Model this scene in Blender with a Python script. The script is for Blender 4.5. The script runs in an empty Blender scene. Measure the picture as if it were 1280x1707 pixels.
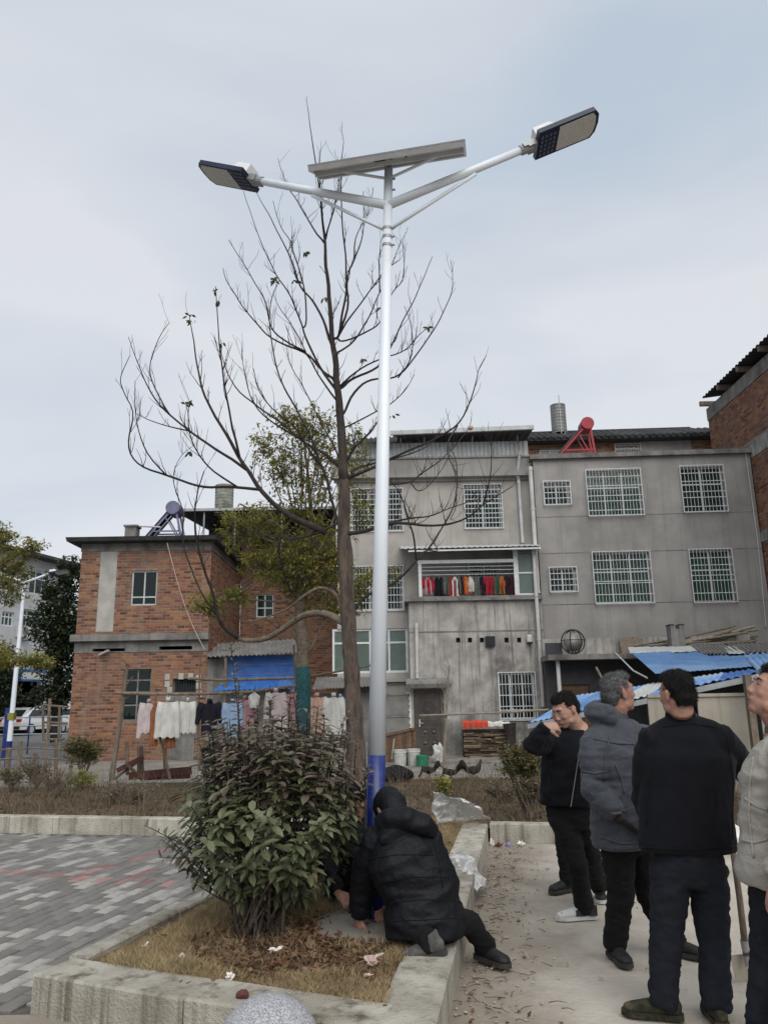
import bpy, bmesh, math, random
from mathutils import Vector, Matrix, Euler, noise
RAD = math.radians
random.seed(7)
scene = bpy.context.scene
COL = scene.collection

# ---------------------------------------------------------------- camera
PITCH, ROLL, CAMH, FPX = RAD(13.5), RAD(-1.0), 1.62, 1300.0
cam_data = bpy.data.cameras.new('camera')
cam_data.sensor_fit = 'VERTICAL'
cam_data.sensor_height = 36.0
cam_data.lens = 36.0 * FPX / 1707.0
cam_data.clip_start = 0.05
cam_data.clip_end = 2000.0
CAM = bpy.data.objects.new('camera', cam_data)
CAM_M = Matrix.Rotation(math.pi / 2 + PITCH, 3, 'X') @ Matrix.Rotation(ROLL, 3, 'Z')
CAM.matrix_world = Matrix.Translation((0, 0, CAMH)) @ CAM_M.to_4x4()
COL.objects.link(CAM)
scene.camera = CAM
scene.render.resolution_x, scene.render.resolution_y = 767, 1024

# ---------------------------------------------------------------- world, sun, exposure
SUN_EL, SUN_ROT = 44.0, 165.0
world = bpy.data.worlds.new('World')
scene.world = world
world.use_nodes = True
wn, wl = world.node_tree.nodes, world.node_tree.links
wn.clear()
w_out = wn.new('ShaderNodeOutputWorld')
w_sky = wn.new('ShaderNodeTexSky'); w_sky.sky_type = 'NISHITA'; w_sky.sun_disc = False
w_sky.sun_elevation = RAD(SUN_EL); w_sky.sun_rotation = RAD(SUN_ROT)
w_b1 = wn.new('ShaderNodeBackground'); w_b1.inputs[1].default_value = 0.07
wl.new(w_sky.outputs[0], w_b1.inputs[0])
w_tc = wn.new('ShaderNodeTexCoord')
w_map = wn.new('ShaderNodeMapping'); w_map.inputs['Scale'].default_value = (1.0, 1.0, 2.6)
wl.new(w_tc.outputs['Generated'], w_map.inputs[0])
w_n = wn.new('ShaderNodeTexNoise'); w_n.inputs['Scale'].default_value = 1.5
w_n.inputs['Detail'].default_value = 5.0; w_n.inputs['Roughness'].default_value = 0.42
w_n.inputs['Distortion'].default_value = 0.35
wl.new(w_map.outputs[0], w_n.inputs['Vector'])
w_r = wn.new('ShaderNodeValToRGB')
w_r.color_ramp.elements[0].position = 0.36; w_r.color_ramp.elements[0].color = (0.325, 0.375, 0.435, 1)
w_r.color_ramp.elements[1].position = 0.6; w_r.color_ramp.elements[1].color = (0.47, 0.483, 0.508, 1)
wl.new(w_n.outputs[0], w_r.inputs[0])
w_b2 = wn.new('ShaderNodeBackground'); w_b2.inputs[1].default_value = 1.0
wl.new(w_r.outputs[0], w_b2.inputs[0])
w_mx = wn.new('ShaderNodeMixShader'); w_mx.inputs[0].default_value = 0.9
wl.new(w_b1.outputs[0], w_mx.inputs[1]); wl.new(w_b2.outputs[0], w_mx.inputs[2])
wl.new(w_mx.outputs[0], w_out.inputs[0])

sun_data = bpy.data.lights.new('sun', 'SUN')
sun_data.energy = 1.5; sun_data.angle = RAD(60); sun_data.color = (1.0, 0.96, 0.9)
SUN = bpy.data.objects.new('sun', sun_data)
_el, _az = RAD(SUN_EL), RAD(SUN_ROT)
sdir = Vector((math.sin(_az) * math.cos(_el), math.cos(_az) * math.cos(_el), math.sin(_el)))
SUN.rotation_euler = sdir.to_track_quat('Z', 'Y').to_euler()
SUN.location = (0, 0, 30)
COL.objects.link(SUN)
scene.view_settings.view_transform = 'Standard'
scene.view_settings.look = 'None'
scene.view_settings.exposure = 0.74
scene.view_settings.gamma = 1.0
scene.view_settings.use_curve_mapping = False

# ---------------------------------------------------------------- measuring helpers
def _ray(x, y):
    return CAM_M @ Vector(((x - 640.0) / FPX, -(y - 853.5) / FPX, -1.0))
def at(x, y, Y):
    """point at distance Y (metres north) seen at photo pixel x, y"""
    r = _ray(x, y); return Vector((0, 0, CAMH)) + r * (Y / r.y)
def gr(x, y, z=0.0):
    """point on the level z seen at photo pixel x, y"""
    r = _ray(x, y); return Vector((0, 0, CAMH)) + r * ((z - CAMH) / r.z)
class Frame:
    """upright facade frame: origin (x, y), u along the facade, w into the building"""
    def __init__(s, x, y, deg=0.0):
        s.o = Vector((x, y, 0)); s.a = RAD(deg)
        s.u = Vector((math.cos(s.a), math.sin(s.a), 0)); s.w = Vector((-math.sin(s.a), math.cos(s.a), 0))
    def px(s, x, y, w=0.0):
        r = _ray(x, y); o = Vector((0, 0, CAMH))
        t = (w - (o - s.o).dot(s.w)) / r.dot(s.w)
        p = o + r * t
        return ((p - s.o).dot(s.u), p.z)
    def rect(s, x0, y0, x1, y1, w=0.0):
        a = s.px(x0, y0, w); b = s.px(x1, y1, w); c = s.px(x0, y1, w); d = s.px(x1, y0, w)
        return ((a[0] + c[0]) / 2, (b[0] + d[0]) / 2, (b[1] + c[1]) / 2, (a[1] + d[1]) / 2)   # u0,u1,z0,z1

# ---------------------------------------------------------------- materials
def mat(name, c1, c2=None, scale=6.0, rough=0.85, metal=0.0, bump=0.15, bscale=40.0, stain=None, stain_amt=0.5,
        streak=None, streak_amt=0.6, ramp=None, vary=0.0, spec=0.3, tr=0.0, detail=6.0, stretch=None, sheen=0.0, alpha=None, zfade=None, lfade=None, sfreq=1.0):
    m = bpy.data.materials.new(name); m.use_nodes = True
    N, L = m.node_tree.nodes, m.node_tree.links
    bs = N['Principled BSDF']
    tc = N.new('ShaderNodeTexCoord')
    vec = tc.outputs['Object']
    if stretch:
        mp = N.new('ShaderNodeMapping'); mp.inputs['Scale'].default_value = stretch
        L.new(vec, mp.inputs[0]); vec = mp.outputs[0]
    def nz(sc, det=detail, v=None, ro=0.6):
        n = N.new('ShaderNodeTexNoise'); n.inputs['Scale'].default_value = sc
        n.inputs['Detail'].default_value = det; n.inputs['Roughness'].default_value = ro
        L.new(v or vec, n.inputs['Vector']); return n.outputs[0]
    def rng(v, a, b, lo=0.0, hi=1.0):
        r = N.new('ShaderNodeMapRange'); r.inputs[1].default_value = a; r.inputs[2].default_value = b
        r.inputs[3].default_value = lo; r.inputs[4].default_value = hi; r.interpolation_type = 'SMOOTHSTEP'
        L.new(v, r.inputs[0]); return r.outputs[0]
    def mix(fac, a, b, mode='MIX'):
        x = N.new('ShaderNodeMix'); x.data_type = 'RGBA'; x.blend_type = mode
        if isinstance(fac, float): x.inputs[0].default_value = fac
        else: L.new(fac, x.inputs[0])
        for i, s in ((6, a), (7, b)):
            if isinstance(s, tuple): x.inputs[i].default_value = (*s[:3], 1)
            else: L.new(s, x.inputs[i])
        return x.outputs[2]
    c2 = c2 or tuple(k * 0.75 for k in c1)
    if ramp:
        at_ = N.new('ShaderNodeAttribute'); at_.attribute_name = 'rnd'
        cr = N.new('ShaderNodeValToRGB'); cr.color_ramp.interpolation = 'LINEAR'
        els = cr.color_ramp.elements
        while len(els) < len(ramp): els.new(0.5)
        for i, c in enumerate(ramp):
            els[i].position = i / (len(ramp) - 1); els[i].color = (*c, 1)
        L.new(at_.outputs['Fac'], cr.inputs[0])
        base = mix(rng(nz(scale), 0.3, 0.7), cr.outputs[0], mix(0.35, cr.outputs[0], c2))
    else:
        base = mix(rng(nz(scale), 0.3, 0.7), c1, c2)
    if vary:
        at2 = N.new('ShaderNodeAttribute'); at2.attribute_name = 'rnd'
        v = N.new('ShaderNodeMapRange'); v.inputs[3].default_value = 1 - vary; v.inputs[4].default_value = 1 + vary
        L.new(at2.outputs['Fac'], v.inputs[0])
        hv = N.new('ShaderNodeHueSaturation'); L.new(v.outputs[0], hv.inputs['Value']); L.new(base, hv.inputs['Color'])
        base = hv.outputs[0]
    if stain:
        f = rng(nz(max(scale * 0.22, 0.35), 8.0, None, 0.7), 0.48, 0.66, 0.0, stain_amt)
        base = mix(f, base, stain)
    if streak:
        mp = N.new('ShaderNodeMapping'); mp.inputs['Scale'].default_value = (2.6 * sfreq, 2.6 * sfreq, 0.16)
        L.new(tc.outputs['Object'], mp.inputs[0])
        f = rng(nz(1.6, 7.0, mp.outputs[0], 0.7), 0.47, 0.7, 0.0, streak_amt)
        base = mix(f, base, streak)
    if lfade:   # dirt washed against a line on the ground: colour, nx, ny, c, d0, d1, amount
        dt_ = N.new('ShaderNodeVectorMath'); dt_.operation = 'DOT_PRODUCT'; dt_.inputs[1].default_value = (lfade[1], lfade[2], 0); L.new(tc.outputs['Object'], dt_.inputs[0])
        ad = N.new('ShaderNodeMath'); ad.operation = 'MULTIPLY_ADD'; L.new(nz(1.1, 10.0, None, 0.72), ad.inputs[0]); ad.inputs[1].default_value = 1.9; L.new(dt_.outputs['Value'], ad.inputs[2])
        base = mix(rng(ad.outputs[0], lfade[3] + lfade[5] + .95, lfade[3] + lfade[4] + .95, 0.0, lfade[6]), base, lfade[0])
    if zfade:   # second colour blended in over a height range: colour, z0, z1, amount
        sx = N.new('ShaderNodeSeparateXYZ'); L.new(tc.outputs['Object'], sx.inputs[0])
        ad = N.new('ShaderNodeMath'); ad.operation = 'MULTIPLY_ADD'; L.new(nz(2.5), ad.inputs[0]); ad.inputs[1].default_value = zfade[4]
        L.new(sx.outputs[2], ad.inputs[2])
        f = rng(ad.outputs[0], zfade[1], zfade[2], 0.0, zfade[3])
        base = mix(f, base, zfade[0])
    L.new(base, bs.inputs['Base Color'])
    bs.inputs['Roughness'].default_value = rough
    bs.inputs['Metallic'].default_value = metal
    bs.inputs['Specular IOR Level'].default_value = spec
    if sheen: bs.inputs['Sheen Weight'].default_value = sheen
    if tr: bs.inputs['Transmission Weight'].default_value = tr
    if alpha is not None: bs.inputs['Alpha'].default_value = alpha
    if bump:
        b = N.new('ShaderNodeBump'); b.inputs['Strength'].default_value = min(1.0, bump * 2); b.inputs['Distance'].default_value = 0.02 * bump / 0.15 * 0.6
        L.new(nz(bscale, 8.0), b.inputs['Height']); L.new(b.outputs[0], bs.inputs['Normal'])
    return m
def glass(name, tint, op=0.45, rough=0.03):
    m = bpy.data.materials.new(name); m.use_nodes = True
    N, L = m.node_tree.nodes, m.node_tree.links
    bs = N['Principled BSDF']; out = N['Material Output']
    n = N.new('ShaderNodeTexNoise'); n.inputs['Scale'].default_value = 1.5
    mx = N.new('ShaderNodeMix'); mx.data_type = 'RGBA'; L.new(n.outputs[0], mx.inputs[0])
    mx.inputs[6].default_value = (*tint, 1); mx.inputs[7].default_value = (*[t * 0.6 for t in tint], 1)
    L.new(mx.outputs[2], bs.inputs['Base Color']); bs.inputs['Roughness'].default_value = rough
    tr = N.new('ShaderNodeBsdfTransparent'); tr.inputs[0].default_value = (0.75, 0.85, 0.8, 1)
    ms = N.new('ShaderNodeMixShader'); ms.inputs[0].default_value = op
    L.new(tr.outputs[0], ms.inputs[1]); L.new(bs.outputs[0], ms.inputs[2]); L.new(ms.outputs[0], out.inputs[0])
    return m
M = {}
def mk(name, *a, **k): M[name] = mat(name, *a, **k)

# ---------------------------------------------------------------- mesh builder
class MB:
    def __init__(s): s.v = []; s.f = []; s.r = []; s.c = 0.5
    def add(s, vs, fs):
        o = len(s.v); s.v.extend([Vector(v) for v in vs])
        for f in fs: s.f.append(tuple(i + o for i in f)); s.r.append(s.c)
    def box(s, x0, x1, y0, y1, z0, z1):
        s.add([(x0,y0,z0),(x1,y0,z0),(x1,y1,z0),(x0,y1,z0),(x0,y0,z1),(x1,y0,z1),(x1,y1,z1),(x0,y1,z1)],
              [(0,3,2,1),(4,5,6,7),(0,1,5,4),(1,2,6,5),(2,3,7,6),(3,0,4,7)]); return s
    def obox(s, c, ax, ay, az):
        c, ax, ay, az = Vector(c), Vector(ax), Vector(ay), Vector(az)
        p = [c - ax - ay - az, c + ax - ay - az, c + ax + ay - az, c - ax + ay - az, c - ax - ay + az, c + ax - ay + az, c + ax + ay + az, c - ax + ay + az]
        s.add(p, [(0,3,2,1),(4,5,6,7),(0,1,5,4),(1,2,6,5),(2,3,7,6),(3,0,4,7)]); return s
    def beam(s, p, q, w, h=None, up=(0,0,1)):
        p, q = Vector(p), Vector(q); d = q - p; h = h or w
        up = Vector(up); sd = d.cross(up)
        if sd.length < 1e-4: sd = d.cross(Vector((1, 0, 0)))
        sd.normalize(); u = sd.cross(d).normalized()
        return s.obox((p + q) / 2, d / 2, sd * w / 2, u * h / 2)
    def tube(s, pts, rad, n=6, cap=True):
        pts = [Vector(p) for p in pts]; k = len(pts)
        if not isinstance(rad, (list, tuple)): rad = [rad] * k
        if len(rad) == 2 and k > 2: rad = [rad[0] + (rad[1] - rad[0]) * i / (k - 1) for i in range(k)]
        vs, fs = [], []; prev = None
        for i, p in enumerate(pts):
            d = (pts[min(i + 1, k - 1)] - pts[max(i - 1, 0)]).normalized()
            if prev is None:
                a = d.cross(Vector((0, 0, 1)))
                if a.length < 0.05: a = d.cross(Vector((0, 1, 0)))
            else: a = prev - d * prev.dot(d)
            a.normalize(); b = d.cross(a); prev = a
            for j in range(n):
                t = 2 * math.pi * j / n
                vs.append(p + (a * math.cos(t) + b * math.sin(t)) * rad[i])
        for i in range(k - 1):
            for j in range(n):
                fs.append((i*n + j, i*n + (j+1) % n, (i+1)*n + (j+1) % n, (i+1)*n + j))
        if cap: fs.append(tuple(range(n - 1, -1, -1))); fs.append(tuple((k-1)*n + j for j in range(n)))
        s.add(vs, fs); return s
    def loft(s, pts, rr, side=(1, 0, 0), n=14):
        """closed tube with elliptical sections (ra along 'side', rb across)"""
        pts = [Vector(p) for p in pts]; k = len(pts); vs, fs = [], []
        side = Vector(side)
        for i, p in enumerate(pts):
            d = (pts[min(i + 1, k - 1)] - pts[max(i - 1, 0)]).normalized()
            a = (side - d * side.dot(d)).normalized(); b = d.cross(a)
            r = rr[i]; ra, rb = r if isinstance(r, tuple) else (r, r)
            for j in range(n):
                t = 2 * math.pi * j / n; vs.append(p + a * math.cos(t) * ra + b * math.sin(t) * rb)
        for i in range(k - 1):
            for j in range(n): fs.append((i*n + j, i*n + (j+1) % n, (i+1)*n + (j+1) % n, (i+1)*n + j))
        fs.append(tuple(range(n - 1, -1, -1))); fs.append(tuple((k-1)*n + j for j in range(n)))
        s.add(vs, fs); return s
    def ell(s, c, r, m=None, nu=14, nv=9):
        c = Vector(c); m = m or Matrix.Identity(3); vs = [c + m @ Vector((0, 0, -r[2]))]; fs = []
        for i in range(1, nv):
            ph = -math.pi / 2 + math.pi * i / nv
            for j in range(nu):
                t = 2 * math.pi * j / nu
                vs.append(c + m @ Vector((r[0] * math.cos(ph) * math.cos(t), r[1] * math.cos(ph) * math.sin(t), r[2] * math.sin(ph))))
        vs.append(c + m @ Vector((0, 0, r[2])))
        for j in range(nu): fs.append((0, 1 + (j+1) % nu, 1 + j)); fs.append((len(vs) - 1, 1 + (nv-2)*nu + j, 1 + (nv-2)*nu + (j+1) % nu))
        for i in range(nv - 2):
            for j in range(nu): fs.append((1 + i*nu + j, 1 + i*nu + (j+1) % nu, 1 + (i+1)*nu + (j+1) % nu, 1 + (i+1)*nu + j))
        s.add(vs, fs); return s
    def lathe(s, c, prof, n=24):
        c = Vector(c); vs, fs = [], []; k = len(prof)
        for r, z in prof:
            for j in range(n):
                t = 2 * math.pi * j / n; vs.append(c + Vector((r * math.cos(t), r * math.sin(t), z)))
        for i in range(k - 1):
            for j in range(n): fs.append((i*n + j, i*n + (j+1) % n, (i+1)*n + (j+1) % n, (i+1)*n + j))
        fs.append(tuple(range(n - 1, -1, -1))); fs.append(tuple((k-1)*n + j for j in range(n)))
        s.add(vs, fs); return s
    def prism(s, pts, z0, z1):
        n = len(pts); vs = [(p[0], p[1], z0) for p in pts] + [(p[0], p[1], z1) for p in pts]
        s.add(vs, [tuple(range(n - 1, -1, -1)), tuple(range(n, 2*n))] + [(i, (i+1) % n, n + (i+1) % n, n + i) for i in range(n)]); return s
    def corr(s, a, b, c, d, waves, amp=0.02, th=0.006, along=3, sag=0.0, jag=0.0):
        """corrugated sheet, a-b across the ribs, d-c the far edge"""
        a, b, c, d = map(Vector, (a, b, c, d)); nrm = (b - a).cross(d - a).normalized()
        n = waves * 4; vs, fs = [], []
        for layer in (0, 1):
            for j in range(along + 1):
                t = j / along
                for i in range(n + 1):
                    u = i / n; p = (a.lerp(b, u)).lerp(d.lerp(c, u), t)
                    k = i % 4; h = amp if k in (1, 2) else 0.0
                    e = jag * noise.noise(Vector((u * 9, t * 3, 5.3))) if j in (0, along) else 0
                    q = p + nrm * (h - layer * th + sag * math.sin(math.pi * t) + jag * 0.4 * noise.noise(Vector((u * 4, t * 3, 1.7)))) + (d - a).normalized() * e
                    vs.append(q)
        W = n + 1; K = (along + 1) * W
        for j in range(along):
            for i in range(n):
                q = j * W + i
                fs.append((q, q + 1, q + W + 1, q + W)); fs.append((K + q, K + q + W, K + q + W + 1, K + q + 1))
        for i in range(n):
            fs.append((i, K + i, K + i + 1, i + 1)); q = along * W + i; fs.append((q, q + 1, K + q + 1, K + q))
        s.add(vs, fs); return s
    def wall(s, x0, x1, z0, z1, holes, y0, y1):
        xs = sorted({x0, x1, *[min(max(h[0], x0), x1) for h in holes], *[min(max(h[1], x0), x1) for h in holes]})
        for a, b in zip(xs[:-1], xs[1:]):
            if b - a < 1e-4: continue
            m_ = (a + b) / 2; z = z0
            for h in sorted([h for h in holes if h[0] < m_ < h[1]], key=lambda h: h[2]):
                if h[2] > z: s.box(a, b, y0, y1, z, min(h[2], z1))
                z = max(z, h[3])
            if z < z1: s.box(a, b, y0, y1, z, z1)
        return s
    def mesh(s, name, off=None, smooth=False):
        me = bpy.data.meshes.new(name)
        vs = [tuple(v - off) for v in s.v] if off is not None else [tuple(v) for v in s.v]
        me.from_pydata(vs, [], s.f); me.update()
        a = me.attributes.new('rnd', 'FLOAT', 'FACE'); a.data.foreach_set('value', s.r)
        if smooth: me.polygons.foreach_set('use_smooth', [True] * len(me.polygons))
        return me
    def build(s, name, m, parent=None, off=None, smooth=False, kind=None, label=None):
        me = s.mesh(name, off, smooth); me.materials.append(M[m] if isinstance(m, str) else m)
        o = bpy.data.objects.new(name, me); COL.objects.link(o)
        if parent: o.parent = parent
        if kind: o['kind'] = kind
        if label: o['label'] = label
        return o
def thing(name, label, cat, loc=(0, 0, 0), rot=(0, 0, 0), group=None):
    o = bpy.data.objects.new(name, None); COL.objects.link(o); o.empty_display_size = 0.2
    o.location = loc; o.rotation_euler = rot; o['label'] = label; o['category'] = cat
    if group: o['group'] = group
    return o
def tag(o, label, cat, group=None):
    o['label'] = label; o['category'] = cat
    if group: o['group'] = group
    return o
def solo(mb, name, m, label, cat, base, smooth=False, group=None):
    """a thing that is one mesh, its origin at its base"""
    base = Vector(base); o = mb.build(name, m, None, base, smooth); o.location = base
    return tag(o, label, cat, group)
def rbrick(l, w, h, bev, rnd):
    """one brick or stone with small bevelled top edges, centred on its front-bottom middle"""
    b = MB(); b.c = rnd
    x, y = l / 2, w / 2
    b.add([(-x,-y,0),(x,-y,0),(x,y,0),(-x,y,0),(-x,-y,h-bev),(x,-y,h-bev),(x,y,h-bev),(-x,y,h-bev),(-x+bev,-y+bev,h),(x-bev,-y+bev,h),(x-bev,y-bev,h),(-x+bev,y-bev,h)],
          [(0,1,5,4),(1,2,6,5),(2,3,7,6),(3,0,4,7),(4,5,9,8),(5,6,10,9),(6,7,11,10),(7,4,8,11),(8,9,10,11)])
    return b

# ---------------------------------------------------------------- material list
mk('concrete_ground', (0.5, 0.46, 0.395), (0.38, 0.345, 0.295), 1.6, 0.95, bump=0.25, bscale=25, stain=(0.22, 0.18, 0.14), stain_amt=0.6, lfade=((0.15, 0.12, 0.09), .985, -.16, -.4, .15, .95, .6))
mk('yard_concrete', (0.27, 0.25, 0.22), (0.19, 0.175, 0.155), 1.2, 0.95, stain=(0.11, 0.1, 0.085), stain_amt=0.7)
mk('straw_soil', (0.23, 0.165, 0.095), (0.13, 0.09, 0.05), 9, 1.0, bump=0.5, bscale=30, stain=(0.1, 0.065, 0.04), stain_amt=0.6)
mk('earth', (0.15, 0.11, 0.075), (0.075, 0.054, 0.038), 3.5, 1.0, bump=0.5, bscale=18, stain=(0.2, 0.16, 0.11), stain_amt=0.6)
mk('asphalt', (0.17, 0.17, 0.17), (0.12, 0.12, 0.12), 2, 0.9)
mk('joint_sand', (0.12, 0.11, 0.1), (0.07, 0.065, 0.06), 8, 1.0)
mk('paver', (0.2, 0.2, 0.2), (0.07, 0.068, 0.066), 9, 0.9, bump=0.2, bscale=70,
   ramp=[(0.175, 0.165, 0.152), (0.195, 0.185, 0.172), (0.22, 0.21, 0.195), (0.25, 0.24, 0.224), (0.33, 0.318, 0.295), (0.38, 0.366, 0.34)], stain=(0.1, 0.09, 0.08), stain_amt=0.35)
mk('red_paver', (0.28, 0.17, 0.16), (0.22, 0.135, 0.125), 9, 0.9, vary=0.3)
mk('kerb_stone', (0.5, 0.475, 0.41), (0.36, 0.335, 0.28), 4, 0.9, bump=0.35, bscale=60, stain=(0.19, 0.165, 0.12), stain_amt=0.6, streak=(0.12, 0.1, 0.075), streak_amt=0.75, vary=0.14, sfreq=1.8)
mk('kerb_stained', (0.5, 0.475, 0.41), (0.36, 0.335, 0.28), 4, 0.9, bump=0.35, bscale=60, stain=(0.2, 0.17, 0.125), stain_amt=0.5, streak=(0.085, 0.068, 0.045), streak_amt=0.95, vary=0.14, sfreq=1.3)
mk('granite', (0.46, 0.47, 0.49), (0.16, 0.16, 0.17), 140, 0.6, bump=0.08, detail=2, bscale=100)
mk('brick', (0.3, 0.13, 0.09), (0.2, 0.1, 0.075), 1.1, 0.92, bump=0.35, bscale=45,
   ramp=[(0.065, 0.032, 0.027), (0.17, 0.068, 0.042), (0.27, 0.11, 0.056), (0.34, 0.17, 0.08), (0.17, 0.075, 0.055), (0.29, 0.18, 0.12)], stain=(0.12, 0.085, 0.07), stain_amt=0.75, streak=(0.25, 0.2, 0.165), streak_amt=0.5)
mk('mortar', (0.3, 0.225, 0.17), (0.18, 0.125, 0.095), 5, 0.95, stain=(0.16, 0.12, 0.1), stain_amt=0.6)
mk('old_concrete', (0.25, 0.24, 0.225), (0.15, 0.143, 0.135), 2.5, 0.95, stain=(0.06, 0.057, 0.053), stain_amt=0.75, streak=(0.07, 0.067, 0.062), streak_amt=0.6, bump=0.3)
mk('render_grey', (0.335, 0.322, 0.305), (0.25, 0.242, 0.23), 0.8, 0.95, bump=0.2, bscale=60, stain=(0.17, 0.163, 0.155), stain_amt=0.45, streak=(0.16, 0.154, 0.147), streak_amt=0.4, sfreq=.9)
mk('render_warm', (0.4, 0.375, 0.345), (0.32, 0.3, 0.275), 0.8, 0.95, bump=0.15, bscale=60, stain=(0.2, 0.19, 0.176), stain_amt=0.45, streak=(0.18, 0.17, 0.158), streak_amt=0.4, sfreq=.9)
mk('render_stained', (0.44, 0.42, 0.39), (0.25, 0.24, 0.226), 1.6, 0.95, bump=0.35, bscale=30, stain=(0.09, 0.086, 0.08), stain_amt=0.85, streak=(0.08, 0.076, 0.07), streak_amt=0.85, sfreq=2.0)
mk('render_pale', (0.42, 0.4, 0.37), (0.3, 0.29, 0.27), 2, 0.95, stain=(0.24, 0.23, 0.21), stain_amt=0.5)
mk('white_wall', (0.55, 0.56, 0.57), (0.42, 0.43, 0.44), 0.6, 0.9, stain=(0.28, 0.28, 0.28), stain_amt=0.5)
mk('inside_shade', (0.012, 0.013, 0.014), (0.008, 0.008, 0.009), 2, 0.95, bump=0)  # near-black: the shade inside rooms and openings is put into the colour
mk('white_metal', (0.62, 0.64, 0.65), (0.5, 0.52, 0.53), 6, 0.45, bump=0.05)
mk('pole_white', (0.74, 0.79, 0.84), (0.68, 0.73, 0.79), 2.0, 0.34, bump=0.03, spec=0.5, stain=(0.5, 0.52, 0.53), stain_amt=0.35, streak=(0.55, 0.56, 0.56), streak_amt=0.3)
mk('pole_blue', (0.007, 0.022, 0.16), (0.006, 0.014, 0.1), 14, 0.3, bump=0.08, spec=0.5, stain=(0.06, 0.09, 0.24), stain_amt=0.45)
mk('grille_white', (0.6, 0.62, 0.62), (0.42, 0.43, 0.43), 9, 0.5, bump=0)
mk('pvc_white', (0.56, 0.56, 0.55), (0.42, 0.42, 0.41), 2, 0.5, bump=0.04, streak=(0.28, 0.27, 0.25), streak_amt=0.5)
mk('grey_steel', (0.33, 0.34, 0.35), (0.26, 0.27, 0.28), 8, 0.45, 0.5, bump=0.05)
mk('alu', (0.5, 0.51, 0.52), (0.42, 0.43, 0.44), 8, 0.4, 0.5, bump=0.04)
mk('panel_back', (0.7, 0.7, 0.7), (0.6, 0.6, 0.61), 4, 0.5, bump=0.02)
mk('solar_glass', (0.02, 0.03, 0.07), (0.015, 0.02, 0.05), 4, 0.15, bump=0)
mk('lamp_dark', (0.018, 0.028, 0.06), (0.012, 0.018, 0.04), 5, 0.4, bump=0.03)
mk('lamp_lens', (0.56, 0.56, 0.52), (0.46, 0.46, 0.43), 60, 0.25, bump=0.05, detail=1)
mk('led_pale', (0.1, 0.12, 0.18), None, 6, 0.3, bump=0)
mk('blue_sheet', (0.045, 0.15, 0.43), (0.03, 0.105, 0.33), 3, 0.5, bump=0.08, bscale=8, stain=(0.14, 0.24, 0.4), stain_amt=0.4, vary=0.15)
mk('blue_faded', (0.2, 0.36, 0.6), (0.1, 0.23, 0.52), 1.6, 0.55, bump=0.1, bscale=8, stain=(0.42, 0.47, 0.52), stain_amt=0.75, stretch=(1, 1, 1))
mk('blue_dusty', (0.11, 0.235, 0.45), (0.075, 0.17, 0.36), 1.2, 0.6, bump=0.1, bscale=8, stain=(0.22, 0.32, 0.46), stain_amt=0.6, vary=0.15)
mk('grey_sheet', (0.24, 0.235, 0.225), (0.16, 0.155, 0.15), 3, 0.75, 0.2, stain=(0.1, 0.09, 0.08), stain_amt=0.5)
mk('pale_sheet', (0.5, 0.53, 0.53), (0.4, 0.42, 0.42), 3, 0.6, stain=(0.3, 0.28, 0.24), stain_amt=0.5)
mk('dark_sheet', (0.05, 0.052, 0.057), (0.035, 0.036, 0.04), 3, 0.65)
mk('rust_sheet', (0.34, 0.31, 0.26), (0.27, 0.25, 0.21), 1.2, 0.8, stain=(0.2, 0.1, 0.06), stain_amt=0.5, streak=(0.2, 0.13, 0.09), streak_amt=0.6)
mk('tile_dark', (0.055, 0.055, 0.057), (0.035, 0.035, 0.036), 4, 0.9, vary=0.3)
mk('red_metal', (0.36, 0.028, 0.045), (0.27, 0.02, 0.03), 5, 0.4, bump=0.03)
mk('violet_metal', (0.17, 0.17, 0.27), (0.12, 0.12, 0.2), 5, 0.45, bump=0.03)
mk('tube_dark', (0.02, 0.02, 0.028), None, 5, 0.15, bump=0)
mk('tank_steel', (0.25, 0.25, 0.245), (0.17, 0.165, 0.16), 3, 0.5, 0.5, bump=0.05, streak=(0.1, 0.09, 0.08), streak_amt=0.5)
mk('tank_old', (0.3, 0.31, 0.27), (0.16, 0.17, 0.13), 4, 0.8, stain=(0.08, 0.08, 0.06), stain_amt=0.7)
mk('door_bronze', (0.115, 0.1, 0.09), (0.075, 0.066, 0.06), 4, 0.42, 0.5, bump=0.08)
mk('curtain_green', (0.16, 0.34, 0.26), (0.09, 0.2, 0.155), 3, 0.9, bump=0)
mk('curtain_grey', (0.2, 0.22, 0.21), (0.12, 0.14, 0.14), 3, 0.9, bump=0)
mk('wood_old', (0.2, 0.165, 0.13), (0.12, 0.095, 0.072), 14, 0.95, bump=0.4, vary=0.35, stretch=(1, 1, 0.3))
mk('wood_red', (0.12, 0.045, 0.04), (0.07, 0.03, 0.027), 10, 0.9, vary=0.25)
mk('plank_brown', (0.15, 0.095, 0.06), (0.09, 0.056, 0.036), 10, 0.9, vary=0.3)
mk('bamboo', (0.27, 0.24, 0.19), (0.18, 0.155, 0.12), 9, 0.8, vary=0.35)
mk('firewood', (0.2, 0.15, 0.11), (0.07, 0.052, 0.04), 12, 0.95, ramp=[(0.04, 0.03, 0.024), (0.1, 0.075, 0.055), (0.17, 0.125, 0.09), (0.34, 0.26, 0.18)], bump=0.4)
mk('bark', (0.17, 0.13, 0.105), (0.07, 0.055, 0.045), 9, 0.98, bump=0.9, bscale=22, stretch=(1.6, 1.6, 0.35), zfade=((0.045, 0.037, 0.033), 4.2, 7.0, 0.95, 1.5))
mk('bark_dark', (0.05, 0.042, 0.038), (0.028, 0.023, 0.021), 12, 0.95, bump=0.4)
mk('bark_pale', (0.2, 0.165, 0.125), (0.12, 0.098, 0.075), 9, 0.95, bump=0.5, bscale=20)
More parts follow.
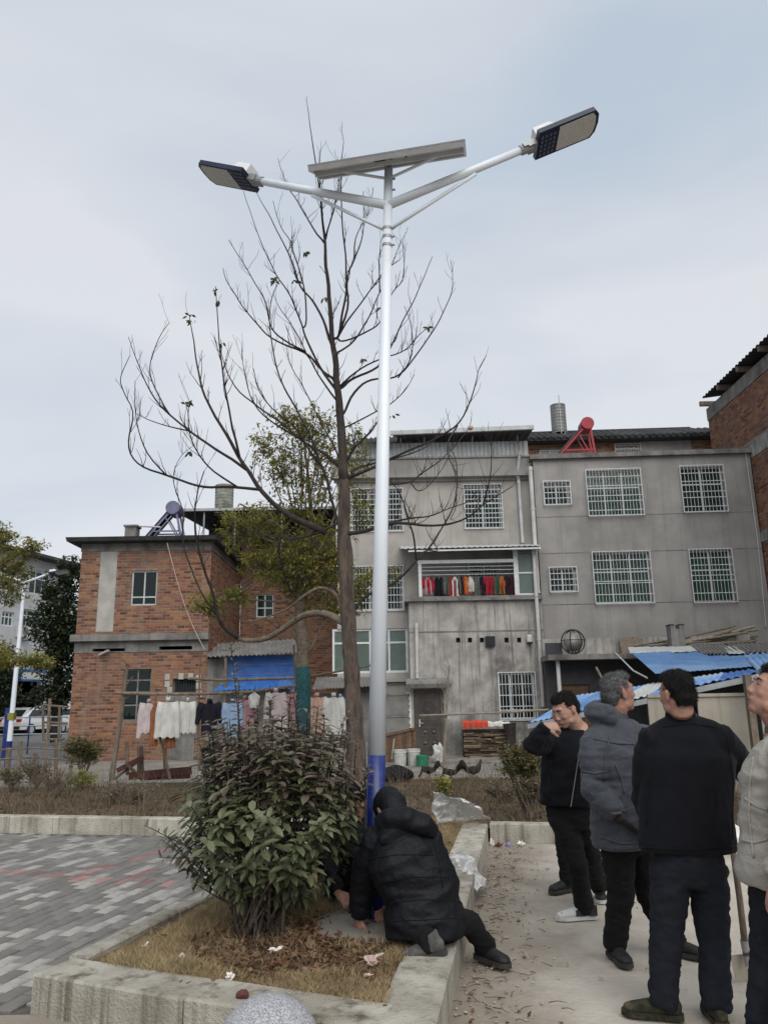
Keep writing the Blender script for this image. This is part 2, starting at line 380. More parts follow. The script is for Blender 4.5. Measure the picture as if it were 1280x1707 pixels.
mk('teal_wrap', (0.025, 0.11, 0.12), (0.015, 0.06, 0.07), 20, 0.8, bump=0.5, bscale=40)
def leafmat(n, ramp, tr=0.25, rough=0.5):
    m = mat(n, (0.1, 0.1, 0.1), (0.03, 0.035, 0.02), 6, rough, bump=0, ramp=ramp, spec=0.35); M[n] = m
    N, L = m.node_tree.nodes, m.node_tree.links
    bs = N['Principled BSDF']; src = bs.inputs['Base Color'].links[0].from_socket
    t = N.new('ShaderNodeBsdfTranslucent'); L.new(src, t.inputs[0])
    x = N.new('ShaderNodeMixShader'); x.inputs[0].default_value = tr
    L.new(bs.outputs[0], x.inputs[1]); L.new(t.outputs[0], x.inputs[2]); L.new(x.outputs[0], N['Material Output'].inputs[0])
leafmat('leaf_bush', [(0.08, 0.098, 0.05), (0.125, 0.147, 0.075), (0.17, 0.19, 0.1), (0.24, 0.25, 0.15)], 0.3, 0.42)
leafmat('leaf_purple', [(0.14, 0.09, 0.08), (0.18, 0.14, 0.105), (0.18, 0.17, 0.11), (0.27, 0.2, 0.165)], 0.3, 0.5)
leafmat('leaf_olive', [(0.12, 0.14, 0.032), (0.24, 0.25, 0.055), (0.38, 0.34, 0.08), (0.5, 0.4, 0.11)], 0.5)
leafmat('leaf_dark', [(0.02, 0.036, 0.018), (0.035, 0.055, 0.025), (0.055, 0.075, 0.033), (0.075, 0.09, 0.045)], 0.25)
leafmat('leaf_mixed', [(0.05, 0.07, 0.025), (0.1, 0.12, 0.035), (0.2, 0.17, 0.05), (0.17, 0.09, 0.05)], 0.3)
leafmat('leaf_yellow', [(0.22, 0.25, 0.04), (0.35, 0.35, 0.06), (0.4, 0.36, 0.12)], 0.3)
leafmat('dry_grass', [(0.19, 0.13, 0.065), (0.32, 0.225, 0.12), (0.45, 0.34, 0.19), (0.56, 0.45, 0.28), (0.27, 0.24, 0.115)], 0.25, 0.8)
leafmat('dead_leaf', [(0.07, 0.032, 0.018), (0.13, 0.06, 0.032), (0.19, 0.1, 0.055), (0.26, 0.18, 0.11)], 0.15, 0.8)
leafmat('weed_dry', [(0.09, 0.065, 0.045), (0.16, 0.12, 0.08), (0.24, 0.19, 0.13), (0.1, 0.1, 0.045)], 0.2, 0.9)
mk('cloth_white', (0.6, 0.59, 0.55), (0.5, 0.49, 0.46), 8, 0.95, bump=0.15)
mk('cloth_pinkwhite', (0.55, 0.47, 0.46), (0.44, 0.38, 0.38), 8, 0.95)
mk('cloth_brown', (0.3, 0.12, 0.05), (0.22, 0.085, 0.035), 8, 0.95)
mk('cloth_navy', (0.015, 0.014, 0.025), (0.01, 0.01, 0.016), 8, 0.95)
mk('cloth_lightblue', (0.3, 0.42, 0.58), (0.24, 0.34, 0.5), 8, 0.95)
mk('cloth_peach', (0.55, 0.36, 0.28), (0.44, 0.28, 0.22), 8, 0.95)
mk('cloth_pink', (0.42, 0.25, 0.27), (0.3, 0.17, 0.19), 8, 0.95)
mk('cloth_red', (0.36, 0.02, 0.035), (0.24, 0.012, 0.025), 8, 0.95)
mk('cloth_orange', (0.5, 0.13, 0.03), (0.38, 0.09, 0.02), 8, 0.95)
mk('cloth_black', (0.012, 0.012, 0.016), (0.008, 0.008, 0.01), 8, 0.95)
mk('cloth_grey', (0.13, 0.13, 0.13), (0.08, 0.08, 0.08), 8, 0.95)
mk('cloth_maroon', (0.07, 0.012, 0.022), (0.04, 0.008, 0.014), 8, 0.95)
mk('cloth_green', (0.05, 0.1, 0.06), (0.03, 0.06, 0.04), 8, 0.95)
mk('paper', (0.75, 0.73, 0.7), (0.6, 0.57, 0.53), 8, 0.9, bump=0.2)
mk('paper_pink', (0.55, 0.42, 0.38), (0.42, 0.3, 0.27), 20, 0.9)
mk('wrapper_blue', (0.16, 0.14, 0.45), (0.4, 0.35, 0.6), 30, 0.4)
mk('ink', (0.03, 0.03, 0.03), None, 5, 0.9, bump=0)
mk('red_plastic', (0.45, 0.03, 0.035), (0.34, 0.03, 0.03), 8, 0.45)
mk('white_plastic', (0.55, 0.55, 0.52), (0.42, 0.42, 0.39), 8, 0.5)
mk('green_plastic', (0.04, 0.22, 0.12), (0.03, 0.16, 0.09), 8, 0.5)
mk('tarp_red', (0.55, 0.075, 0.04), (0.42, 0.05, 0.03), 6, 0.6, bump=0.3, bscale=8)
mk('feather_black', (0.015, 0.015, 0.016), (0.03, 0.02, 0.015), 20, 0.6, bump=0.5)
mk('comb_red', (0.3, 0.02, 0.02), None, 5, 0.7)
mk('rope', (0.5, 0.38, 0.3), None, 5, 0.9, bump=0)
mk('wire', (0.03, 0.03, 0.032), None, 5, 0.6, bump=0)
mk('sign_blue', (0.03, 0.12, 0.36), (0.02, 0.09, 0.28), 3, 0.5)
mk('car_white', (0.6, 0.61, 0.62), (0.55, 0.56, 0.57), 3, 0.2, bump=0, spec=0.5)
mk('rubber', (0.02, 0.02, 0.02), (0.012, 0.012, 0.012), 10, 0.85)
mk('car_glass', (0.02, 0.024, 0.026), None, 3, 0.08, bump=0, spec=0.6)
mk('tail_red', (0.3, 0.02, 0.02), None, 3, 0.2, bump=0)
# people
mk('skin_tan', (0.37, 0.205, 0.15), (0.29, 0.15, 0.11), 25, 0.55, bump=0.06, bscale=120, spec=0.4)
mk('skin_old', (0.33, 0.175, 0.13), (0.23, 0.115, 0.085), 30, 0.55, bump=0.15, bscale=70, spec=0.4)
mk('skin_fair', (0.42, 0.25, 0.19), (0.34, 0.19, 0.145), 25, 0.5, bump=0.06, bscale=120, spec=0.4)
mk('hair_black', (0.012, 0.011, 0.011), (0.02, 0.018, 0.016), 60, 0.55, bump=0.8, bscale=160)
mk('hair_grey', (0.3, 0.3, 0.3), (0.1, 0.1, 0.1), 45, 0.65, bump=0.9, bscale=120)
mk('jacket_black', (0.0045, 0.005, 0.008), (0.003, 0.0035, 0.006), 14, 0.9, bump=0.15, bscale=14, sheen=0.03, spec=0.2)
mk('down_black', (0.004, 0.005, 0.008), (0.003, 0.0035, 0.0055), 10, 0.62, bump=0.35, bscale=9, spec=0.25)
mk('parka_grey', (0.05, 0.056, 0.07), (0.038, 0.043, 0.056), 9, 0.75, bump=0.4, bscale=9, sheen=0.1)
mk('parka_lining', (0.08, 0.08, 0.08), None, 30, 0.95)
mk('jacket_beige', (0.34, 0.315, 0.28), (0.28, 0.26, 0.23), 9, 0.85, bump=0.45, bscale=9, sheen=0.1)
mk('fleece', (0.25, 0.235, 0.22), (0.16, 0.15, 0.14), 90, 1.0, bump=0.8, bscale=80)
mk('trouser_navy', (0.0095, 0.011, 0.017), (0.0065, 0.008, 0.013), 18, 0.92, bump=0.35, bscale=12)
mk('trouser_black', (0.006, 0.006, 0.007), (0.004, 0.004, 0.005), 18, 0.95, bump=0.3, bscale=12)
mk('shoe_black', (0.02, 0.02, 0.021), (0.012, 0.012, 0.013), 30, 0.6, bump=0.2)
mk('shoe_sole', (0.05, 0.048, 0.045), (0.03, 0.03, 0.028), 20, 0.9)
mk('sole_white', (0.55, 0.54, 0.52), (0.42, 0.41, 0.39), 20, 0.7)
mk('shoe_white', (0.55, 0.55, 0.54), (0.45, 0.45, 0.44), 30, 0.6)
mk('shoe_camo', (0.035, 0.035, 0.02), (0.014, 0.014, 0.01), 22, 0.9, detail=1, stain=(0.13, 0.11, 0.06), stain_amt=0.8)
mk('glove_dark', (0.03, 0.025, 0.025), (0.02, 0.017, 0.017), 20, 0.8)
mk('shoe_grey', (0.12, 0.11, 0.1), (0.05, 0.05, 0.05), 20, 0.8)
mk('eye_white', (0.25, 0.22, 0.2), None, 5, 0.3, bump=0)
mk('eye_dark', (0.01, 0.008, 0.007), None, 5, 0.2, bump=0)
mk('lip', (0.3, 0.12, 0.1), None, 20, 0.5)
M['glass_green'] = glass('glass_green', (0.06, 0.12, 0.095), 0.4)
M['glass_pale'] = glass('glass_pale', (0.17, 0.22, 0.195), 0.72)  # paler, more opaque tint carries a bright reflection in its colour
M['glass_dark'] = glass('glass_dark', (0.012, 0.02, 0.018), 0.8)
M['glass_tint'] = glass('glass_tint', (0.03, 0.055, 0.05), 0.55)
M['film'] = glass('film', (0.9, 0.9, 0.91), 0.75, 0.25)

# ---------------------------------------------------------------- the ground
def sheet(name, pts, z, m, kind='structure'):
    b = MB(); b.add([(p[0], p[1], z) for p in pts], [tuple(range(len(pts)))])
    o = b.build(name, m); o['kind'] = kind; return o
def relief(name, poly_fn, x0, x1, y0, y1, st, z, amp, m, sc=1.5, kind='structure'):
    """ground patch with low bumps"""
    b = MB(); nx, ny = int((x1 - x0) / st), int((y1 - y0) / st); idx = {}
    for j in range(ny + 1):
        for i in range(nx + 1):
            x, y = x0 + i * st, y0 + j * st
            if poly_fn(x, y):
                idx[i, j] = len(b.v)
                b.v.append(Vector((x, y, z + amp * (noise.noise(Vector((x * sc, y * sc, 3.1))) + 0.5 * noise.noise(Vector((x * sc * 3, y * sc * 3, 8.1)))))))
    for j in range(ny):
        for i in range(nx):
            q = [(i, j), (i + 1, j), (i + 1, j + 1), (i, j + 1)]
            if all(k in idx for k in q): b.f.append(tuple(idx[k] for k in q)); b.r.append(0.5)
    o = b.build(name, m, smooth=True); o['kind'] = kind; return o
sheet('ground', [(-600, -60), (600, -60), (600, 900), (-600, 900)], -0.17, 'earth')
# kerb lines of the planter and of the far bed
PA = gr(50, 1690, 0)                        # front left foot of the planter kerb
PB = gr(258, 1655, 0.2)                     # on the front outer top edge
PC = Vector((1.13, 9.60, 0)); PD = gr(747, 1707, 0); 
rd = (PC - PD).normalized()                 # right kerb direction
ld = (gr(300, 1500, 0.2) - gr(50, 1620, 0.2)); ld.z = 0; ld.normalize()
fd = Vector((PB.x - PA.x, PB.y - PA.y, 0)).normalized()
def isect(p, d, q, e):
    t = ((q.x - p.x) * e.y - (q.y - p.y) * e.x) / (d.x * e.y - d.y * e.x); return Vector((p.x + d.x * t, p.y + d.y * t, 0))
PE = isect(PA, fd, PD, rd)                  # front right corner
FK0, FK1 = Vector((-16.0, 13.35, 0)), Vector((8.0, 8.15, 0))   # far kerb line
fkd = (FK1 - FK0).normalized()
PF = isect(PA, ld, FK0, fkd)                # left kerb meets the far kerb
PG = isect(PD, rd, FK0, fkd)
print('planter', PA, PE, PF, PG)
def side(p, a, d): return d.x * (p.y - a.y) - d.y * (p.x - a.x)     # >0 left of the line
def in_planter(x, y, m=0.0):
    p = Vector((x, y, 0)); return side(p, PA, fd) > m and side(p, PD, rd) > m and side(p, PA, ld) < -m and side(p, FK0, fkd) < 0.4
def in_far(x, y): return side(Vector((x, y, 0)), FK0, fkd) > -0.02
# concrete apron to the right and in front
sheet('pavement', [(-20, -8), (14, -8), (14, 7.0), (PG.x + .3, PG.y - .1), (PG.x, PG.y), (PE.x, PE.y), (PA.x, PA.y), (-20, PA.y - 0.2)], -0.004, 'concrete_ground')
0 and relief('dirt_patch', lambda x, y: side(Vector((x, y, 0)), PD, rd) < -0.02 and side(Vector((x, y, 0)), FK0, fkd) < 0 and side(Vector((x, y, 0)), PD, rd) > -1.0 - 0.35 * noise.noise(Vector((x * 2, y * 2, 0))) - max(0, y - 7.2) * 2.5, 0, 6, 4, 10.5, 0.06, 0.006, 0.012, 'earth', 3)
# paved area on the left: bedding sheet and pavers laid parallel to the left kerb
sheet('paving_bed', [(PA.x, PA.y), (PF.x, PF.y), (FK0.x, FK0.y), (-16, PA.y - 0.2)], -0.012, 'joint_sand')
pavr = random.Random(3); ln = Vector((-ld.y, ld.x, 0))       # ln points left
lots = []
PL, PW = 0.235, 0.118
near_m = [rbrick(PL - 0.006, PW - 0.006, 0.03, 0.004, r).mesh('paver_shape') for r in (0.0, 0.12, 0.25, 0.4, 0.55, 0.7, 0.85, 1.0)]
for me in near_m: me.materials.append(M['paver'])
red_m = [rbrick(PL - 0.006, PW - 0.006, 0.03, 0.004, r).mesh('red_paver_shape') for r in (0.1, 0.5, 0.9)]
for me in red_m: me.materials.append(M['red_paver'])
r1a, r1b = gr(-40, 1452), gr(300, 1474); r2a, r2b = gr(120, 1462), gr(330, 1402); r3a, r3b = gr(200, 1472), gr(340, 1425)
for r in range(0, 80):
    off = r * PW + PW / 2 + 0.004
    for k in range(-2, 42):
        c = PA + ln * off + ld * ((k + (0.5 if r % 2 else 0)) * PL)
        if in_far(c.x, c.y + 0.12) or side(c, PA - fd * 0, Vector((1, -0.1, 0)).normalized()) < 0.1 or c.x < -9: continue
        red = False
        for a, b2 in ((r1a, r1b), (r2a, r2b), (r3a, r3b)):
            d = (b2 - a); L_ = d.length; d.normalize(); t = (c - a).dot(d)
            if -0.1 < t < L_ and abs(side(c, a, d)) < 0.055: red = True
        v = 0.5 + 0.5 * noise.noise(Vector((c.x * 0.9, c.y * 0.9, 2)))
        light = pavr.random() < (0.13 + 0.42 * max(0, min(1, (v - 0.38) * 3)))
        lots.append((c, red, pavr.uniform(0.8, 1.0) if light else pavr.uniform(0.0, 0.5)))
lots.sort(key=lambda t: (t[0] - Vector((0, 0, CAMH))).length + (6 if t[0].x < -3.6 - (t[0].y - 4.5) * .55 else 0))
ang = math.atan2(ld.y, ld.x)
paving = bpy.data.objects.new('paving', None); COL.objects.link(paving); paving['kind'] = 'structure'; paving.location = (PA.x, PA.y, 0)
pst = MB(); pstr = MB()
for i, (c, red, v) in enumerate(lots):
    dz = pavr.uniform(-0.002, 0.003)
    if i < 300:
        me = red_m[int(v * 2.99)] if red else near_m[int(v * 7.99)]
        o = bpy.data.objects.new('paver', me); COL.objects.link(o); o.parent = paving
        o.location = (c.x - PA.x, c.y - PA.y, -0.03 + 0.004 + dz); o.rotation_euler = (pavr.uniform(-.006, .006), pavr.uniform(-.006, .006), ang)
    else:
        b = rbrick(PL - 0.006, PW - 0.006, 0.03, 0.004, v); mt = Matrix.Translation((c.x, c.y, -0.026 + dz)) @ Matrix.Rotation(ang, 4, 'Z')
        q = pstr if red else pst; q.c = v; q.add([mt @ p for p in b.v], b.f)
pst.build('paver', 'paver', paving, Vector((PA.x, PA.y, 0)), kind='stuff'); pstr.build('red_paver', 'red_paver', paving, Vector((PA.x, PA.y, 0)), kind='stuff')

# kerbs: each stone a part
def kerb(name, label, a, b, inward, stone=0.98, w=0.13, h=0.2, skip=None, z0=-0.05, wj=0):
    t = thing(name, label, 'kerb', (a.x, a.y, 0))
    d = (b - a); L_ = d.length; d.normalize(); n = max(1, round(L_ / stone)); s = L_ / n; rr = random.Random(int(L_ * 100))
    for i in range(n):
        j = rr.uniform(-1, 1)
        c = a + d * (s * (i + 0.5)) + inward * (w / 2 + j * 0.004)
        bb = MB(); bb.c = rr.random(); hw, hl, bv = w / 2, s / 2 - 0.004, 0.012
        zt = h + rr.uniform(-0.004, 0.004)
        seg = 8
        vs = []; 
        for q in range(seg + 1):
            u = -hl + 2 * hl * q / seg; e = 0.004 * noise.noise(Vector((c.x * 5 + u * 9, c.y, q)))
            for (yy, zz) in ((-hw, z0), (-hw, zt - bv), (-hw + bv + e, zt + e), (hw - bv, zt), (hw, zt - bv), (hw, z0)):
                vs.append(c - Vector((a.x, a.y, 0)) + d * u + inward * yy + Vector((0, 0, zz)))
        fs = [tuple(range(5, -1, -1)), tuple(seg * 6 + k for k in range(6))]
        for q in range(seg):
            for k in range(6): fs.append((q*6 + k, q*6 + (k+1) % 6, (q+1)*6 + (k+1) % 6, (q+1)*6 + k))
        bb.add(vs, fs); bb.build('kerb_stone', 'kerb_stained' if label.startswith('stained') else 'kerb_stone', t)
    return t
pl = lambda d: Vector((-d.y, d.x, 0))
kerb('planter_kerb', 'stained front kerb of the planter behind the granite ball', PA + fd * 0.005, PE - fd * .30, pl(fd), w=0.30)
kerb('planter_kerb', 'right-hand kerb of the planter beside the concrete ground and crouching man', PE, PG - rd * 0.02, pl(rd), w=0.29)
kerb('planter_kerb', 'left-hand kerb of the planter along the grey and red paving', PA + ld * 0.31 - pl(ld)*0, PF - ld * 0.02, -pl(ld), w=0.13)
kerb('bed_kerb', 'long kerb between the paving and the weedy garden bed', FK0, PF, pl(fkd), w=0.18)
kerb('bed_kerb', 'kerb behind the men where litter lies against it', PG + fkd * 0.02, FK1, pl(fkd), w=0.18)
# soil inside
relief('planter_soil', lambda x, y: in_planter(x, y, 0.03), -2.2, 1.4, 3.6, 10.8, 0.07, 0.165, 0.02, 'straw_soil', 2.5)
relief('garden_soil', lambda x, y: in_far(x, y - 0.1) and y < 15.2 - 0.04 * x, -18, 12, 7.6, 16, 0.16, 0.13, 0.03, 'earth', 1.6)
sheet('yard', [(-9.7, 15.0), (40, 14.0), (40, 60), (-9.7, 60)], -0.1, 'yard_concrete')
sheet('road', [(-120, 24), (-9.7, 15.2), (-9.7, 120), (-120, 120)], -0.13, 'asphalt')
# low brick edge between bed and yard
edge = thing('brick_edging', 'low row of bricks with pale capping between garden bed and yard', 'edging', (0, 15.2, 0))
er = random.Random(5); x = -0.8
while x < 6.2:
    y = 15.25 - 0.08 * x - 15.2; b = MB(); b.c = er.random(); b.box(x, x + 0.235, y - .06, y + .06, -0.05, 0.17); b.build('brick', 'brick', edge)
    b = MB(); b.c = er.random(); b.box(x - .002, x + 0.24, y - .075, y + .075, 0.17, 0.2 + er.uniform(0, .01)); b.build('capping', 'kerb_stone', edge)
    x += 0.246

# ================================================================ buildings
def bricks(root, parent, u0, u1, z0, z1, holes, T, single=0, pu=0.25, pz=0.094, th=0.007, seed=1, skip=None, name='brick', clip=None):
    """running-bond bricks proud of the mortar; T(u, z, out) -> local point"""
    R = random.Random(seed); lst = []; row = 0; z = z0 + 0.004
    while z + pz * 0.6 < z1:
        u = u0 - (pu / 2 if row % 2 else 0)
        zt = min(z + pz - 0.02, z1)
        while u < u1:
            a, b = max(u, u0) + 0.005, min(u + pu, u1) - 0.011
            segs = [(a, b)]
            for h in holes:
                if zt > h[2] and z < h[3]:
                    ns = []
                    for (p, q) in segs:
                        if q <= h[0] or p >= h[1]: ns.append((p, q)); continue
                        if p < h[0]: ns.append((p, h[0]))
                        if q > h[1]: ns.append((h[1], q))
                    segs = ns
            for p, q in segs:
                if q - p > 0.04 and not (skip and skip((p + q) / 2, z)) and not (clip and not clip((p + q) / 2, z)):
                    lst.append((p, q, z, zt, th * R.uniform(0.6, 1.35), R.random()))
            u += pu
        z += pz; row += 1
    R2 = random.Random(seed + 9)
    full = [i for i, l in enumerate(lst)]
    R2.shuffle(full) if False else None
    single_ids = set(full[len(full) // 2 - single // 2: len(full) // 2 - single // 2 + single]) if single else set()
    st = MB()
    for i, (p, q, a, b, t, r) in enumerate(lst):
        m = MB() if i in single_ids else st
        m.c = r
        e = 0.004
        P = [T(p, a, -0.002), T(q, a, -0.002), T(q, b, -0.002), T(p, b, -0.002), T(p + e, a + e, t), T(q - e, a + e, t), T(q - e, b - e, t), T(p + e, b - e, t)]
        m.add(P, [(4,5,6,7), (0,1,5,4), (1,2,6,5), (2,3,7,6), (3,0,4,7)])
        if m is not st: m.build(name, 'brick', parent)
    if st.f: st.build(name, 'brick', parent, kind='stuff')

def window(root, r, cols=2, trans=(), frame='white_metal', gl='glass_dark', curtain=None, grille=None, rec=0.1, fw=0.05, label=None, gout=0.06, hr=None):
    u0, u1, z0, z1 = r; y = rec
    f = MB()
    f.box(u0, u1, y, y + .06, z0, z0 + fw).box(u0, u1, y, y + .06, z1 - fw, z1)
    f.box(u0, u0 + fw, y + .002, y + .062, z0 + fw, z1 - fw).box(u1 - fw, u1, y + .002, y + .062, z0 + fw, z1 - fw)
    us = [u0 + (u1 - u0) * i / cols for i in range(cols + 1)]
    zs = [z0] + [z0 + (z1 - z0) * t for t in trans] + [z1]
    for u in us[1:-1]: f.box(u - fw * .45, u + fw * .45, y + .004, y + .058, z0 + fw, z1 - fw)
    for z in zs[1:-1]: f.box(u0 + fw, u1 - fw, y + .006, y + .056, z - fw * .45, z + fw * .45)
    w = f.build('window', frame, root, label=label)
    for i in range(cols):
        for j in range(len(zs) - 1):
            b = MB(); b.box(us[i] + fw * .3, us[i + 1] - fw * .3, y + .028, y + .034, zs[j] + fw * .3, zs[j + 1] - fw * .3); b.build('pane', gl, w)
    if curtain:
        b = MB(); n = int((u1 - u0) / 0.035); n = max(n, 8); ph = random.uniform(0, 6)
        vs = []
        for k in range(n + 1):
            u = u0 + (u1 - u0) * k / n; d = y + .16 + .03 * math.sin(k * 1.35 + ph) + .01 * math.sin(k * .6)
            vs += [(u, d, z0), (u, d + .01, z1)]
        gap = random.choice([None, None, int(n * .45), int(n * .6)])
        b.add(vs, [(2*k, 2*k + 2, 2*k + 3, 2*k + 1) for k in range(n) if gap is None or abs(k - gap) > n * .09]); b.build('curtain', curtain, w)
    if grille:
        nx, nz = grille; b = MB(); g = -gout; t = .013
        b.box(u0 - .03, u1 + .03, g, g + .026, z0 - .04, z0 - .012).box(u0 - .03, u1 + .03, g, g + .026, z1 + .012, z1 + .04)
        b.box(u0 - .03, u0 - .002, g + .001, g + .025, z0 - .012, z1 + .012).box(u1 + .002, u1 + .03, g + .001, g + .025, z0 - .012, z1 + .012)
        for i in range(1, nx): u = u0 + (u1 - u0) * i / nx; b.box(u - t/2, u + t/2, g + .004, g + .018, z0 - .012, z1 + .012)
        for j in ([k / nz for k in range(1, nz)] if hr is None else hr):
            z = z0 + (z1 - z0) * j; b.box(u0 - .002, u1 + .002, g - .008, g + .012, z - .012, z + .012)
        for u in (u0, u1):
            for z in (z0, z1): b.box(u - .01, u + .01, g, 0.0, z - .01, z + .01)
        b.build('grille', 'grille_white', w)
    return w
def pipe(root, pts, r=0.05, m='pvc_white', name='drainpipe', clips=True):
    b = MB(); b.tube(pts, r, 10)
    if clips:
        for a, c in zip(pts[:-1], pts[1:]):
            a, c = Vector(a), Vector(c); L_ = (c - a).length
            for k in range(int(L_ / 1.4) + 1):
                p = a.lerp(c, min(1, (k * 1.4 + .1) / max(L_, .1))); d = (c - a).normalized() * .03
                b.tube([p - d, p + d], r * 1.22, 10)
    return b.build(name, m, root, smooth=False)

# ---------------------------------------------------------------- left brick house
HL = Frame(-9.9, 25.3, 0.4)
u_l = (HL.px(136, 915)[0] + HL.px(116, 1225)[0]) / 2
u_r = (HL.px(350, 915)[0] + HL.px(345, 1200)[0]) / 2
z_top = HL.px(240, 905)[1]; z_band0 = HL.px(240, 1068)[1]; z_band1 = HL.px(240, 1058)[1]
HB = -0.2
brick_house = thing('brick_house', 'two storey orange brick house with grey concrete band and flat slab roof', 'house', HL.o, (0, 0, HL.a))
hWa = HL.rect(219, 951, 262, 1009); hWb = HL.rect(204, 1115, 251, 1202); hWc = HL.rect(288, 1131, 327, 1155)
hS1 = HL.rect(155, 1081, 209, 1086); hS2 = HL.rect(266, 1077, 321, 1083); hDn = HL.rect(284, 1161, 325, 1280)
holes = [hWa, hWb, hWc, hS1, hS2]
DW = 5.6
b = MB(); b.wall(u_l, u_r, HB, z_top, holes, 0, 0.24)
b.box(u_l, u_l + .24, .24, 9, HB, z_top); b.box(u_r - .24, u_r, .24, DW, HB, z_top)
wl_ = b.build('wall', 'mortar', brick_house)
b = MB(); b.box(u_l + .25, u_r - .25, .75, .8, HB, z_top - .02); b.build('interior', 'inside_shade', brick_house)
skip_col = lambda u, z: HL.px(163, 1000)[0] < u < HL.px(193, 1000)[0] and z > HL.px(180, 1050)[1] and noise.noise(Vector((u * 3, z * 6, 1))) > -0.1
bricks(brick_house, wl_, u_l, u_r, z_band1, z_top - .28, holes, lambda u, z, o: (u, -o, z), 300, seed=4, skip=skip_col)
bricks(brick_house, wl_, u_l, u_r, HB + .02, z_band0 - .36, holes + [(hDn[0], hDn[1], HB, hDn[3])], lambda u, z, o: (u, -o, z), 0, seed=5)
bricks(brick_house, wl_, 0, DW, HB, z_top - .28, [], lambda u, z, o: (u_r + o, u, z), 0, seed=6)
bricks(brick_house, wl_, 0, 9, HB, z_top - .28, [], lambda u, z, o: (u_l - o, u, z), 0, seed=7)
b = MB(); b.wall(u_l - .02, u_r + .02, z_top - .27, z_top - .01, [], -.035, -.001); b.build('plaster_band', 'old_concrete', brick_house); b = MB(); b.box(u_r + .001, u_r + .03, .0, DW, z_top - .27, z_top - .01); b.build('plaster_band', 'old_concrete', brick_house); b = MB()
b.wall(u_l - .01, u_r + .01, z_band0 - .36, z_band0 - .001, holes, -.03, -.001); b.build('plaster_band', 'old_concrete', brick_house)
b = MB(); b.box(HL.px(164, 1000)[0], HL.px(192, 1000)[0], -.012, -.001, HL.px(180, 1053)[1], z_top - .27); b.build('plaster_strip', 'render_pale', brick_house)
b = MB(); b.box(u_l - .1, u_r + .06, -.22, -.002, z_band0, z_band1 + .02); b.build('ledge', 'old_concrete', brick_house)
b = MB(); b.add([(u_l - .35, -.45, z_top), (u_r + .25, -.45, z_top), (u_r + .25, DW, z_top), (u_r + .25, 9.2, z_top), (u_l - .35, 9.2, z_top)] + [(u_l - .38, -.5, z_top + .13), (u_r + .28, -.5, z_top + .13), (u_r + .28, DW, z_top + .13), (u_r + .28, 9.2, z_top + .13), (u_l - .38, 9.2, z_top + .13)],
      [(4,3,2,1,0), (5,6,7,8,9)] + [(i, (i+1) % 5, 5 + (i+1) % 5, 5 + i) for i in range(5)])
rf_ = b.build('roof', 'tile_dark', brick_house)
b = MB(); c0 = HL.px(220, 895, .8); cu0 = HL.px(211, 895, .8)[0]; cu1 = HL.px(230, 895, .8)[0]
b.box(cu0, cu1, .6, 1.0, z_top + .13, HL.px(220, 880, .8)[1]); b.box(cu0 - .04, cu1 + .04, .56, 1.04, HL.px(220, 880, .8)[1], HL.px(220, 877, .8)[1]); b.build('chimney', 'old_concrete', rf_)
window(brick_house, hWa, 2, (0.24,), 'pale_sheet', 'glass_dark', None, None, .06, .05)
window(brick_house, hWb, 2, (0.3, 0.55, 0.78), 'old_concrete', 'glass_dark', None, None, .1, .05)
wc = window(brick_house, hWc, 1, (), 'old_concrete', 'glass_dark', None, None, .16, .03)
b = MB()
for k in range(1, 9): u = hWc[0] + (hWc[1] - hWc[0]) * k / 9; b.tube([(u, .07, hWc[2]), (u, .07, hWc[3])], .008, 5)
b.build('grille', 'wire', wc)
b = MB(); b.box(hDn[0], hDn[1], -.03, -.004, HB, hDn[3]); b.build('plaster_panel', 'old_concrete', brick_house)
b = MB()
for k, (x, y) in enumerate([(279, 1128), (279, 1140), (283, 1150), (302, 1127), (318, 1127), (331, 1130), (331, 1143), (281, 1160), (333, 1157)]):
    u, z = HL.px(x, y); b.box(u - .07, u + .09, -.026 - k * .0007, -.001, z - .1, z + .09)
b.build('plaster_patch', 'render_pale', brick_house)
b = MB(); p, q = HL.px(168, 1092), HL.px(185, 1085); b.beam((p[0], -.1, p[1]), (q[0], -.2, q[1]), .1, .06); b.build('loose_brick', 'render_pale', brick_house)
# rear wing seen past the corner
uR2 = HL.px(565, 1000, DW)[0]; zt2 = HL.px(450, 893, DW)[1]
wing = thing('brick_wing', 'recessed brick wing with a small white window behind the olive tree', 'house', HL.o, (0, 0, HL.a))
hWd = HL.rect(427, 990, 456, 1029, DW); hop = HL.rect(428, 884, 449, 918, DW)
b = MB(); b.wall(u_r + .01, uR2, HB, zt2, [hWd, hop], DW, DW + .24); ww = b.build('wall', 'mortar', wing)
b = MB(); b.box(u_r + .3, uR2, DW + .7, DW + .75, HB, zt2 - .03); b.build('interior', 'inside_shade', wing)
bricks(wing, ww, u_r + .02, uR2, HB, zt2, [hWd, hop], lambda u, z, o: (u, DW - o, z), 0, seed=8)
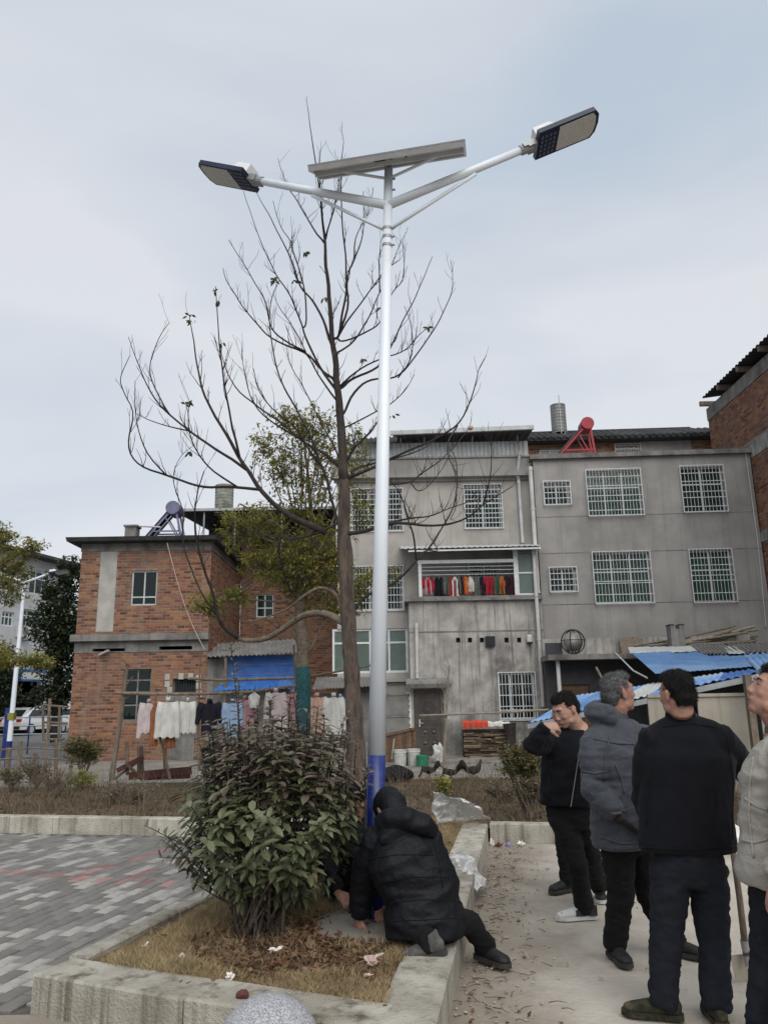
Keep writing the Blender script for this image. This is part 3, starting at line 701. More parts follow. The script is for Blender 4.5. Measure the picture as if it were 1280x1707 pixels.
# window in the wing: shift by building on a child frame
wr = thing  # noqa
def window_at(root, r, w, **k):
    n0 = set(bpy.data.objects); o = window(root, r, **k)
    new = [x for x in bpy.data.objects if x not in n0]
    for x in new:
        for v in x.data.vertices: v.co.y += w
    return o
window_at(wing, hWd, DW, cols=2, trans=(0.4,), frame='white_metal', gl='glass_tint', curtain=None, rec=.08, fw=.05)
b = MB(); z_c = HL.px(430, 872, DW)[1]
b.corr((HL.px(300, 872, 4.5)[0], 3.2, z_c + .02), (uR2, 3.2, z_c + .02), (uR2, 10.5, z_c + .7), (HL.px(300, 872, 4.5)[0], 10.5, z_c + .7), 34, .03)
b.build('canopy_roof', 'dark_sheet', wing)
b = MB(); b.box(HL.px(300, 872, 4.5)[0], uR2, 3.12, 3.19, z_c - .06, z_c + .04); b.build('canopy_edge', 'grey_steel', wing)
b = MB(); b.box(HL.px(300, 872, 4.5)[0] + .1, uR2, 9.2, 9.3, z_top + .14, z_c + .55); b.build('rear_wall', 'dark_sheet', wing)
for x in (305, 340, 392, 470):
    u = HL.px(x, 880, 3.3)[0]; b = MB(); b.tube([(u, 3.3, z_top + .13 if u < u_r else zt2 - 1), (u, 3.3, z_c)], .035, 8); b.build('post', 'grey_steel', wing)

# roof-top water heater and tank on the brick house
def solar_heater(name, label, fr, px_tank, w, r, px_foot, px_feet2, zr, mt, span=1.5):
    u, z = fr.px(*px_tank, w); uf, _ = fr.px(*px_foot, w); u2, _ = fr.px(*px_feet2, w)
    o = thing(name, label, 'solar water heater', fr.o + fr.u * u + fr.w * w + Vector((0, 0, zr)), (0, 0, fr.a))
    dz = z - zr; fx, f2 = uf - u, u2 - u
    b = MB(); b.tube([(0, 0, dz), (0, span, dz)], r, 22); b.tube([(0, -.02, dz), (0, 0, dz)], r * .93, 22); b.build('tank', mt, o)
    for y in (.08, span - .08):
        b = MB(); b.beam((fx, y, 0.02), (0, y, dz), .07, .05, (0, 1, 0)); b.beam((f2, y, 0.02), (r * .35, y, dz), .07, .05, (0, 1, 0))
        b.beam((fx * .55, y, dz * .42), (f2 * .6, y, dz * .42), .05, .04, (0, 1, 0)); b.beam((fx * .8, y, .03), (f2, y, .03), .05, .04, (0, 1, 0)); b.beam((fx * .2, y, dz * .75), (f2 * .8, y, dz * .1), .04, .03, (0, 1, 0)); b.build('frame', mt, o)
    d = Vector((fx, 0, -dz)); L_ = d.length; d.normalize(); nn = Vector((d.z, 0, -d.x)) * (1 if d.z < 0 else -1); nn = Vector((-abs(d.z) if fx < 0 else abs(d.z), 0, abs(d.x))).normalized() * .08
    for k in range(12):
        y = .1 + (span - .2) * k / 11; b = MB(); b.tube([Vector((0, y, dz)) + nn + d * r * .6, Vector((0, y, dz)) + nn + d * (L_ - .08)], .03, 7); b.build('collector_tube', 'tube_dark', o)
    return o
solar_heater('solar_water_heater', 'violet-grey solar water heater with round tank on the brick house roof', HL, (288, 846), 1.5, .25, (230, 900), (305, 896), z_top + .13, 'violet_metal', .7)
def lathe_tank(name, label, fr, x0, x1, y0, y1, w, m, zr):
    a = fr.rect(x0, y0, x1, y1, w); r = (a[1] - a[0]) / 2; h = a[3] - a[2]
    o = thing(name, label, 'water tank', fr.o + fr.u * ((a[0] + a[1]) / 2) + fr.w * w + Vector((0, 0, zr)), (0, 0, fr.a))
    pr = [(r * .92, 0), (r, .03)]; n = 9
    for k in range(n): pr += [(r, h * (k + .2) / n + .03), (r * 1.02, h * (k + .45) / n + .03), (r * 1.02, h * (k + .6) / n + .03), (r, h * (k + .8) / n + .03)]
    pr += [(r * .97, h * .97), (r * .3, h)]
    b = MB(); b.lathe((0, 0, a[2] - zr), pr, 28); b.build('tank_body', m, o, smooth=False)
    b = MB(); b.lathe((0, 0, a[3] - zr - .02), [(r * .25, 0), (r * .25, .05), (.02, .07)], 16); b.build('lid', m, o)
    for k in range(4):
        t = math.pi / 4 + k * math.pi / 2; b = MB(); b.tube([(r * .85 * math.cos(t), r * .85 * math.sin(t), 0), (r * .85 * math.cos(t), r * .85 * math.sin(t), a[2] - zr)], .03, 6); b.build('leg', 'grey_steel', o)
    b = MB(); b.lathe((0, 0, a[2] - zr - .03), [(r * 1.05, 0), (r * 1.05, .03)], 20); b.build('stand_ring', 'grey_steel', o)
    return o, a
lathe_tank('water_tank', 'mossy cream water tank on stand above the brick house', HL, 359, 389, 810, 857, 3.9, 'tank_old', z_c + .1)
b = MB(); p, q = HL.px(231, 877, .9), HL.px(256, 879, .9); b.tube([(p[0], .9, p[1]), (q[0] + .25, .9, q[1])], .03, 8)
ov = HL.o + HL.u * p[0] + HL.w * .9; b.build('roof_pipe', 'pvc_white', brick_house)

# lean-to with blue wall beside the house
shed = thing('lean_to_shed', 'lean-to with grey corrugated roof and bright blue sheet wall beside the brick house', 'shed', HL.o, (0, 0, HL.a))
W1 = 0.55
a0, a1 = HL.px(345, 1096, -.5), HL.px(497, 1089, -.5); b0, b1 = HL.px(345, 1074, 1.6), HL.px(500, 1066, 1.6)
b = MB(); b.corr((a0[0], -.5, a0[1]), (a1[0], -.5, a1[1]), (b1[0], 1.6, b1[1]), (b0[0], 1.6, b0[1]), 20, .035, jag=.03); b.build('roof', 'grey_sheet', shed)
c0 = HL.rect(377, 1092, 495, 1138, 0)
for k in range(3):
    z0 = c0[3] - (k + 1) * (c0[3] - c0[2]) / 3; z1 = c0[3] - k * (c0[3] - c0[2]) / 3
    b = MB(); b.c = random.random(); b.box(c0[0], c0[1], .0, .03, z0 + .01, z1 - .05); b.box(c0[0], c0[1], -.02, .03, z1 - .05, z1); b.build('wall_panel', 'blue_sheet', shed)
b = MB(); b.box(c0[0] - .65, c0[0] - .01, .02, .12, HB, a0[1] - .02); b.box(c0[0] - .03, c0[1] + .05, .06, .14, HB, c0[2] - .02); b.build('wall', 'old_concrete', shed)
b = MB(); d0, d1 = HL.px(352, 1152, -.6), HL.px(492, 1148, -.6); e0, e1 = HL.px(378, 1137, 0), HL.px(495, 1132, 0)
b.corr((d0[0], -.6, d0[1]), (d1[0], -.6, d1[1]), (e1[0], -.02, e1[1]), (e0[0], -.02, e0[1]), 16, .025); b.build('awning', 'blue_sheet', shed)
for x in (377, 493):
    u = HL.px(x, 1100, -.4)[0]; b = MB(); b.box(u - .04, u + .04, -.44, -.36, HB, a1[1] - .05); b.build('post', 'wood_old', shed)

# ---------------------------------------------------------------- middle rendered building
FM = Frame(1.35, 26.0, 0.0)
BAY = -0.9
mid = thing('rendered_building', 'three storey grey rendered building with barred windows and laundry balcony', 'building', FM.o, (0, 0, 0))
m_l = FM.px(562, 900)[0]; m_r = (FM.px(872, 820)[0] + FM.px(905, 1100)[0]) / 2 + .05
zc1 = FM.px(750, 768)[1]
w1 = FM.rect(586, 816, 671, 885); w2 = FM.rect(774, 809, 836, 880); w3 = FM.rect(589, 945, 672, 1017); w4 = FM.rect(554, 1048, 680, 1122)
bayl = FM.px(682, 1050, BAY)[0]; bayr = m_r
zb = FM.px(800, 996, BAY)[1]; zb1 = FM.px(800, 912, BAY)[1]
w6 = FM.rect(781, 941, 832, 962)
b = MB(); b.wall(m_l, m_r, HB, zc1, [w1, w2, w3, w4, w6], 0, .24); b.box(m_l, m_l + .24, .24, 11, HB, zc1); b.box(m_r - .24, m_r, .24, 11, HB, zc1)
b.build('wall', 'render_warm', mid)
b = MB(); b.box(m_l + .3, m_r - .3, .9, .95, HB, zc1 - .02); b.build('interior', 'inside_shade', mid)
# cornices
zl = FM.px(750, 800)[1]
b = MB(); b.box(m_l - .1, m_r - .02, -.1, -.002, zl - .05, zl + .05); b.box(m_l - .2, m_r, -.28, -.003, zl + .05, zc1); b.box(m_l - .25, m_r + .02, -.34, 0.5, zc1, zc1 + .06); b.build('cornice', 'render_grey', mid)
zs1 = FM.px(750, 741)[1]
b = MB(); u0 = FM.px(640, 750)[0]; 
b.corr((m_l, -.22, zs1), (m_l, -.22, zc1 + .06), (m_r, -.22, zc1 + .06), (m_r, -.22, zs1), 1, .0, along=1)
n = 44
for k in range(n):
    u = m_l + (m_r - m_l) * k / n; b.box(u, u + (m_r - m_l) / n * .55, -.26, -.222, zc1 + .065, zs1 - .005)
b.build('parapet_sheeting', 'pale_sheet', mid)
r0, r1 = FM.px(663, 727, -.8), FM.px(869, 713, -.8)
b = MB(); zr0 = FM.px(760, 722, -.9)[1]
b.corr((FM.px(655, 725, -.9)[0], -.9, zr0), (m_r + .1, -.9, zr0 + .12), (m_r + .1, 7, zr0 + .5), (FM.px(655, 725, -.9)[0], 7, zr0 + .4), 22, .03); b.build('roof', 'dark_sheet', mid)
b = MB(); b.beam((FM.px(650, 725, -.95)[0], -.95, zr0 + .02), (m_r + .1, -.95, zr0 + .14), .1, .14); b.build('gutter', 'pale_sheet', mid)
b = MB(); b.corr((FM.px(600, 735, -.9)[0], -.9, zr0 - .15), (FM.px(662, 735, -.9)[0], -.9, zr0 - .1), (FM.px(662, 735, -.9)[0], 5, zr0 + .3), (FM.px(600, 735, -.9)[0], 5, zr0 + .3), 8, .04); b.build('roof_end', 'pale_sheet', mid)
for x in (668, 707, 787, 862):
    u = FM.px(x, 735, -.3)[0]; b = MB(); b.tube([(u, -.3, zs1), (u, -.4, zr0 + .05)], .03, 6); b.build('post', 'grey_steel', mid)
b = MB(); b.box(m_l + .3, m_r - .3, 5, 5.1, zc1, zr0 + .2); b.build('attic_wall', 'dark_sheet', mid)
window(mid, w1, 3, (), 'white_metal', 'glass_tint', 'curtain_grey', (16, 8))
window(mid, w2, 2, (.6,), 'white_metal', 'glass_tint', 'curtain_green', (11, 9))
window(mid, w3, 3, (), 'white_metal', 'glass_tint', None, (16, 6))
window(mid, w4, 4, (.68,), 'white_metal', 'glass_pale', 'curtain_grey', None, .05, .07, label='wide green-glass window without bars')
window(mid, w6, 2, (), 'white_metal', 'glass_tint', 'curtain_green', (10, 3))
b = MB(); b.box(w4[0] - .1, w4[1] + .1, -.16, -.002, w4[2] - .3, w4[2] - .12); b.box(m_l, bayl, -.05, -.003, w4[2] - .38, w4[2] - .31); b.build('sill', 'render_warm', mid)
# bay with balcony on top
vents = [FM.rect(x - 3.5, 1063, x + 3.5, 1071, BAY) for x in (763.5, 783, 803, 844, 865)]
w5 = FM.rect(832, 1122, 892, 1199, BAY); dr = FM.rect(690, 1149, 741, 1259, BAY)
dr = (dr[0], dr[1], -.1, dr[3])
b = MB(); b.wall(bayl, bayr, HB, zb - .1, vents + [w5, dr], BAY, BAY + .2); b.box(bayl, bayl + .2, BAY + .2, -.001, HB, zb - .1); b.box(bayr - .2, bayr, BAY + .2, -.001, HB, zb - .1)
bay = b.build('bay_wall', 'render_stained', mid)
b = MB(); b.box(bayl + .2, bayr - .2, BAY + .55, BAY + .6, HB, zb - .15); b.build('interior', 'inside_shade', mid)
b = MB(); b.box(bayl - .12, bayr + .02, BAY - .14, 0, zb - .1, zb - .01); b.box(bayl - .08, bayr, BAY - .08, -.002, zb - .01, zb + .05); b.build('balcony_slab', 'old_concrete', mid)
b = MB(); b.box(bayl, bayr, BAY - .012, BAY - .001, FM.px(800, 1052, BAY)[1] - .02, FM.px(800, 1052, BAY)[1] + .02); b.build('joint_line', 'old_concrete', mid)
for r in vents:
    b = MB(); b.box(r[0] - .03, r[1] + .03, BAY + .1, BAY + .12, r[2] - .03, r[3] + .03); b.build('vent', 'inside_shade', mid)
h_ = FM.rect(808, 1061, 824, 1078, BAY); b = MB(); b.box(h_[0], h_[1], BAY - .14, BAY - .002, h_[2], h_[3]); b.box(h_[0] + .05, h_[1] - .05, BAY - .16, BAY - .14, h_[2] + .05, h_[3] - .05)
hd = b.build('exhaust_hood', 'tube_dark', mid)
lp = FM.px(881, 1066, BAY); b = MB(); b.lathe((lp[0], BAY - .12, lp[1] - .1), [(.07, 0), (.09, .02), (.09, .2), (.07, .24)], 14); b.build('outdoor_light', 'white_plastic', mid)
b = MB(); b.lathe((lp[0], BAY - .12, lp[1] - .15), [(.095, 0), (.1, .05)], 14); b.build('light_rim', 'wire', mid)
window_at(mid, w5, BAY, cols=3, trans=(), frame='white_metal', gl='glass_dark', curtain=None, grille=(11, 5), hr=(.28, .52, .76, .2))
gz = w5[2] + (w5[3] - w5[2]) * .1; gu = w5[0] + (w5[1] - w5[0]) * .33; b = MB()
b.tube([(gu + .17 * math.cos(t * math.pi / 8), BAY - .07, gz + .17 * math.sin(t * math.pi / 8)) for t in range(17)], .012, 5, False); b.build('grille_ring', 'grille_white', mid)
# door
b = MB(); fw = .12
b.box(dr[0], dr[0] + fw, BAY + .02, BAY + .14, dr[2], dr[3]).box(dr[1] - fw, dr[1], BAY + .02, BAY + .14, dr[2], dr[3]).box(dr[0] + fw, dr[1] - fw, BAY + .02, BAY + .14, dr[3] - fw, dr[3])
df = b.build('door_frame', 'door_bronze', mid)
x0, x1, z0, z1 = dr[0] + fw, dr[1] - fw, dr[2], dr[3] - fw
b = MB(); b.box(x0, x1, BAY + .07, BAY + .12, z0, z1)
def panel(a, c, e, f): 
    b.box(a, c, BAY + .05, BAY + .069, e, e + .03).box(a, c, BAY + .05, BAY + .069, f - .03, f).box(a, a + .03, BAY + .05, BAY + .069, e + .03, f - .03).box(c - .03, c, BAY + .05, BAY + .069, e + .03, f - .03)
W_ = x1 - x0; H_ = z1 - z0
panel(x0 + .08, x1 - .08, z0 + H_ * .56, z0 + H_ * .94)
cx, cz = (x0 + x1) / 2, z0 + H_ * .76
for rr in (.09, .15, .2): b.tube([(cx + rr * math.cos(t * math.pi / 10), BAY + .058, cz + rr * math.sin(t * math.pi / 10)) for t in range(21)], .014, 5, False)
for t in range(8): a = t * math.pi / 4; b.beam((cx + .05 * math.cos(a), BAY + .06, cz + .05 * math.sin(a)), (cx + .2 * math.cos(a), BAY + .06, cz + .2 * math.sin(a)), .015)
for i in (0, 1):
    for j in (0, 1):
        aa = x0 + .08 + i * (W_ - .16) / 2 + .01; bb = aa + (W_ - .16) / 2 - .02; ee = z0 + H_ * (.13 + .17 * j); panel(aa, bb, ee, ee + H_ * .14)
        b.ell(((aa + bb) / 2, BAY + .06, ee + H_ * .07), (.06, .03, .06))
panel(x0 + .08, x1 - .08, z0 + H_ * .02, z0 + H_ * .11); panel(x0 + .08, x1 - .08, z0 + H_ * .49, z0 + H_ * .54)
dd = b.build('door', 'door_bronze', mid)
b = MB(); b.box(x0 + .03, x0 + .08, BAY + .03, BAY + .07, z0 + H_ * .46, z0 + H_ * .58); b.beam((x0 + .05, BAY + .01, z0 + H_ * .52), (x0 + .17, BAY + .01, z0 + H_ * .52), .02); b.build('handle', 'alu', dd)
cn = FM.rect(677, 1134, 752, 1146, BAY - .5)
b = MB(); b.obox(((cn[0] + cn[1]) / 2, BAY - .25, (cn[2] + cn[3]) / 2 + .03), ((cn[1] - cn[0]) / 2, 0, 0), (0, .25, .09), (0, -.02, .06)); b.build('door_canopy', 'old_concrete', mid)
cp = FM.rect(684, 1154, 690, 1213, BAY)
b = MB(); b.box(cp[0] - .12, cp[0] + .03, BAY - .006, BAY - .001, cp[2], cp[3]); cpo = b.build('couplet_strip', 'paper', mid)
b = MB(); R = random.Random(2)
for k in range(6):      # brush characters, too small to read in the photograph
    zc = cp[3] - (k + .5) * (cp[3] - cp[2]) / 6; uc = cp[0] - .045
    for _ in range(4): b.beam((uc + R.uniform(-.04, .0), BAY - .009, zc + R.uniform(-.06, .06)), (uc + R.uniform(0, .05), BAY - .009, zc + R.uniform(-.06, .06)), .004, .012, (0, 0, 1))
b.build('lettering', 'ink', cpo)
# balcony: rear room, roof sheet, white rails, glass end
bl0 = FM.px(697, 990, BAY)[0]; 
ca = [FM.px(682, 945, BAY - .3), FM.px(898, 911, BAY - .5)]
zcn = FM.px(790, 912, BAY - .5)[1]
b = MB(); zr_ = zcn; b.corr((FM.px(668, 918, BAY - .5)[0], BAY - .5, zr_ - .02), (m_r + .1, BAY - .5, zr_), (m_r + .1, -.02, zr_ + .32), (FM.px(668, 918, BAY - .5)[0] - .0, -.02, zr_ + .32), 26, .02); b.build('balcony_roof', 'pale_sheet', mid)
b = MB()
for x in (690, 733, 776, 820, 862): u = FM.px(x, 930, BAY)[0]; b.beam((u, BAY - .45, zr_ - .05), (u, -.02, zr_ + .26), .04)
b.beam((bl0 - .3, BAY - .45, zr_ - .09), (m_r, BAY - .45, zr_ - .06), .05); b.beam((bl0 - .3, BAY + .4, zr_ + .09), (m_r, BAY + .4, zr_ + .1), .04); b.build('roof_rafters', 'alu', mid)
zh = FM.px(780, 936, BAY)[1]
b = MB(); b.box(bl0, FM.px(858, 930, BAY)[0], BAY - .03, BAY + .03, zh - .05, zh + .06); b.build('balcony_beam', 'white_metal', mid)
for x in (700, 859):
    u = FM.px(x, 960, BAY)[0]; b = MB(); b.box(u - .05, u + .05, BAY - .04, BAY + .04, zb + .05, zh + (0 if x == 700 else .5)); b.build('balcony_post', 'white_metal', mid)
for zz in (FM.px(780, 957, BAY)[1], FM.px(780, 950, BAY)[1], FM.px(780, 944, BAY)[1]):
    b = MB(); b.tube([(bl0, BAY + .05, zz), (FM.px(858, 960, BAY)[0], BAY + .05, zz)], .012, 6); b.build('clothes_rail', 'white_metal', mid)
g0, g1 = FM.px(862, 950, BAY)[0], FM.px(889, 950, BAY)[0]; gt = FM.px(870, 916, BAY)[1]
b = MB(); b.box(g0, g1, BAY, BAY + .02, zb + .06, gt); gp = b.build('glass_screen', 'glass_pale', mid)
b = MB()
for u in (g0, g1): b.box(u - .03, u + .03, BAY - .03, BAY - .002, zb + .05, gt + .02)
for z in (zb + .08, (zb + gt) / 2, gt): b.box(g0 + .03, g1 - .03, BAY - .028, BAY - .004, z - .025, z + .025)
b.build('screen_frame', 'white_metal', mid)
# drainpipes
P_ = lambda x, y, w: Vector((*[FM.px(x, y, w)[0]], w, FM.px(x, y, w)[1]))
pipe(mid, [P_(866, 752, -.45), P_(862, 790, -.2), P_(864, 800, -.1), P_(871, 905, -.1)], .055)
pipe(mid, [Vector((P_(894, 1000, BAY - .1).x, BAY - .1, P_(894, 916, BAY - .1).z)), Vector((P_(894, 1000, BAY - .1).x, BAY - .1, P_(907, 1178, BAY - .1).z))], .06)
pipe(mid, [P_(694, 1041, BAY + .15), P_(694, 1040, BAY - .09), Vector((P_(694, 1080, BAY - .09).x, BAY - .09, P_(693, 1131, BAY - .09).z))], .055)
pipe(mid, [Vector((P_(562, 900, -.1).x, -.1, P_(562, 822, -.1).z)), Vector((P_(562, 900, -.1).x, -.1, P_(562, 958, -.1).z))], .05)
# lower left: dark sheet shutters and small canopy
b = MB(); q0, q1 = FM.px(520, 1150, -1.6), FM.px(645, 1143, -1.6); z_ = FM.px(600, 1128, -.5)[1]
b.corr((q0[0], -1.6, q0[1]), (q1[0], -1.6, q1[1]), (q1[0] - .1, -.06, z_), (q0[0], -.06, z_), 22, .03, jag=.03); b.build('lower_canopy', 'grey_sheet', mid)
for k, (x0_, x1_) in enumerate(((523, 583), (585, 640), (643, 682))):
    r = FM.rect(x0_, 1156, x1_, 1252, -.9)
    for j in range(3):
        b = MB(); z0 = HB + (r[3] - HB) * j / 3; b.box(r[0], r[1], -.93, -.9, z0 + .01, HB + (r[3] - HB) * (j + 1) / 3 - .06); b.box(r[0], r[1], -.95, -.9, HB + (r[3] - HB) * (j + 1) / 3 - .06, HB + (r[3] - HB) * (j + 1) / 3); b.build('shutter_panel', 'grey_sheet', mid)

# clothes on the balcony
R = random.Random(12)
bal = [(706,'cloth_red',.5),(712,'cloth_pink',.8),(718,'cloth_red',.7),(728,'cloth_black',.95),(735,'cloth_black',.95),(741,'cloth_grey',.8),(748,'cloth_green',.85),(752,'cloth_red',1.1),(758,'cloth_white',1.0),(764,'cloth_grey',.8),(769,'cloth_black',.8),(776,'cloth_orange',.8),(784,'cloth_white',.7),(795,'cloth_grey',1.0),(803,'cloth_navy',.95),(811,'cloth_red',.8),(820,'cloth_red',.85),(828,'cloth_green',.85),(837,'cloth_orange',.85),(844,'cloth_navy',.85),(853,'cloth_maroon',1.0)]
cols_ = {'cloth_red': 'red', 'cloth_pink': 'pink', 'cloth_black': 'black', 'cloth_grey': 'grey', 'cloth_green': 'dark green', 'cloth_white': 'white', 'cloth_orange': 'orange', 'cloth_navy': 'navy', 'cloth_maroon': 'maroon'}
nb = {'cloth_red': 0}
uses = {}
zr3 = FM.px(780, 957, BAY)[1]
seenc = {}
tot = {}
for x, m_, l_ in bal: tot[m_] = tot.get(m_, 0) + 1
prevc = 'white post'
words = ['first', 'second', 'third', 'fourth', 'fifth', 'sixth']
for x, m_, l_ in bal:
    u = FM.px(x, 960, BAY)[0]; seenc[m_] = seenc.get(m_, 0) + 1
    hw = R.uniform(.09, .15); L_ = l_ * .72
    b = MB(); n = 10; vs = []
    for j in range(6):
        t = j / 5; wdt = hw * (0.55 + .45 * min(1, t * 4)) * (1 + .15 * t)
        for i in range(n + 1):
            s_ = i / n * 2 - 1; vs.append((u + s_ * wdt, BAY + .05 + .05 * math.sin(s_ * 6 + u * 9) * (.4 + t) + .02 * math.sin(t * 7 + u), zr3 - .06 - .05 * abs(s_) * (1 - t) - t * L_))
    fs = [(j*(n+1) + i, j*(n+1) + i + 1, (j+1)*(n+1) + i + 1, (j+1)*(n+1) + i) for j in range(5) for i in range(n)]
    b.add(vs, fs); b.add([Vector(v) + Vector((0, .07, 0)) for v in vs], [tuple(reversed(f)) for f in fs])
    org = FM.o + Vector((u, BAY + .05, zr3 - .06 - L_))
    for v in b.v: v += FM.o
    lab = f'{cols_[m_]} garment on the balcony rail' if tot[m_] == 1 else f'{words[seenc[m_]-1]} {cols_[m_]} garment from the left on the balcony rail, beside {prevc} one'
    solo(b, 'hanging_garment', m_, lab, 'garment', org, True, 'laundry hanging on the balcony'); prevc = cols_[m_]

# ---------------------------------------------------------------- right rendered building
FR = Frame(5.0, 25.6, -2.4)
right = thing('rendered_building', 'plain grey rendered building with six barred windows beside the tall brick house', 'building', FR.o, (0, 0, FR.a))
g_l = (FR.px(889, 790)[0] + FR.px(908, 1080)[0]) / 2; g_r = (FR.px(1243, 770)[0] + FR.px(1278, 1045)[0]) / 2 + .15
zp = FR.px(1060, 762)[1]
RW = [(906,804,949,841), (978,784,1068,859), (1134,778,1205,853), (916,947,960,986), (989,921,1084,1005), (1151,917,1221,1003)]
rr_ = [FR.rect(*q) for q in RW]
rr_[2] = FR.rect(1135,778,1206,853)
b = MB(); b.wall(g_l, g_r, HB, zp, rr_, 0, .24); b.box(g_l, g_l + .24, .24, 10, HB, zp); b.box(g_r - .24, g_r, .24, 10, HB, zp); b.box(g_l + .25, g_r - .25, .25, 10, zp - .3, zp - .1)
b.build('wall', 'render_grey', right)
b = MB(); b.box(g_l + .25, g_r - .25, .9, .95, HB, zp - .31); b.build('interior', 'inside_shade', right)
b = MB(); b.box(g_l - .12, g_r + .02, -.16, .3, zp, zp + .16); b.build('parapet_coping', 'old_concrete', right)
for y in (858, 919, 1005):
    z = FR.px(1060, y)[1]; b = MB(); b.box(g_l, g_r, -.006, -.001, z - .012, z + .012); b.build('render_joint', 'old_concrete', right)
specs = [(2, (), 'curtain_grey', (7, 4), None), (3, (.62,), 'curtain_green', (17, 6), (.1, .3, .42, .64, .84)), (2, (.62,), 'curtain_grey', (12, 6), (.1, .3, .43, .66, .84)), (2, (), 'curtain_grey', (7, 4), None), (3, (.62,), 'curtain_green', (17, 6), (.16, .38, .42, .66, .84)), (2, (.62,), 'curtain_green', (12, 6), (.16, .4, .5, .7, .84))]
for r, (c, t, cu, g, hr) in zip(rr_, specs): window(right, r, c, t, 'white_metal', 'glass_tint' if cu == 'curtain_grey' else 'glass_green', cu, g, hr=hr, gout=.12)
pipe(right, [Vector((FR.px(891, 900, -.12)[0], -.12, FR.px(882, 778, -.12)[1])), Vector((FR.px(891, 900, -.12)[0], -.12, FR.px(893, 990, -.12)[1]))], .07)
b = MB(); q = [FR.px(x, y, -.05) for x, y in ((1242, 755), (1262, 900), (1276, 1045))]; b.tube([(a_, -.05, z_) for a_, z_ in q], .018, 6); b.build('cable', 'pvc_white', right)
# set-back top storey behind the parapet
TB = 3.6
top = thing('rooftop_storey', 'brick and render attic storey with tiled eaves behind the grey parapet', 'building', FR.o + Vector((0, 0, 0)), (0, 0, FR.a))
t_l = FR.px(872, 750, TB)[0]; t_r = FR.px(1216, 750, TB)[0]; zt = FR.px(1000, 737, TB)[1]
tw = FR.rect(1025, 741, 1066, 757, TB); tw2 = FR.rect(899, 749, 935, 768, TB)
b = MB(); b.wall(t_l, t_r, zp - .2, zt, [tw, tw2], TB, TB + .2); tww = b.build('wall', 'mortar', top)
b = MB(); b.box(t_l, t_r, TB + .6, TB + .65, zp - .2, zt); b.build('interior', 'inside_shade', top)
ur = FR.px(1066, 750, TB)[0]; ur2 = FR.px(1152, 750, TB)[0]
b = MB(); b.box(ur + .03, ur2, TB - .03, TB - .001, zp - .2, zt); b.build('render_patch', 'render_grey', top)
bricks(top, tww, t_l, ur, zp - .2, zt, [tw, tw2], lambda u, z, o: (u, TB - o, z), 0, seed=11)
bricks(top, tww, ur2, t_r, zp - .2, zt, [], lambda u, z, o: (u, TB - o, z), 0, seed=12)
window_at(top, tw, TB, cols=1, trans=(), frame='white_metal', gl='glass_dark', curtain=None, grille=(11, 2), rec=.05)
window_at(top, tw2, TB, cols=2, trans=(.4,), frame='white_metal', gl='glass_dark', curtain=None, grille=None, rec=.05)
tl, z_e = t_l - .2, zt
zr1 = FR.px(1000, 722, TB + 1.8)[1]
R = random.Random(4)
b = MB(); b.add([(tl, TB - .5, zt - .03), (t_r + .2, TB - .5, zt - .03), (t_r + .2, TB + 1.8, zr1), (tl, TB + 1.8, zr1), (tl, TB + 1.8, zt - .1), (t_r + .2, TB + 1.8, zt - .1)], [(0,1,2,3), (0,4,5,1)]); rb = b.build('roof', 'tile_dark', top)
for k in range(int((t_r - tl) / .26)):
    u = tl + .13 + k * .26; b = MB(); b.c = R.random()
    b.tube([(u, TB - .56, zt + .02), (u, TB + .65, (zt + zr1) / 2 + .03), (u, TB + 1.8, zr1 + .03)], .085, 8); b.build('tile_row', 'tile_dark', rb)
b = MB(); b.box(t_l - .1, FR.px(1150, 720, TB + 1.8)[0], TB + 1.75, TB + 1.95, zr1 - .05, zr1 + .14); b.build('ridge', 'tile_dark', rb)
solar_heater('solar_water_heater', 'red solar water heater with round tank on the grey building roof', FR, (979, 705), 1.2, .235, (912, 770), (996, 766), zp + .02, 'red_metal', .6)
tk, ta = lathe_tank('water_tank', 'tall ribbed steel water tank on legs behind the red heater', FR, 918, 943, 676, 722, TB + 1.5, 'tank_steel', zt + .4)
b = MB(); u = 0; b.tube([(0, -.4, 0), (0, -.4, ta[3] - zt - .4 + .3)], .018, 6); b.build('pipe', 'grey_steel', tk)

# annex with ledge below
an = thing('annex', 'low lean-to annex with mossy concrete ledge under the grey wall', 'shed', FR.o, (0, 0, FR.a))
AW = -2.2
al = FR.px(913, 1090, AW)[0]; ar = FR.px(1275, 1080, AW)[0]; az0 = FR.px(980, 1099, AW)[1]; az1 = FR.px(980, 1090, AW)[1]
b = MB(); b.box(al, ar, AW, -.01, az0, az1); b.build('ledge', 'old_concrete', an)
b = MB(); b.box(al, ar, -1.2, -1.1, az1, FR.px(980, 1064, -1.2)[1]); b.build('upstand', 'render_stained', an)
b = MB(); b.box(al, FR.px(936, 1080, AW + .5)[0], AW + .45, AW + .5, az1, FR.px(920, 1072, AW + .5)[1]); b.build('slate_panel', 'dark_sheet', an)
dz_ = FR.rect(930, 1141, 985, 1240, AW + .9)
b = MB(); b.wall(al, ar, HB, az0, [(dz_[0], dz_[1], HB, dz_[3])], AW + .9, AW + 1.05); b.build('wall', 'dark_sheet', an)
b = MB(); b.box(dz_[0], dz_[1], AW + .98, AW + 1.02, HB, dz_[3]); b.build('door', 'plank_brown', an)
b = MB(); u = FR.px(931, 1130, AW + .3)[0]; b.tube([(u, AW + .3, HB), (u, AW + .3, az0)], .06, 10); b.build('post', 'pvc_white', an)
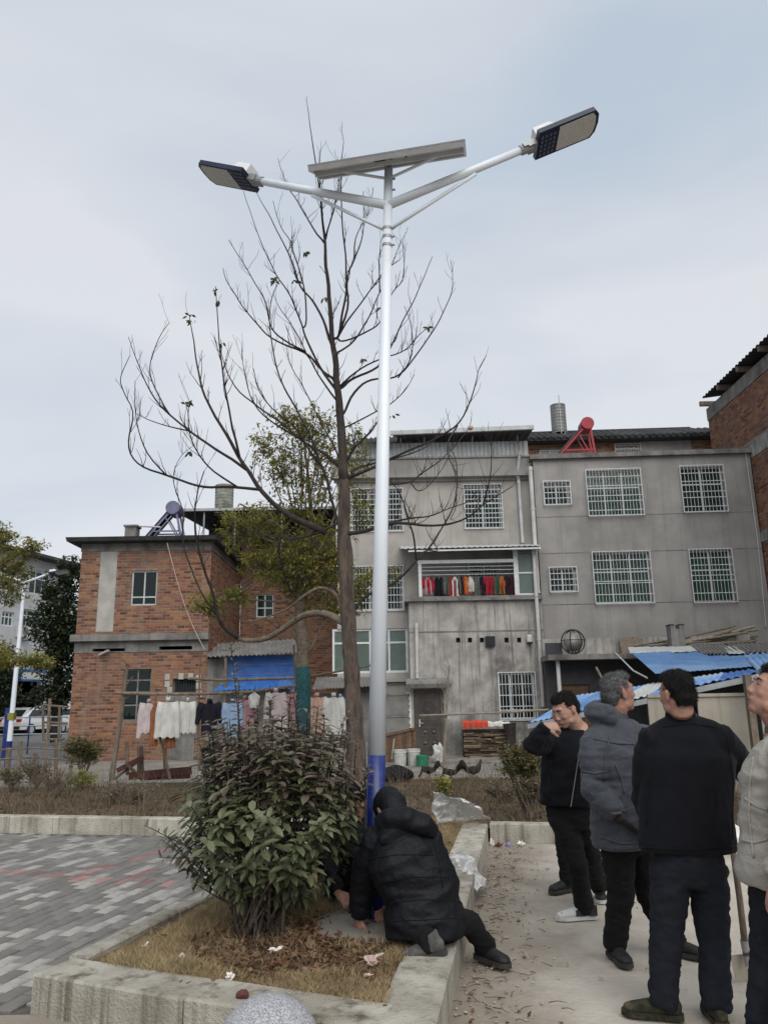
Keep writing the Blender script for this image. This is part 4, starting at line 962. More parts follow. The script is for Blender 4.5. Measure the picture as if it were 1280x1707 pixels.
# globe basket
o_ = FR.px(955, 1075, AW + .25); bk = thing('wire_basket', 'round wire basket leaning on a pale dish on the annex ledge', 'basket', FR.o + FR.u * o_[0] + FR.w * (AW + .25) + Vector((0, 0, az1)), (0, 0, FR.a))
cz = .38; rb_ = .36
b = MB()
for k in range(3):
    rr2 = (rb_, rb_ * .98, rb_ * .97)[k]; a = k * math.pi / 3 + .2
    b.tube([(rr2 * math.cos(t * math.pi / 12) * math.cos(a), rr2 * math.cos(t * math.pi / 12) * math.sin(a) * .5, cz + rr2 * math.sin(t * math.pi / 12)) for t in range(25)], .02, 6, False)
b.tube([(rb_ * math.cos(t * math.pi / 12), .1 * math.sin(t * math.pi / 12), cz + .05) for t in range(25)], .014, 6, False)
b.build('hoops', 'wire', bk)
b = MB(); b.lathe((0, 0, 0), [(.02, 0), (.22, .03), (.3, .1)], 20); 
for v in b.v: v.x, v.y, v.z = v.x, -v.z + .12, v.y + cz
b.build('dish', 'render_pale', bk, smooth=True)
# board, chimney, bamboo poles, sheets
def quadslab(name, m, label, cat, pts, th=.03, group=None):
    p = [Vector(q) for q in pts]; n = (p[1] - p[0]).cross(p[3] - p[0]).normalized() * th
    b = MB(); b.add(p + [q - n for q in p], [(0,1,2,3), (7,6,5,4), (0,4,5,1), (1,5,6,2), (2,6,7,3), (3,7,4,0)])
    return solo(b, name, m, label, cat, (p[0] + p[1]) / 2, False, group)
quadslab('board', 'wood_old', 'weathered brown board leaning on the ledge beside the wire basket', 'board', [at(1036, 1091, 23.6), at(1076, 1089, 23.5), at(1070, 1061, 24.2), at(1031, 1063, 24.2)], .04)
b = MB(); c_ = at(1128, 1078, 23.2); zt_ = at(1128, 1049, 23.2).z
ch = thing('chimney', 'short notched concrete chimney in front of the bamboo pile', 'chimney', (c_.x, c_.y, az1))
b.box(-.2, .2, -.18, .18, -.1, zt_ - az1); b.box(-.2, -.06, -.18, .18, zt_ - az1, zt_ - az1 + .1); b.box(.05, .2, -.18, .18, zt_ - az1, zt_ - az1 + .1); b.build('shaft', 'old_concrete', ch)
b = MB(); b.box(-.21, -.1, -.19, .19, zt_ - az1 + .1, zt_ - az1 + .14); b.box(.08, .21, -.19, .19, zt_ - az1 + .1, zt_ - az1 + .14); b.build('cap', 'dark_sheet', ch)
bp = thing('bamboo_pile', 'pile of long grey bamboo poles lying on the annex roof', 'bamboo poles', at(1150, 1075, 24.0))
R = random.Random(8)
for k in range(26):
    h = k / 26; a_ = at(1072 + R.uniform(-15, 60), 1078 - h * 4 + R.uniform(-3, 3), 23.6 + R.uniform(0, .7)); c_ = at(1232 + R.uniform(-35, 32), 1072 - 28 * h + R.uniform(-3, 3), 24.3 + R.uniform(-.5, .5))
    b = MB(); b.c = R.random(); r_ = R.uniform(.025, .05); b.tube([a_, a_.lerp(c_, .5) - Vector((0, 0, .04)), c_], [r_ * .7, r_, r_ * 1.1], 7); b.build('bamboo_pole', 'bamboo', bp, off=bp.location)

# ---------------------------------------------------------------- tall brick building on the right edge
XB = FR.o + FR.u * (g_r + .02)
FB = Frame(XB.x + .03, XB.y, 0)
tall = thing('tall_brick_building', 'tall raw brick building with dark sheet roof at the right edge', 'building', (XB.x, XB.y, 0))
# its long wall comes towards the camera: local x = 0 is that face, y runs from -? to +?
def tpx(x, y):        # photo pixel onto the wall plane x = XB.x + .03
    r = _ray(x, y); t = (XB.x + .03) / r.x; p = Vector((0, 0, CAMH)) + r * t; return p.y - XB.y, p.z
yb, zb_ = tpx(1186, 675); yf, zf = tpx(1280, 560)
slope = 0
Y0, Y1 = -13.0, tpx(1180, 700)[0]
Y1 = min(Y1, 12.0)
ztl = zb_
b = MB(); b.box(.03, 8, Y0, Y1, HB, ztl); tw_ = b.build('wall', 'mortar', tall)
zbands = [tpx(1262, 745)[1], tpx(1272, 895)[1]]
holes_b = [(Y0, Y1, zbands[0] - .25, zbands[0] + .3), (Y0, Y1, zbands[1] - .2, zbands[1] + .2)]
print('tall', Y0, Y1, ztl, zbands, tpx(1280, 560), tpx(1186, 675), tpx(1166, 720))
bricks(tall, tw_, -3.5, Y1, HB, ztl - .5, holes_b, lambda u, z, o: (.03 - o, u, z), 300, seed=21, th=.014)
bricks(tall, tw_, Y0, -3.5, HB, ztl - .5, holes_b, lambda u, z, o: (.03 - o, u, z), 0, seed=22, th=.009, pz=.094)
for zz, hh in ((zbands[0], .27), (zbands[1], .19)):
    b = MB(); b.box(-.004, .029, Y0, Y1, zz - hh + .03, zz + hh); b.build('concrete_band', 'render_stained', tall)
b = MB(); b.box(-.01, .028, Y0, Y1, ztl - .48, ztl); b.build('top_band', 'old_concrete', tall)
b = MB(); b.corr((-.36, Y1 - .6, ztl + .22), (-.36, Y0, ztl + .22), (9, Y0, ztl + 1.4), (9, Y1 - .6, ztl + 1.4), 60, .05); b.build('roof', 'dark_sheet', tall)
for k in range(8):
    y = Y1 - .3 - k * 1.6; b = MB(); b.box(-.36, .4, y - .05, y + .05, ztl + .02, ztl + .2); b.build('rafter', 'wood_old', tall)

# ---------------------------------------------------------------- blue roofed shed, right
sh = thing('blue_roofed_shed', 'makeshift shed with faded blue corrugated roof and rusty sheet front behind the men', 'shed', (7.0, 13.6, 0))
off = sh.location.copy()
def corr_px(name, m, q, waves, amp=.02, jag=.03, sag=0, label=None):
    p = [at(*k) for k in q]; b = MB(); b.corr(*p, waves, amp, jag=jag, along=6, sag=sag); return b.build(name, m, sh, off=off, label=label)
# lower roof: strips lying side by side down the slope
F0, F1 = at(1262, 1122, 12.4), at(880, 1206, 16.5)       # near edge right / left
B0, B1 = at(1250, 1116, 17.0), at(905, 1186, 20.0)
B1 = at(960, 1160, 19.0)
n = 7
for k in range(n):
    a, b2 = k / n, (k + 1.06) / n
    A, Bq = F1.lerp(F0, a), F1.lerp(F0, b2); Cq, Dq = B1.lerp(B0, b2), B1.lerp(B0, a)
    up = Vector((0, 0, .012 * (k % 2)))
    m = ('blue_faded', 'blue_dusty', 'blue_faded', 'pale_sheet', 'blue_faded', 'blue_faded', 'blue_sheet')[k]
    b = MB(); b.corr(A + up, Bq + up, Cq + up, Dq + up, 5, .022, jag=.03, along=6); b.build('roof_sheet', m, sh, off=off)
b = MB(); b.beam(F1 + Vector((0, -.01, -.06)), F0 + Vector((0, -.01, -.06)), .05, .09); b.build('eaves_beam', 'pale_sheet', sh, off=off)
pf0, pf1 = at(1080, 1166, 12.9), at(1258, 1160, 12.6)
zq = at(1200, 1161, 12.7).z
R = random.Random(3)
xs = [at(1075, 1160, 13.0).x, at(1160, 1160, 12.8).x, at(1262, 1160, 12.7).x, at(1340, 1160, 12.7).x]
for k in range(3):
    b = MB(); y = 12.9 - .12 * k; b.box(xs[k], xs[k + 1] - .02, y, y + .03, .72, zq); b.build('front_sheet', 'rust_sheet', sh, off=off)
    b = MB(); b.box(xs[k], xs[k + 1] - .02, y + .01, y + .04, .1, .70); b.build('front_sheet', 'rust_sheet', sh, off=off)
    b = MB(); b.box(xs[k], xs[k + 1] - .02, y - .03, y + .05, zq, zq + .05); b.build('top_rail', 'rust_sheet', sh, off=off)
b = MB(); b.box(xs[0] + .3, xs[3], 13.9, 13.95, -.1, 1.9 - .5); b.build('back_wall', 'inside_shade', sh, off=off)
for x in (1248,): b = MB(); c_ = at(x, 1160, 12.5); b.box(c_.x - .05, c_.x + .05, 12.45, 12.55, 0, at(x, 1125, 12.5).z); b.build('post', 'wood_old', sh, off=off)
# upper blue roof with three panels
for k, (x0_, x1_, x2_, x3_) in enumerate(((1092, 1152, 1118, 1052), (1150, 1202, 1172, 1117), (1200, 1253, 1232, 1171))):
    corr_px('upper_roof_sheet', 'blue_dusty', [(x0_, 1123 - k * 4, 17.5), (x1_, 1119 - k * 4, 17.4), (x2_, 1086, 22.0), (x3_, 1088, 22.2)], 6, .008, .015)
corr_px('ridge_sheet', 'pale_sheet', [(1050, 1089, 22.0), (1166, 1086, 21.9), (1155, 1077, 23.0), (1046, 1079, 23.1)], 8, .01, .03)
corr_px('ridge_sheet', 'grey_sheet', [(1172, 1092, 21.0), (1228, 1091, 20.8), (1206, 1074, 23.0), (1152, 1076, 23.0)], 9, .05, .05)
corr_px('ridge_sheet', 'grey_sheet', [(1230, 1090, 20.8), (1330, 1086, 20.5), (1300, 1073, 23.0), (1212, 1075, 23.0)], 12, .05, .05)
corr_px('ridge_sheet', 'pale_sheet', [(1215, 1090, 20.5), (1242, 1089, 20.5), (1226, 1077, 22.6), (1203, 1078, 22.6)], 3, .01, .03)
corr_px('upper_roof_sheet', 'blue_faded', [(1262, 1118, 17.0), (1340, 1116, 17.0), (1310, 1088, 20.6), (1236, 1092, 20.8)], 7, .04, .03)
b = MB(); b.box(7.9, 8.3, 15.4, 15.8, -.1, 2.1); b.build('pillar', 'render_pale', sh, off=off)
b = MB(); b.tube([at(1025, 1088, 22.8), at(1055, 1118, 20), at(1078, 1130, 18.5)], .02, 6); solo(b, 'hose', 'pvc_white', 'white hose hanging from the ledge to the blue roof', 'hose', at(1078, 1130, 18.5))
b = MB(); b.tube([at(993, 1112, 21), at(1003, 1131, 21)], .03, 6); solo(b, 'stick', 'bamboo', 'short pale stick behind the grey-haired man', 'stick', at(1003, 1131, 21))

# ================================================================ far left: street
BLD = Frame(-24.6, 42.0, 76.0)
fb = thing('white_building', 'white three storey block across the street behind the olive foliage', 'building', BLD.o, (0, 0, BLD.a))
bz = BLD.px(60, 932)[1]; bu1 = BLD.px(108, 1100)[0]; bu0 = -12.0
wins = [BLD.rect(50, 952, 84, 992), BLD.rect(37, 1016, 66, 1048), BLD.rect(4, 1020, 24, 1044), BLD.rect(8, 950, 26, 985)]
b = MB(); b.wall(bu0, bu1, -.2, bz, wins + [(bu0 + 6, bu1 - 2.2, -.2, 3.2)], 0, .3); b.box(bu0, bu0 + .3, .3, 12, -.2, bz); b.box(bu1 - .3, bu1, .3, 12, -.2, bz); b.build('wall', 'white_wall', fb)
b = MB(); b.box(bu0 + .3, bu1 - .3, 1.6, 1.7, -.2, bz - .1); b.build('interior', 'inside_shade', fb)
b = MB(); b.box(bu0 - .6, bu1 + .6, -1.0, 12.5, bz, bz + .18); b.box(bu0, bu1 + .3, -.5, -.01, bz * .33, bz * .33 + .15); b.build('roof', 'dark_sheet', fb)
for i, r in enumerate(wins): window(fb, r, 3, (.66,), 'white_metal', 'glass_green' if i == 2 else 'glass_tint', 'curtain_grey', None, .1, .09)
sg = BLD.rect(34, 1116, 76, 1136, -.7); b = MB(); b.box(sg[0], sg[1], -.8, -.6, sg[2], sg[3]); so = b.build('sign_board', 'sign_blue', fb)
b = MB()
for k in range(7):
    u = sg[0] + (k + .5) * (sg[1] - sg[0]) / 7; b.box(u - .16, u + .16, -.83, -.801, sg[2] + .12, sg[3] - .2)
    b.box(u - .1, u + .1, -.84, -.832, sg[2] + .2, sg[3] - .28)
b.build('lettering', 'white_plastic', so)
ac = BLD.px(44, 1053, -.4); b = MB(); b.box(ac[0] - .45, ac[0] + .45, -.45, -.01, ac[1] - .35, ac[1] + .35); aco = b.build('air_conditioner', 'white_plastic', fb)
b = MB(); b.tube([(ac[0] - .1, -.46, ac[1]), (ac[0] - .1, -.451, ac[1])], .27, 16); b.build('fan_cover', 'tank_steel', aco)

def make_car(name, label, loc, rz):
    o = thing(name, label, 'car', loc, (0, 0, rz))
    prof = [(-2.15, .35), (-2.2, .75), (-2.12, 1.0), (-1.9, 1.1), (-1.45, 1.5), (-.9, 1.63), (.3, 1.6), (1.0, 1.12), (1.9, .98), (2.2, .75), (2.2, .35)]
    def section(w, inset):
        return [(p[0], (w - (inset if p[1] > 1.05 else 0)) , p[1]) for p in prof]
    vs = [(x, -y, z) for x, y, z in section(.9, .17)] + [(x, y, z) for x, y, z in section(.9, .17)]; n = len(prof)
    b = MB(); b.add(vs, [tuple(range(n)), tuple(range(2*n - 1, n - 1, -1))] + [(i, n + i, n + (i+1) % n, (i+1) % n) for i in range(n)]); b.build('body', 'car_white', o)
    b = MB()
    for s in (-1, 1):
        b.add([(-1.55, s * .86, 1.1), (-1.2, s * .765, 1.47), (.15, s * .765, 1.5), (.75, s * .86, 1.13)], [(0, 1, 2, 3) if s > 0 else (3, 2, 1, 0)])
    b.add([(-1.93, -.66, 1.13), (-1.93, .66, 1.13), (-1.5, .6, 1.5), (-1.5, -.6, 1.5)], [(0, 3, 2, 1)]); b.add([(1.03, -.66, 1.14), (.42, -.6, 1.55), (.42, .6, 1.55), (1.03, .66, 1.14)], [(0, 3, 2, 1)])
    b.build('window_glass', 'car_glass', o)
    for x in (-1.35, 1.35):
        for s in (-1, 1):
            b = MB(); b.tube([(x, s * .74, .34), (x, s * .95, .34)], .34, 20); w = b.build('wheel', 'rubber', o); b = MB(); b.tube([(x, s * .9, .34), (x, s * .965, .34)], .2, 12); b.build('rim', 'alu', w)
    for s in (-1, 1):
        b = MB(); b.box(-2.215, -2.1, s * .72 - .16, s * .72 + .16, .82, .98); b.build('tail_light', 'tail_red', o)
        b = MB(); b.box(2.1, 2.21, s * .68 - .16, s * .68 + .16, .72, .85); b.build('headlight', 'led_pale', o)
    b = MB(); b.box(-2.23, -2.18, -.8, .8, .4, .58); b.build('bumper', 'rubber', o); b = MB(); b.box(-2.225, -2.19, -.25, .25, .66, .8); b.build('number_plate', 'sign_blue', o)
    return o
cp_ = at(75, 1214, 50.0); make_car('parked_car', 'white hatchback seen from behind across the street at the left', (cp_.x - .6, 50, -.13), RAD(72))
cp_ = at(102, 1213, 54.0); c2 = make_car('parked_car', 'pale car partly hidden behind the white hatchback', (cp_.x + .4, 54, -.13), RAD(60))

# blue street railing and rough timber garden fence
rl = thing('street_railing', 'blue pipe railing along the street at the left', 'railing', at(60, 1225, 30))
ys = 30.0
for x in (-6, 47, 100):
    p = at(x, 1240, ys); b = MB(); b.tube([(p.x, ys, -.15), (p.x, ys, at(x, 1192, ys).z)], .03, 8); b.build('post', 'pole_blue' if x == 47 else 'grey_steel', rl, off=rl.location)
for y in (1196, 1210, 1224):
    b = MB(); b.tube([at(-20, y + 1, ys), at(114, y - 1, ys)], .028, 6); b.build('rail', 'grey_steel', rl, off=rl.location)
fx = thing('garden_fence', 'rickety wooden stick fence round the garden at the left', 'fence', at(60, 1262, 18))
R = random.Random(6)
for x in (0, 14, 33, 54, 77, 96, 118):
    p = at(x, 1275, 17 + R.uniform(-.6, .6)); h = R.uniform(.55, 1.0) + (.9 if x == 77 else 0); b = MB(); b.c = R.random(); b.tube([(p.x, p.y, 0), (p.x + R.uniform(-.08, .08), p.y, h)], R.uniform(.03, .06), 6); b.build('stake', 'wood_old', fx, off=fx.location)
for y, r in ((1250, .02), (1266, .02)):
    b = MB(); b.tube([at(-8, y, 17), at(60, y - 3, 17), at(125, y + 1, 17)], r, 6); b.build('rail', 'wood_old', fx, off=fx.location)
# small timber frame by the house corner
tf = thing('timber_frame', 'small grey timber trellis beside the brick house corner', 'trellis', at(92, 1235, 22))
for x0, y0, x1, y1 in ((73, 1235, 72, 1175), (73, 1175, 114, 1179), (98, 1234, 100, 1178), (73, 1233, 108, 1232), (73, 1204, 113, 1206), (79, 1232, 85, 1196)):
    b = MB(); b.tube([at(x0, y0, 22), at(x1, y1, 22)], .035, 6); b.build('bar', 'wood_old', tf, off=tf.location)

# ---------------------------------------------------------------- street lamps
def lamp_head(parent, root_off, p, d, up, L=.66, W=.27):
    """LED head: p = arm end, d = outward, up"""
    d, up = d.normalized(), up.normalized(); s = d.cross(up).normalized(); up = s.cross(d).normalized()
    def P(a, c, h): return p + d * a + s * c + up * h - root_off
    def plate(a0, a1, w0, w1, h0, h1, nm, m, par, rnd_=0.0):
        pts = [(a0, -w0), (a1 - rnd_, -w1), (a1, -w1 + rnd_ * 1.3), (a1 + .012, 0), (a1, w1 - rnd_ * 1.3), (a1 - rnd_, w1), (a0, w0)]
        b = MB(); n = len(pts); b.add([P(a, c, h0) for a, c in pts] + [P(a, c, h1) for a, c in pts], [tuple(range(n)), tuple(range(2*n - 1, n - 1, -1))] + [(i, n + i, n + (i+1) % n, (i+1) % n) for i in range(n)])
        return b.build(nm, m, par)
    hd = plate(.07, .07 + L, W / 2, W / 2, -.03, .012, 'lamp_head', 'lamp_dark', parent, .04)
    plate(.26, .04 + L, W / 2 - .022, W / 2 - .02, -.036, -.0305, 'lens', 'lamp_lens', hd, .03)
    b = MB()
    for i in range(4):
        for j in range(5): c = P(.105 + i * .038, -W / 2 + .045 + j * .045, -.033); b.obox(c, d * .011, s * .014, up * .0035)
    b.build('heat_slots', 'led_pale', hd)
    b = MB(); b.add([P(.07, -.095, .013), P(.30, -.095, .013), P(.30, .095, .013), P(.07, .095, .013), P(.09, -.07, .11), P(.24, -.07, .11), P(.24, .07, .11), P(.09, .07, .11)], [(3,2,1,0), (4,5,6,7), (0,1,5,4), (1,2,6,5), (2,3,7,6), (3,0,4,7)]); b.build('driver_box', 'panel_back', hd)
    b = MB(); b.obox(P(.035, 0, 0), d * .045, s * .05, up * .03); b.tube([P(-.07, 0, 0), P(.03, 0, 0)], .042, 12); b.obox(P(-.03, .045, 0), d * .02, s * .012, up * .02); b.build('bracket', 'grey_steel', hd)
    b = MB(); b.ell(P(L - .02, W * .3, .02), (.012, .012, .02)); b.build('sensor', 'alu', hd)
LY = 5.71; LB = gr(622, 1535, .18)
lt = at(648, 266, LY - .12)
lamp = thing('street_lamp', 'new white solar street lamp with two LED heads and blue painted foot', 'street lamp', LB)
def L_(v): return Vector(v) - LB
ax = (lt - LB); LN = ax.length; axn = ax.normalized()
def on(t): return LB + axn * t
def t_of(y):      # height along the pole seen at photo row y
    lo, hi = 0, LN
    for _ in range(40):
        m_ = (lo + hi) / 2; p = on(m_) - Vector((0, 0, CAMH)); q = CAM_M.transposed() @ p; yy = 853.5 - FPX * q.y / -q.z
        if yy > y: lo = m_
        else: hi = m_
    return lo
tb = t_of(1258)
rad = lambda t: .068 - .034 * t / LN
b = MB(); b.tube([L_(on(0)), L_(on(tb))], [rad(0) + .001, rad(tb) + .001], 28); b.build('pole_foot', 'pole_blue', lamp, smooth=True)
b = MB(); b.tube([L_(on(tb)), L_(on(LN * .5)), L_(on(LN))], [rad(tb), rad(LN * .5), rad(LN)], 28); b.build('pole', 'pole_white', lamp, smooth=True)
b = MB(); b.box(-.17, .17, -.17, .17, -.012, .012)
for a in range(4): t = a * math.pi / 2; b.obox(Vector((.1 * math.cos(t), .1 * math.sin(t), .06)), Vector((math.cos(t), math.sin(t), 0)) * .035, Vector((-math.sin(t), math.cos(t), 0)) * .005, Vector((0, 0, .05)))
b.build('base_plate', 'pole_blue', lamp)
for sx in (-1, 1):
    for sy in (-1, 1):
        b = MB(); b.tube([(sx * .13, sy * .13, .0), (sx * .13, sy * .13, .07)], .011, 8); b.tube([(sx * .13, sy * .13, .012), (sx * .13, sy * .13, .035)], .021, 6); b.build('anchor_bolt', 'grey_steel', lamp)
Ytop = on(t_of(340)).y
J1 = on(t_of(342))
eR = at(880, 246, Ytop - .0); eL = at(428, 301, Ytop + .55)
for e, yr, sm, mid_ in ((eR, 385, (783, 296), .62), (eL, 385, (517, 328), .55)):
    b = MB(); b.tube([L_(J1), L_(e)], [.038, .031], 18); b.build('arm', 'pole_white', lamp, smooth=True)
    K = on(t_of(yr)); e2 = J1.lerp(e, mid_); e2 = J1 + (e - J1) * mid_ - Vector((0, 0, .045))
    b = MB(); b.tube([L_(K), L_(e2)], .015, 12); b.build('brace', 'pole_white', lamp, smooth=True)
for e in (eR, eL):
    d = (e - J1).normalized(); lamp_head(lamp, LB, e, d, Vector((0, .12, 1)), .56 if e is eR else .58, .29)
for y in (382, 396, 410, 300, 318):
    t = t_of(y); c = L_(on(t)); b = MB(); b.tube([c - axn * .012, c + axn * .012], rad(t) + .003, 20) if y > 380 else None
    b.tube([c + Vector((rad(t) * .8, -.01, 0)), c + Vector((rad(t) + .022, -.015, 0))], .008, 6); b.build('clamp_bolt', 'grey_steel', lamp)
# solar panel: a flat framed module seen nearly edge-on from below
c_ = on(LN); pa, pb_ = at(514, 284, Ytop - .15), at(776, 241, Ytop - .35)
mx_ = c_ + Vector((0, 0, .02))
ux = (pb_ - pa); ux.normalize()
fy = Vector((0, 1, .6)).normalized(); fy = (fy - ux * fy.dot(ux)).normalized(); nz_ = ux.cross(fy).normalized()
HW = (pb_ - pa).length / 2; HD = .36; cc = (pa + pb_) / 2 + fy * HD + nz_ * .03
b = MB(); b.obox(L_(cc), ux * HW, fy * HD, nz_ * .004); pnl = b.build('solar_panel', 'panel_back', lamp)
b = MB(); b.obox(L_(cc + nz_ * .006), ux * (HW - .01), fy * (HD - .01), nz_ * .0015); b.build('cells', 'solar_glass', pnl)
b = MB()
for s_ in (-1, 1):
    b.obox(L_(cc + fy * (HD - .012) * s_ - nz_ * .014), ux * HW, fy * .012, nz_ * .026); b.obox(L_(cc + ux * (HW - .012) * s_ - nz_ * .0145), ux * .012, fy * (HD - .026), nz_ * .025)
b.obox(L_(cc - nz_ * .02), ux * .012, fy * (HD - .026), nz_ * .012)
b.build('panel_frame', 'alu', pnl)
b = MB()
for s_ in (-.5, .12): b.obox(L_(cc + fy * HD * s_ - nz_ * .05), ux * HW * .97, fy * .02, nz_ * .018)
b.build('mounting_rail', 'alu', pnl)
for x, y, q in ((735, 262, 298), (560, 291, 298)):
    e = cc + ux * (HW * (.62 if x > 640 else -.62)) - nz_ * .05 - fy * .08; b = MB(); b.tube([L_(on(t_of(q))), L_(e)], .012, 8); b.build('panel_strut', 'pole_white', lamp)
b = MB(); k0 = on(LN - .04)
b.tube([L_(k0 + Vector((-.03, -.04, 0))), L_(k0 + Vector((-.12, -.06, -.02))), L_(k0 + Vector((-.16, -.02, .06)))], .007, 6); b.tube([L_(k0 + Vector((.03, -.04, 0))), L_(k0 + Vector((.11, -.06, -.03))), L_(k0 + Vector((.15, -.02, .06)))], .007, 6)
b.build('cable', 'wire', lamp)
# distant lamp on the left
f_ = Vector((at(14, 1262, 24).x, 24.0, -.13)); t_ = at(36, 1030, 24); 
l2 = thing('street_lamp', 'far white street lamp with dark blue foot beyond the garden fence', 'street lamp', f_)
tt = t_ - f_; up_ = f_ + tt * ((1223 - 1262) / (1030 - 1262)); 
b = MB(); b.tube([(0, 0, 0), up_ - f_], [.085, .08], 14); b.build('pole_foot', 'pole_blue', l2)
e_ = f_ + tt * 1.25
b = MB(); b.tube([up_ - f_, e_ - f_], [.078, .05], 14); b.build('pole', 'pole_white', l2)
for s_ in (-1, 1):
    q = e_ + Vector((.7 * s_, 0, .25)); b = MB(); b.tube([e_ - f_, q - f_], .035, 8); b.build('arm', 'pole_white', l2)
    lamp_head(l2, f_, q, Vector((s_, 0, .15)), Vector((0, .2, 1)), .6, .28)
b = MB(); m_ = at(28, 1060, 24) ; b.obox(up_.lerp(e_, .15) - f_, (.09, 0, 0), (0, .09, 0), (0, 0, .1)); b.build('label_band', 'leaf_yellow', l2)
p = at(14, 1200, 27); b = MB(); b.tube([(p.x, 27, -.13), (p.x, 27, at(14, 1180, 27).z)], .11, 12); solo(b, 'bollard_post', 'pole_blue', 'thick blue post behind the far street lamp', 'post', (p.x, 27, -.13))

# ---------------------------------------------------------------- clothes line in front of the brick house
CY = 14.6
rack = thing('drying_rack', 'rough branch clothes rack with bent poles before the brick house', 'clothes rack', at(320, 1290, CY))
ro = rack.location.copy()
R = random.Random(10)
def stick(pts, r, m='wood_old', name='pole', par=rack, o=ro, n=7): b = MB(); b.c = R.random(); b.tube(pts, r, n); return b.build(name, m, par, off=o)
stick([at(x, y, CY + .05) for x, y in ((186, 1300), (195, 1240), (203, 1190), (213, 1105))], [.05, .03], name='support_pole')
stick([at(x, y, CY + .05) for x, y in ((203, 1170), (216, 1160))], .012, name='twig'); stick([at(x, y, CY + .05) for x, y in ((208, 1145), (222, 1128))], .012, name='twig'); stick([at(x, y, CY) for x, y in ((213, 1108), (205, 1100))], .012, name='twig')
stick([at(x, y, CY) for x, y in ((196, 1155), (250, 1157), (330, 1157), (420, 1153), (500, 1142))], .028, name='cross_pole')
stick([at(x, y, CY + 1.2) for x, y in ((315, 1131), (370, 1134), (500, 1130))], .028, name='cross_pole')
stick([at(x, y, CY + .05) for x, y in ((333, 1285), (331, 1200), (334, 1090))], [.028, .014], name='support_pole')
stick([at(x, y, CY + .05) for x, y in ((284, 1300), (272, 1245), (262, 1215))], [.03, .018], name='support_pole')
stick([at(x, y, CY + .1) for x, y in ((492, 1290), (495, 1180), (490, 1075))], [.03, .02], name='support_pole')
stick([at(x, y, CY + 1.4) for x, y in ((500, 1130), (560, 1120), (640, 1105))], .02, name='cross_pole')
def garment(name, label, m, x, y0, y1, wtop, wbot, Y=CY, sleeves=1, slen=.8, collar=True, group='clothes hanging on the branch rack', hanger=True):
    """hanging shirt: body shell + two drooping sleeves, photo pixel box"""
    top = at(x, y0, Y); bot = at(x, y1, Y); s = (at(x + 10, y0, Y).x - top.x) / 10; H_ = top.z - bot.z
    base = Vector((top.x, Y, bot.z)); o = thing(name, label, 'garment', base, (0, 0, 0), group)
    rr = random.Random(int(x * 7 + y0)); ph = rr.uniform(0, 6)
    wt, wb = wtop * s / 2, wbot * s / 2
    def shell(depth, nm):
        b = MB(); n, k = 16, 12; vs = []
        for side_ in (-1, 1):
            for j in range(k + 1):
                t = j / k; w = wt * (.45 + .55 * min(1, t * 6)) if t < .16 else wt + (wb - wt) * (t - .16) / .84
                zt = H_ * (1 - t)
                for i in range(n + 1):
                    u = i / n * 2 - 1; d = side_ * depth * math.sqrt(max(0, 1 - u * u)) * (.5 + .5 * t)
                    f = .018 * math.sin(u * 7 + ph + t * 1.5) * t + .02 * noise.noise(Vector((u * 2 + ph, t * 3, side_)))
                    dz = -.05 * abs(u) * (1 - t) + (.015 * math.sin(u * 8 + ph) if j == k else 0) + (-.03 * (1 - u * u) if (j == 0 and side_ < 0) else 0)
                    vs.append((u * w, d + f, zt + dz))
        W = n + 1; K = (k + 1) * W; fs = []
        for j in range(k):
            for i in range(n):
                q = j*W + i; fs.append((q, q + W, q + W + 1, q + 1)); fs.append((K + q, K + q + 1, K + q + W + 1, K + q + W))
        for j in range(k):
            for i in (0, n): q = j*W + i; fs.append((q, q + W, K + q + W, K + q))
        b.add(vs, fs); return b.build(nm, m, o, smooth=True)
    shell(.06, 'body')
    if sleeves:
        for sd in (-1, 1):
            if sleeves == 2 and sd == 1: continue
            b = MB(); a0 = Vector((sd * wt * .85, 0, H_ * .93)); L2 = H_ * slen
            b.loft([a0, a0 + Vector((sd * wt * .32, .0, -L2 * .35)), a0 + Vector((sd * wt * .42, .01, -L2 * .75)), a0 + Vector((sd * wt * .55, .0, -L2)), a0 + Vector((sd * wt * .55, 0, -L2 - .04))], [(.07, .05), (.065, .04), (.055, .03), (.045, .03), (.04, .025)], (1, 0, 0), 10); b.build('sleeve', m, o, smooth=True)
    if collar: b = MB(); b.loft([(0, 0, H_ - .03), (0, 0, H_ + .035)], [(wt * .34, .05), (wt * .3, .045)], (1, 0, 0), 12); b.build('collar', m, o, smooth=True)
    if hanger: b = MB(); b.tube([(0, 0, H_ + .01), (0, 0, H_ + .06), (.02, 0, H_ + .09), (0, 0, H_ + .11)], .006, 5); b.build('hanger', 'wire', o)
    return o
garment('long_shirt', 'long pinkish-white shirt hanging leftmost on the branch rack', 'cloth_pinkwhite', 249, 1168, 1222, 21, 23, CY + .1, 2, 1.05)
garment('trousers', 'rust-brown garment between the pinkish shirt and the white sweater', 'cloth_brown', 259, 1171, 1243, 13, 15, CY + .04, 0, collar=False)
garment('sweater', 'wide white sweater in front of rust-brown cloth on the branch rack', 'cloth_white', 281, 1166, 1229, 25, 30, CY - .04, 1, .92)
garment('cloth', 'rust-brown hem hanging below the wide white sweater', 'cloth_brown', 285, 1215, 1246, 16, 18, CY + .08, 0, collar=False, hanger=False)
garment('sweater', 'narrow white sweater hanging edge-on beside the black top', 'cloth_white', 314, 1166, 1222, 17, 19, CY + .03, 1, .9)
garment('shirt', 'black top with spread sleeves hanging left above the bush', 'cloth_navy', 350, 1168, 1224, 28, 26, CY, 1, .55)
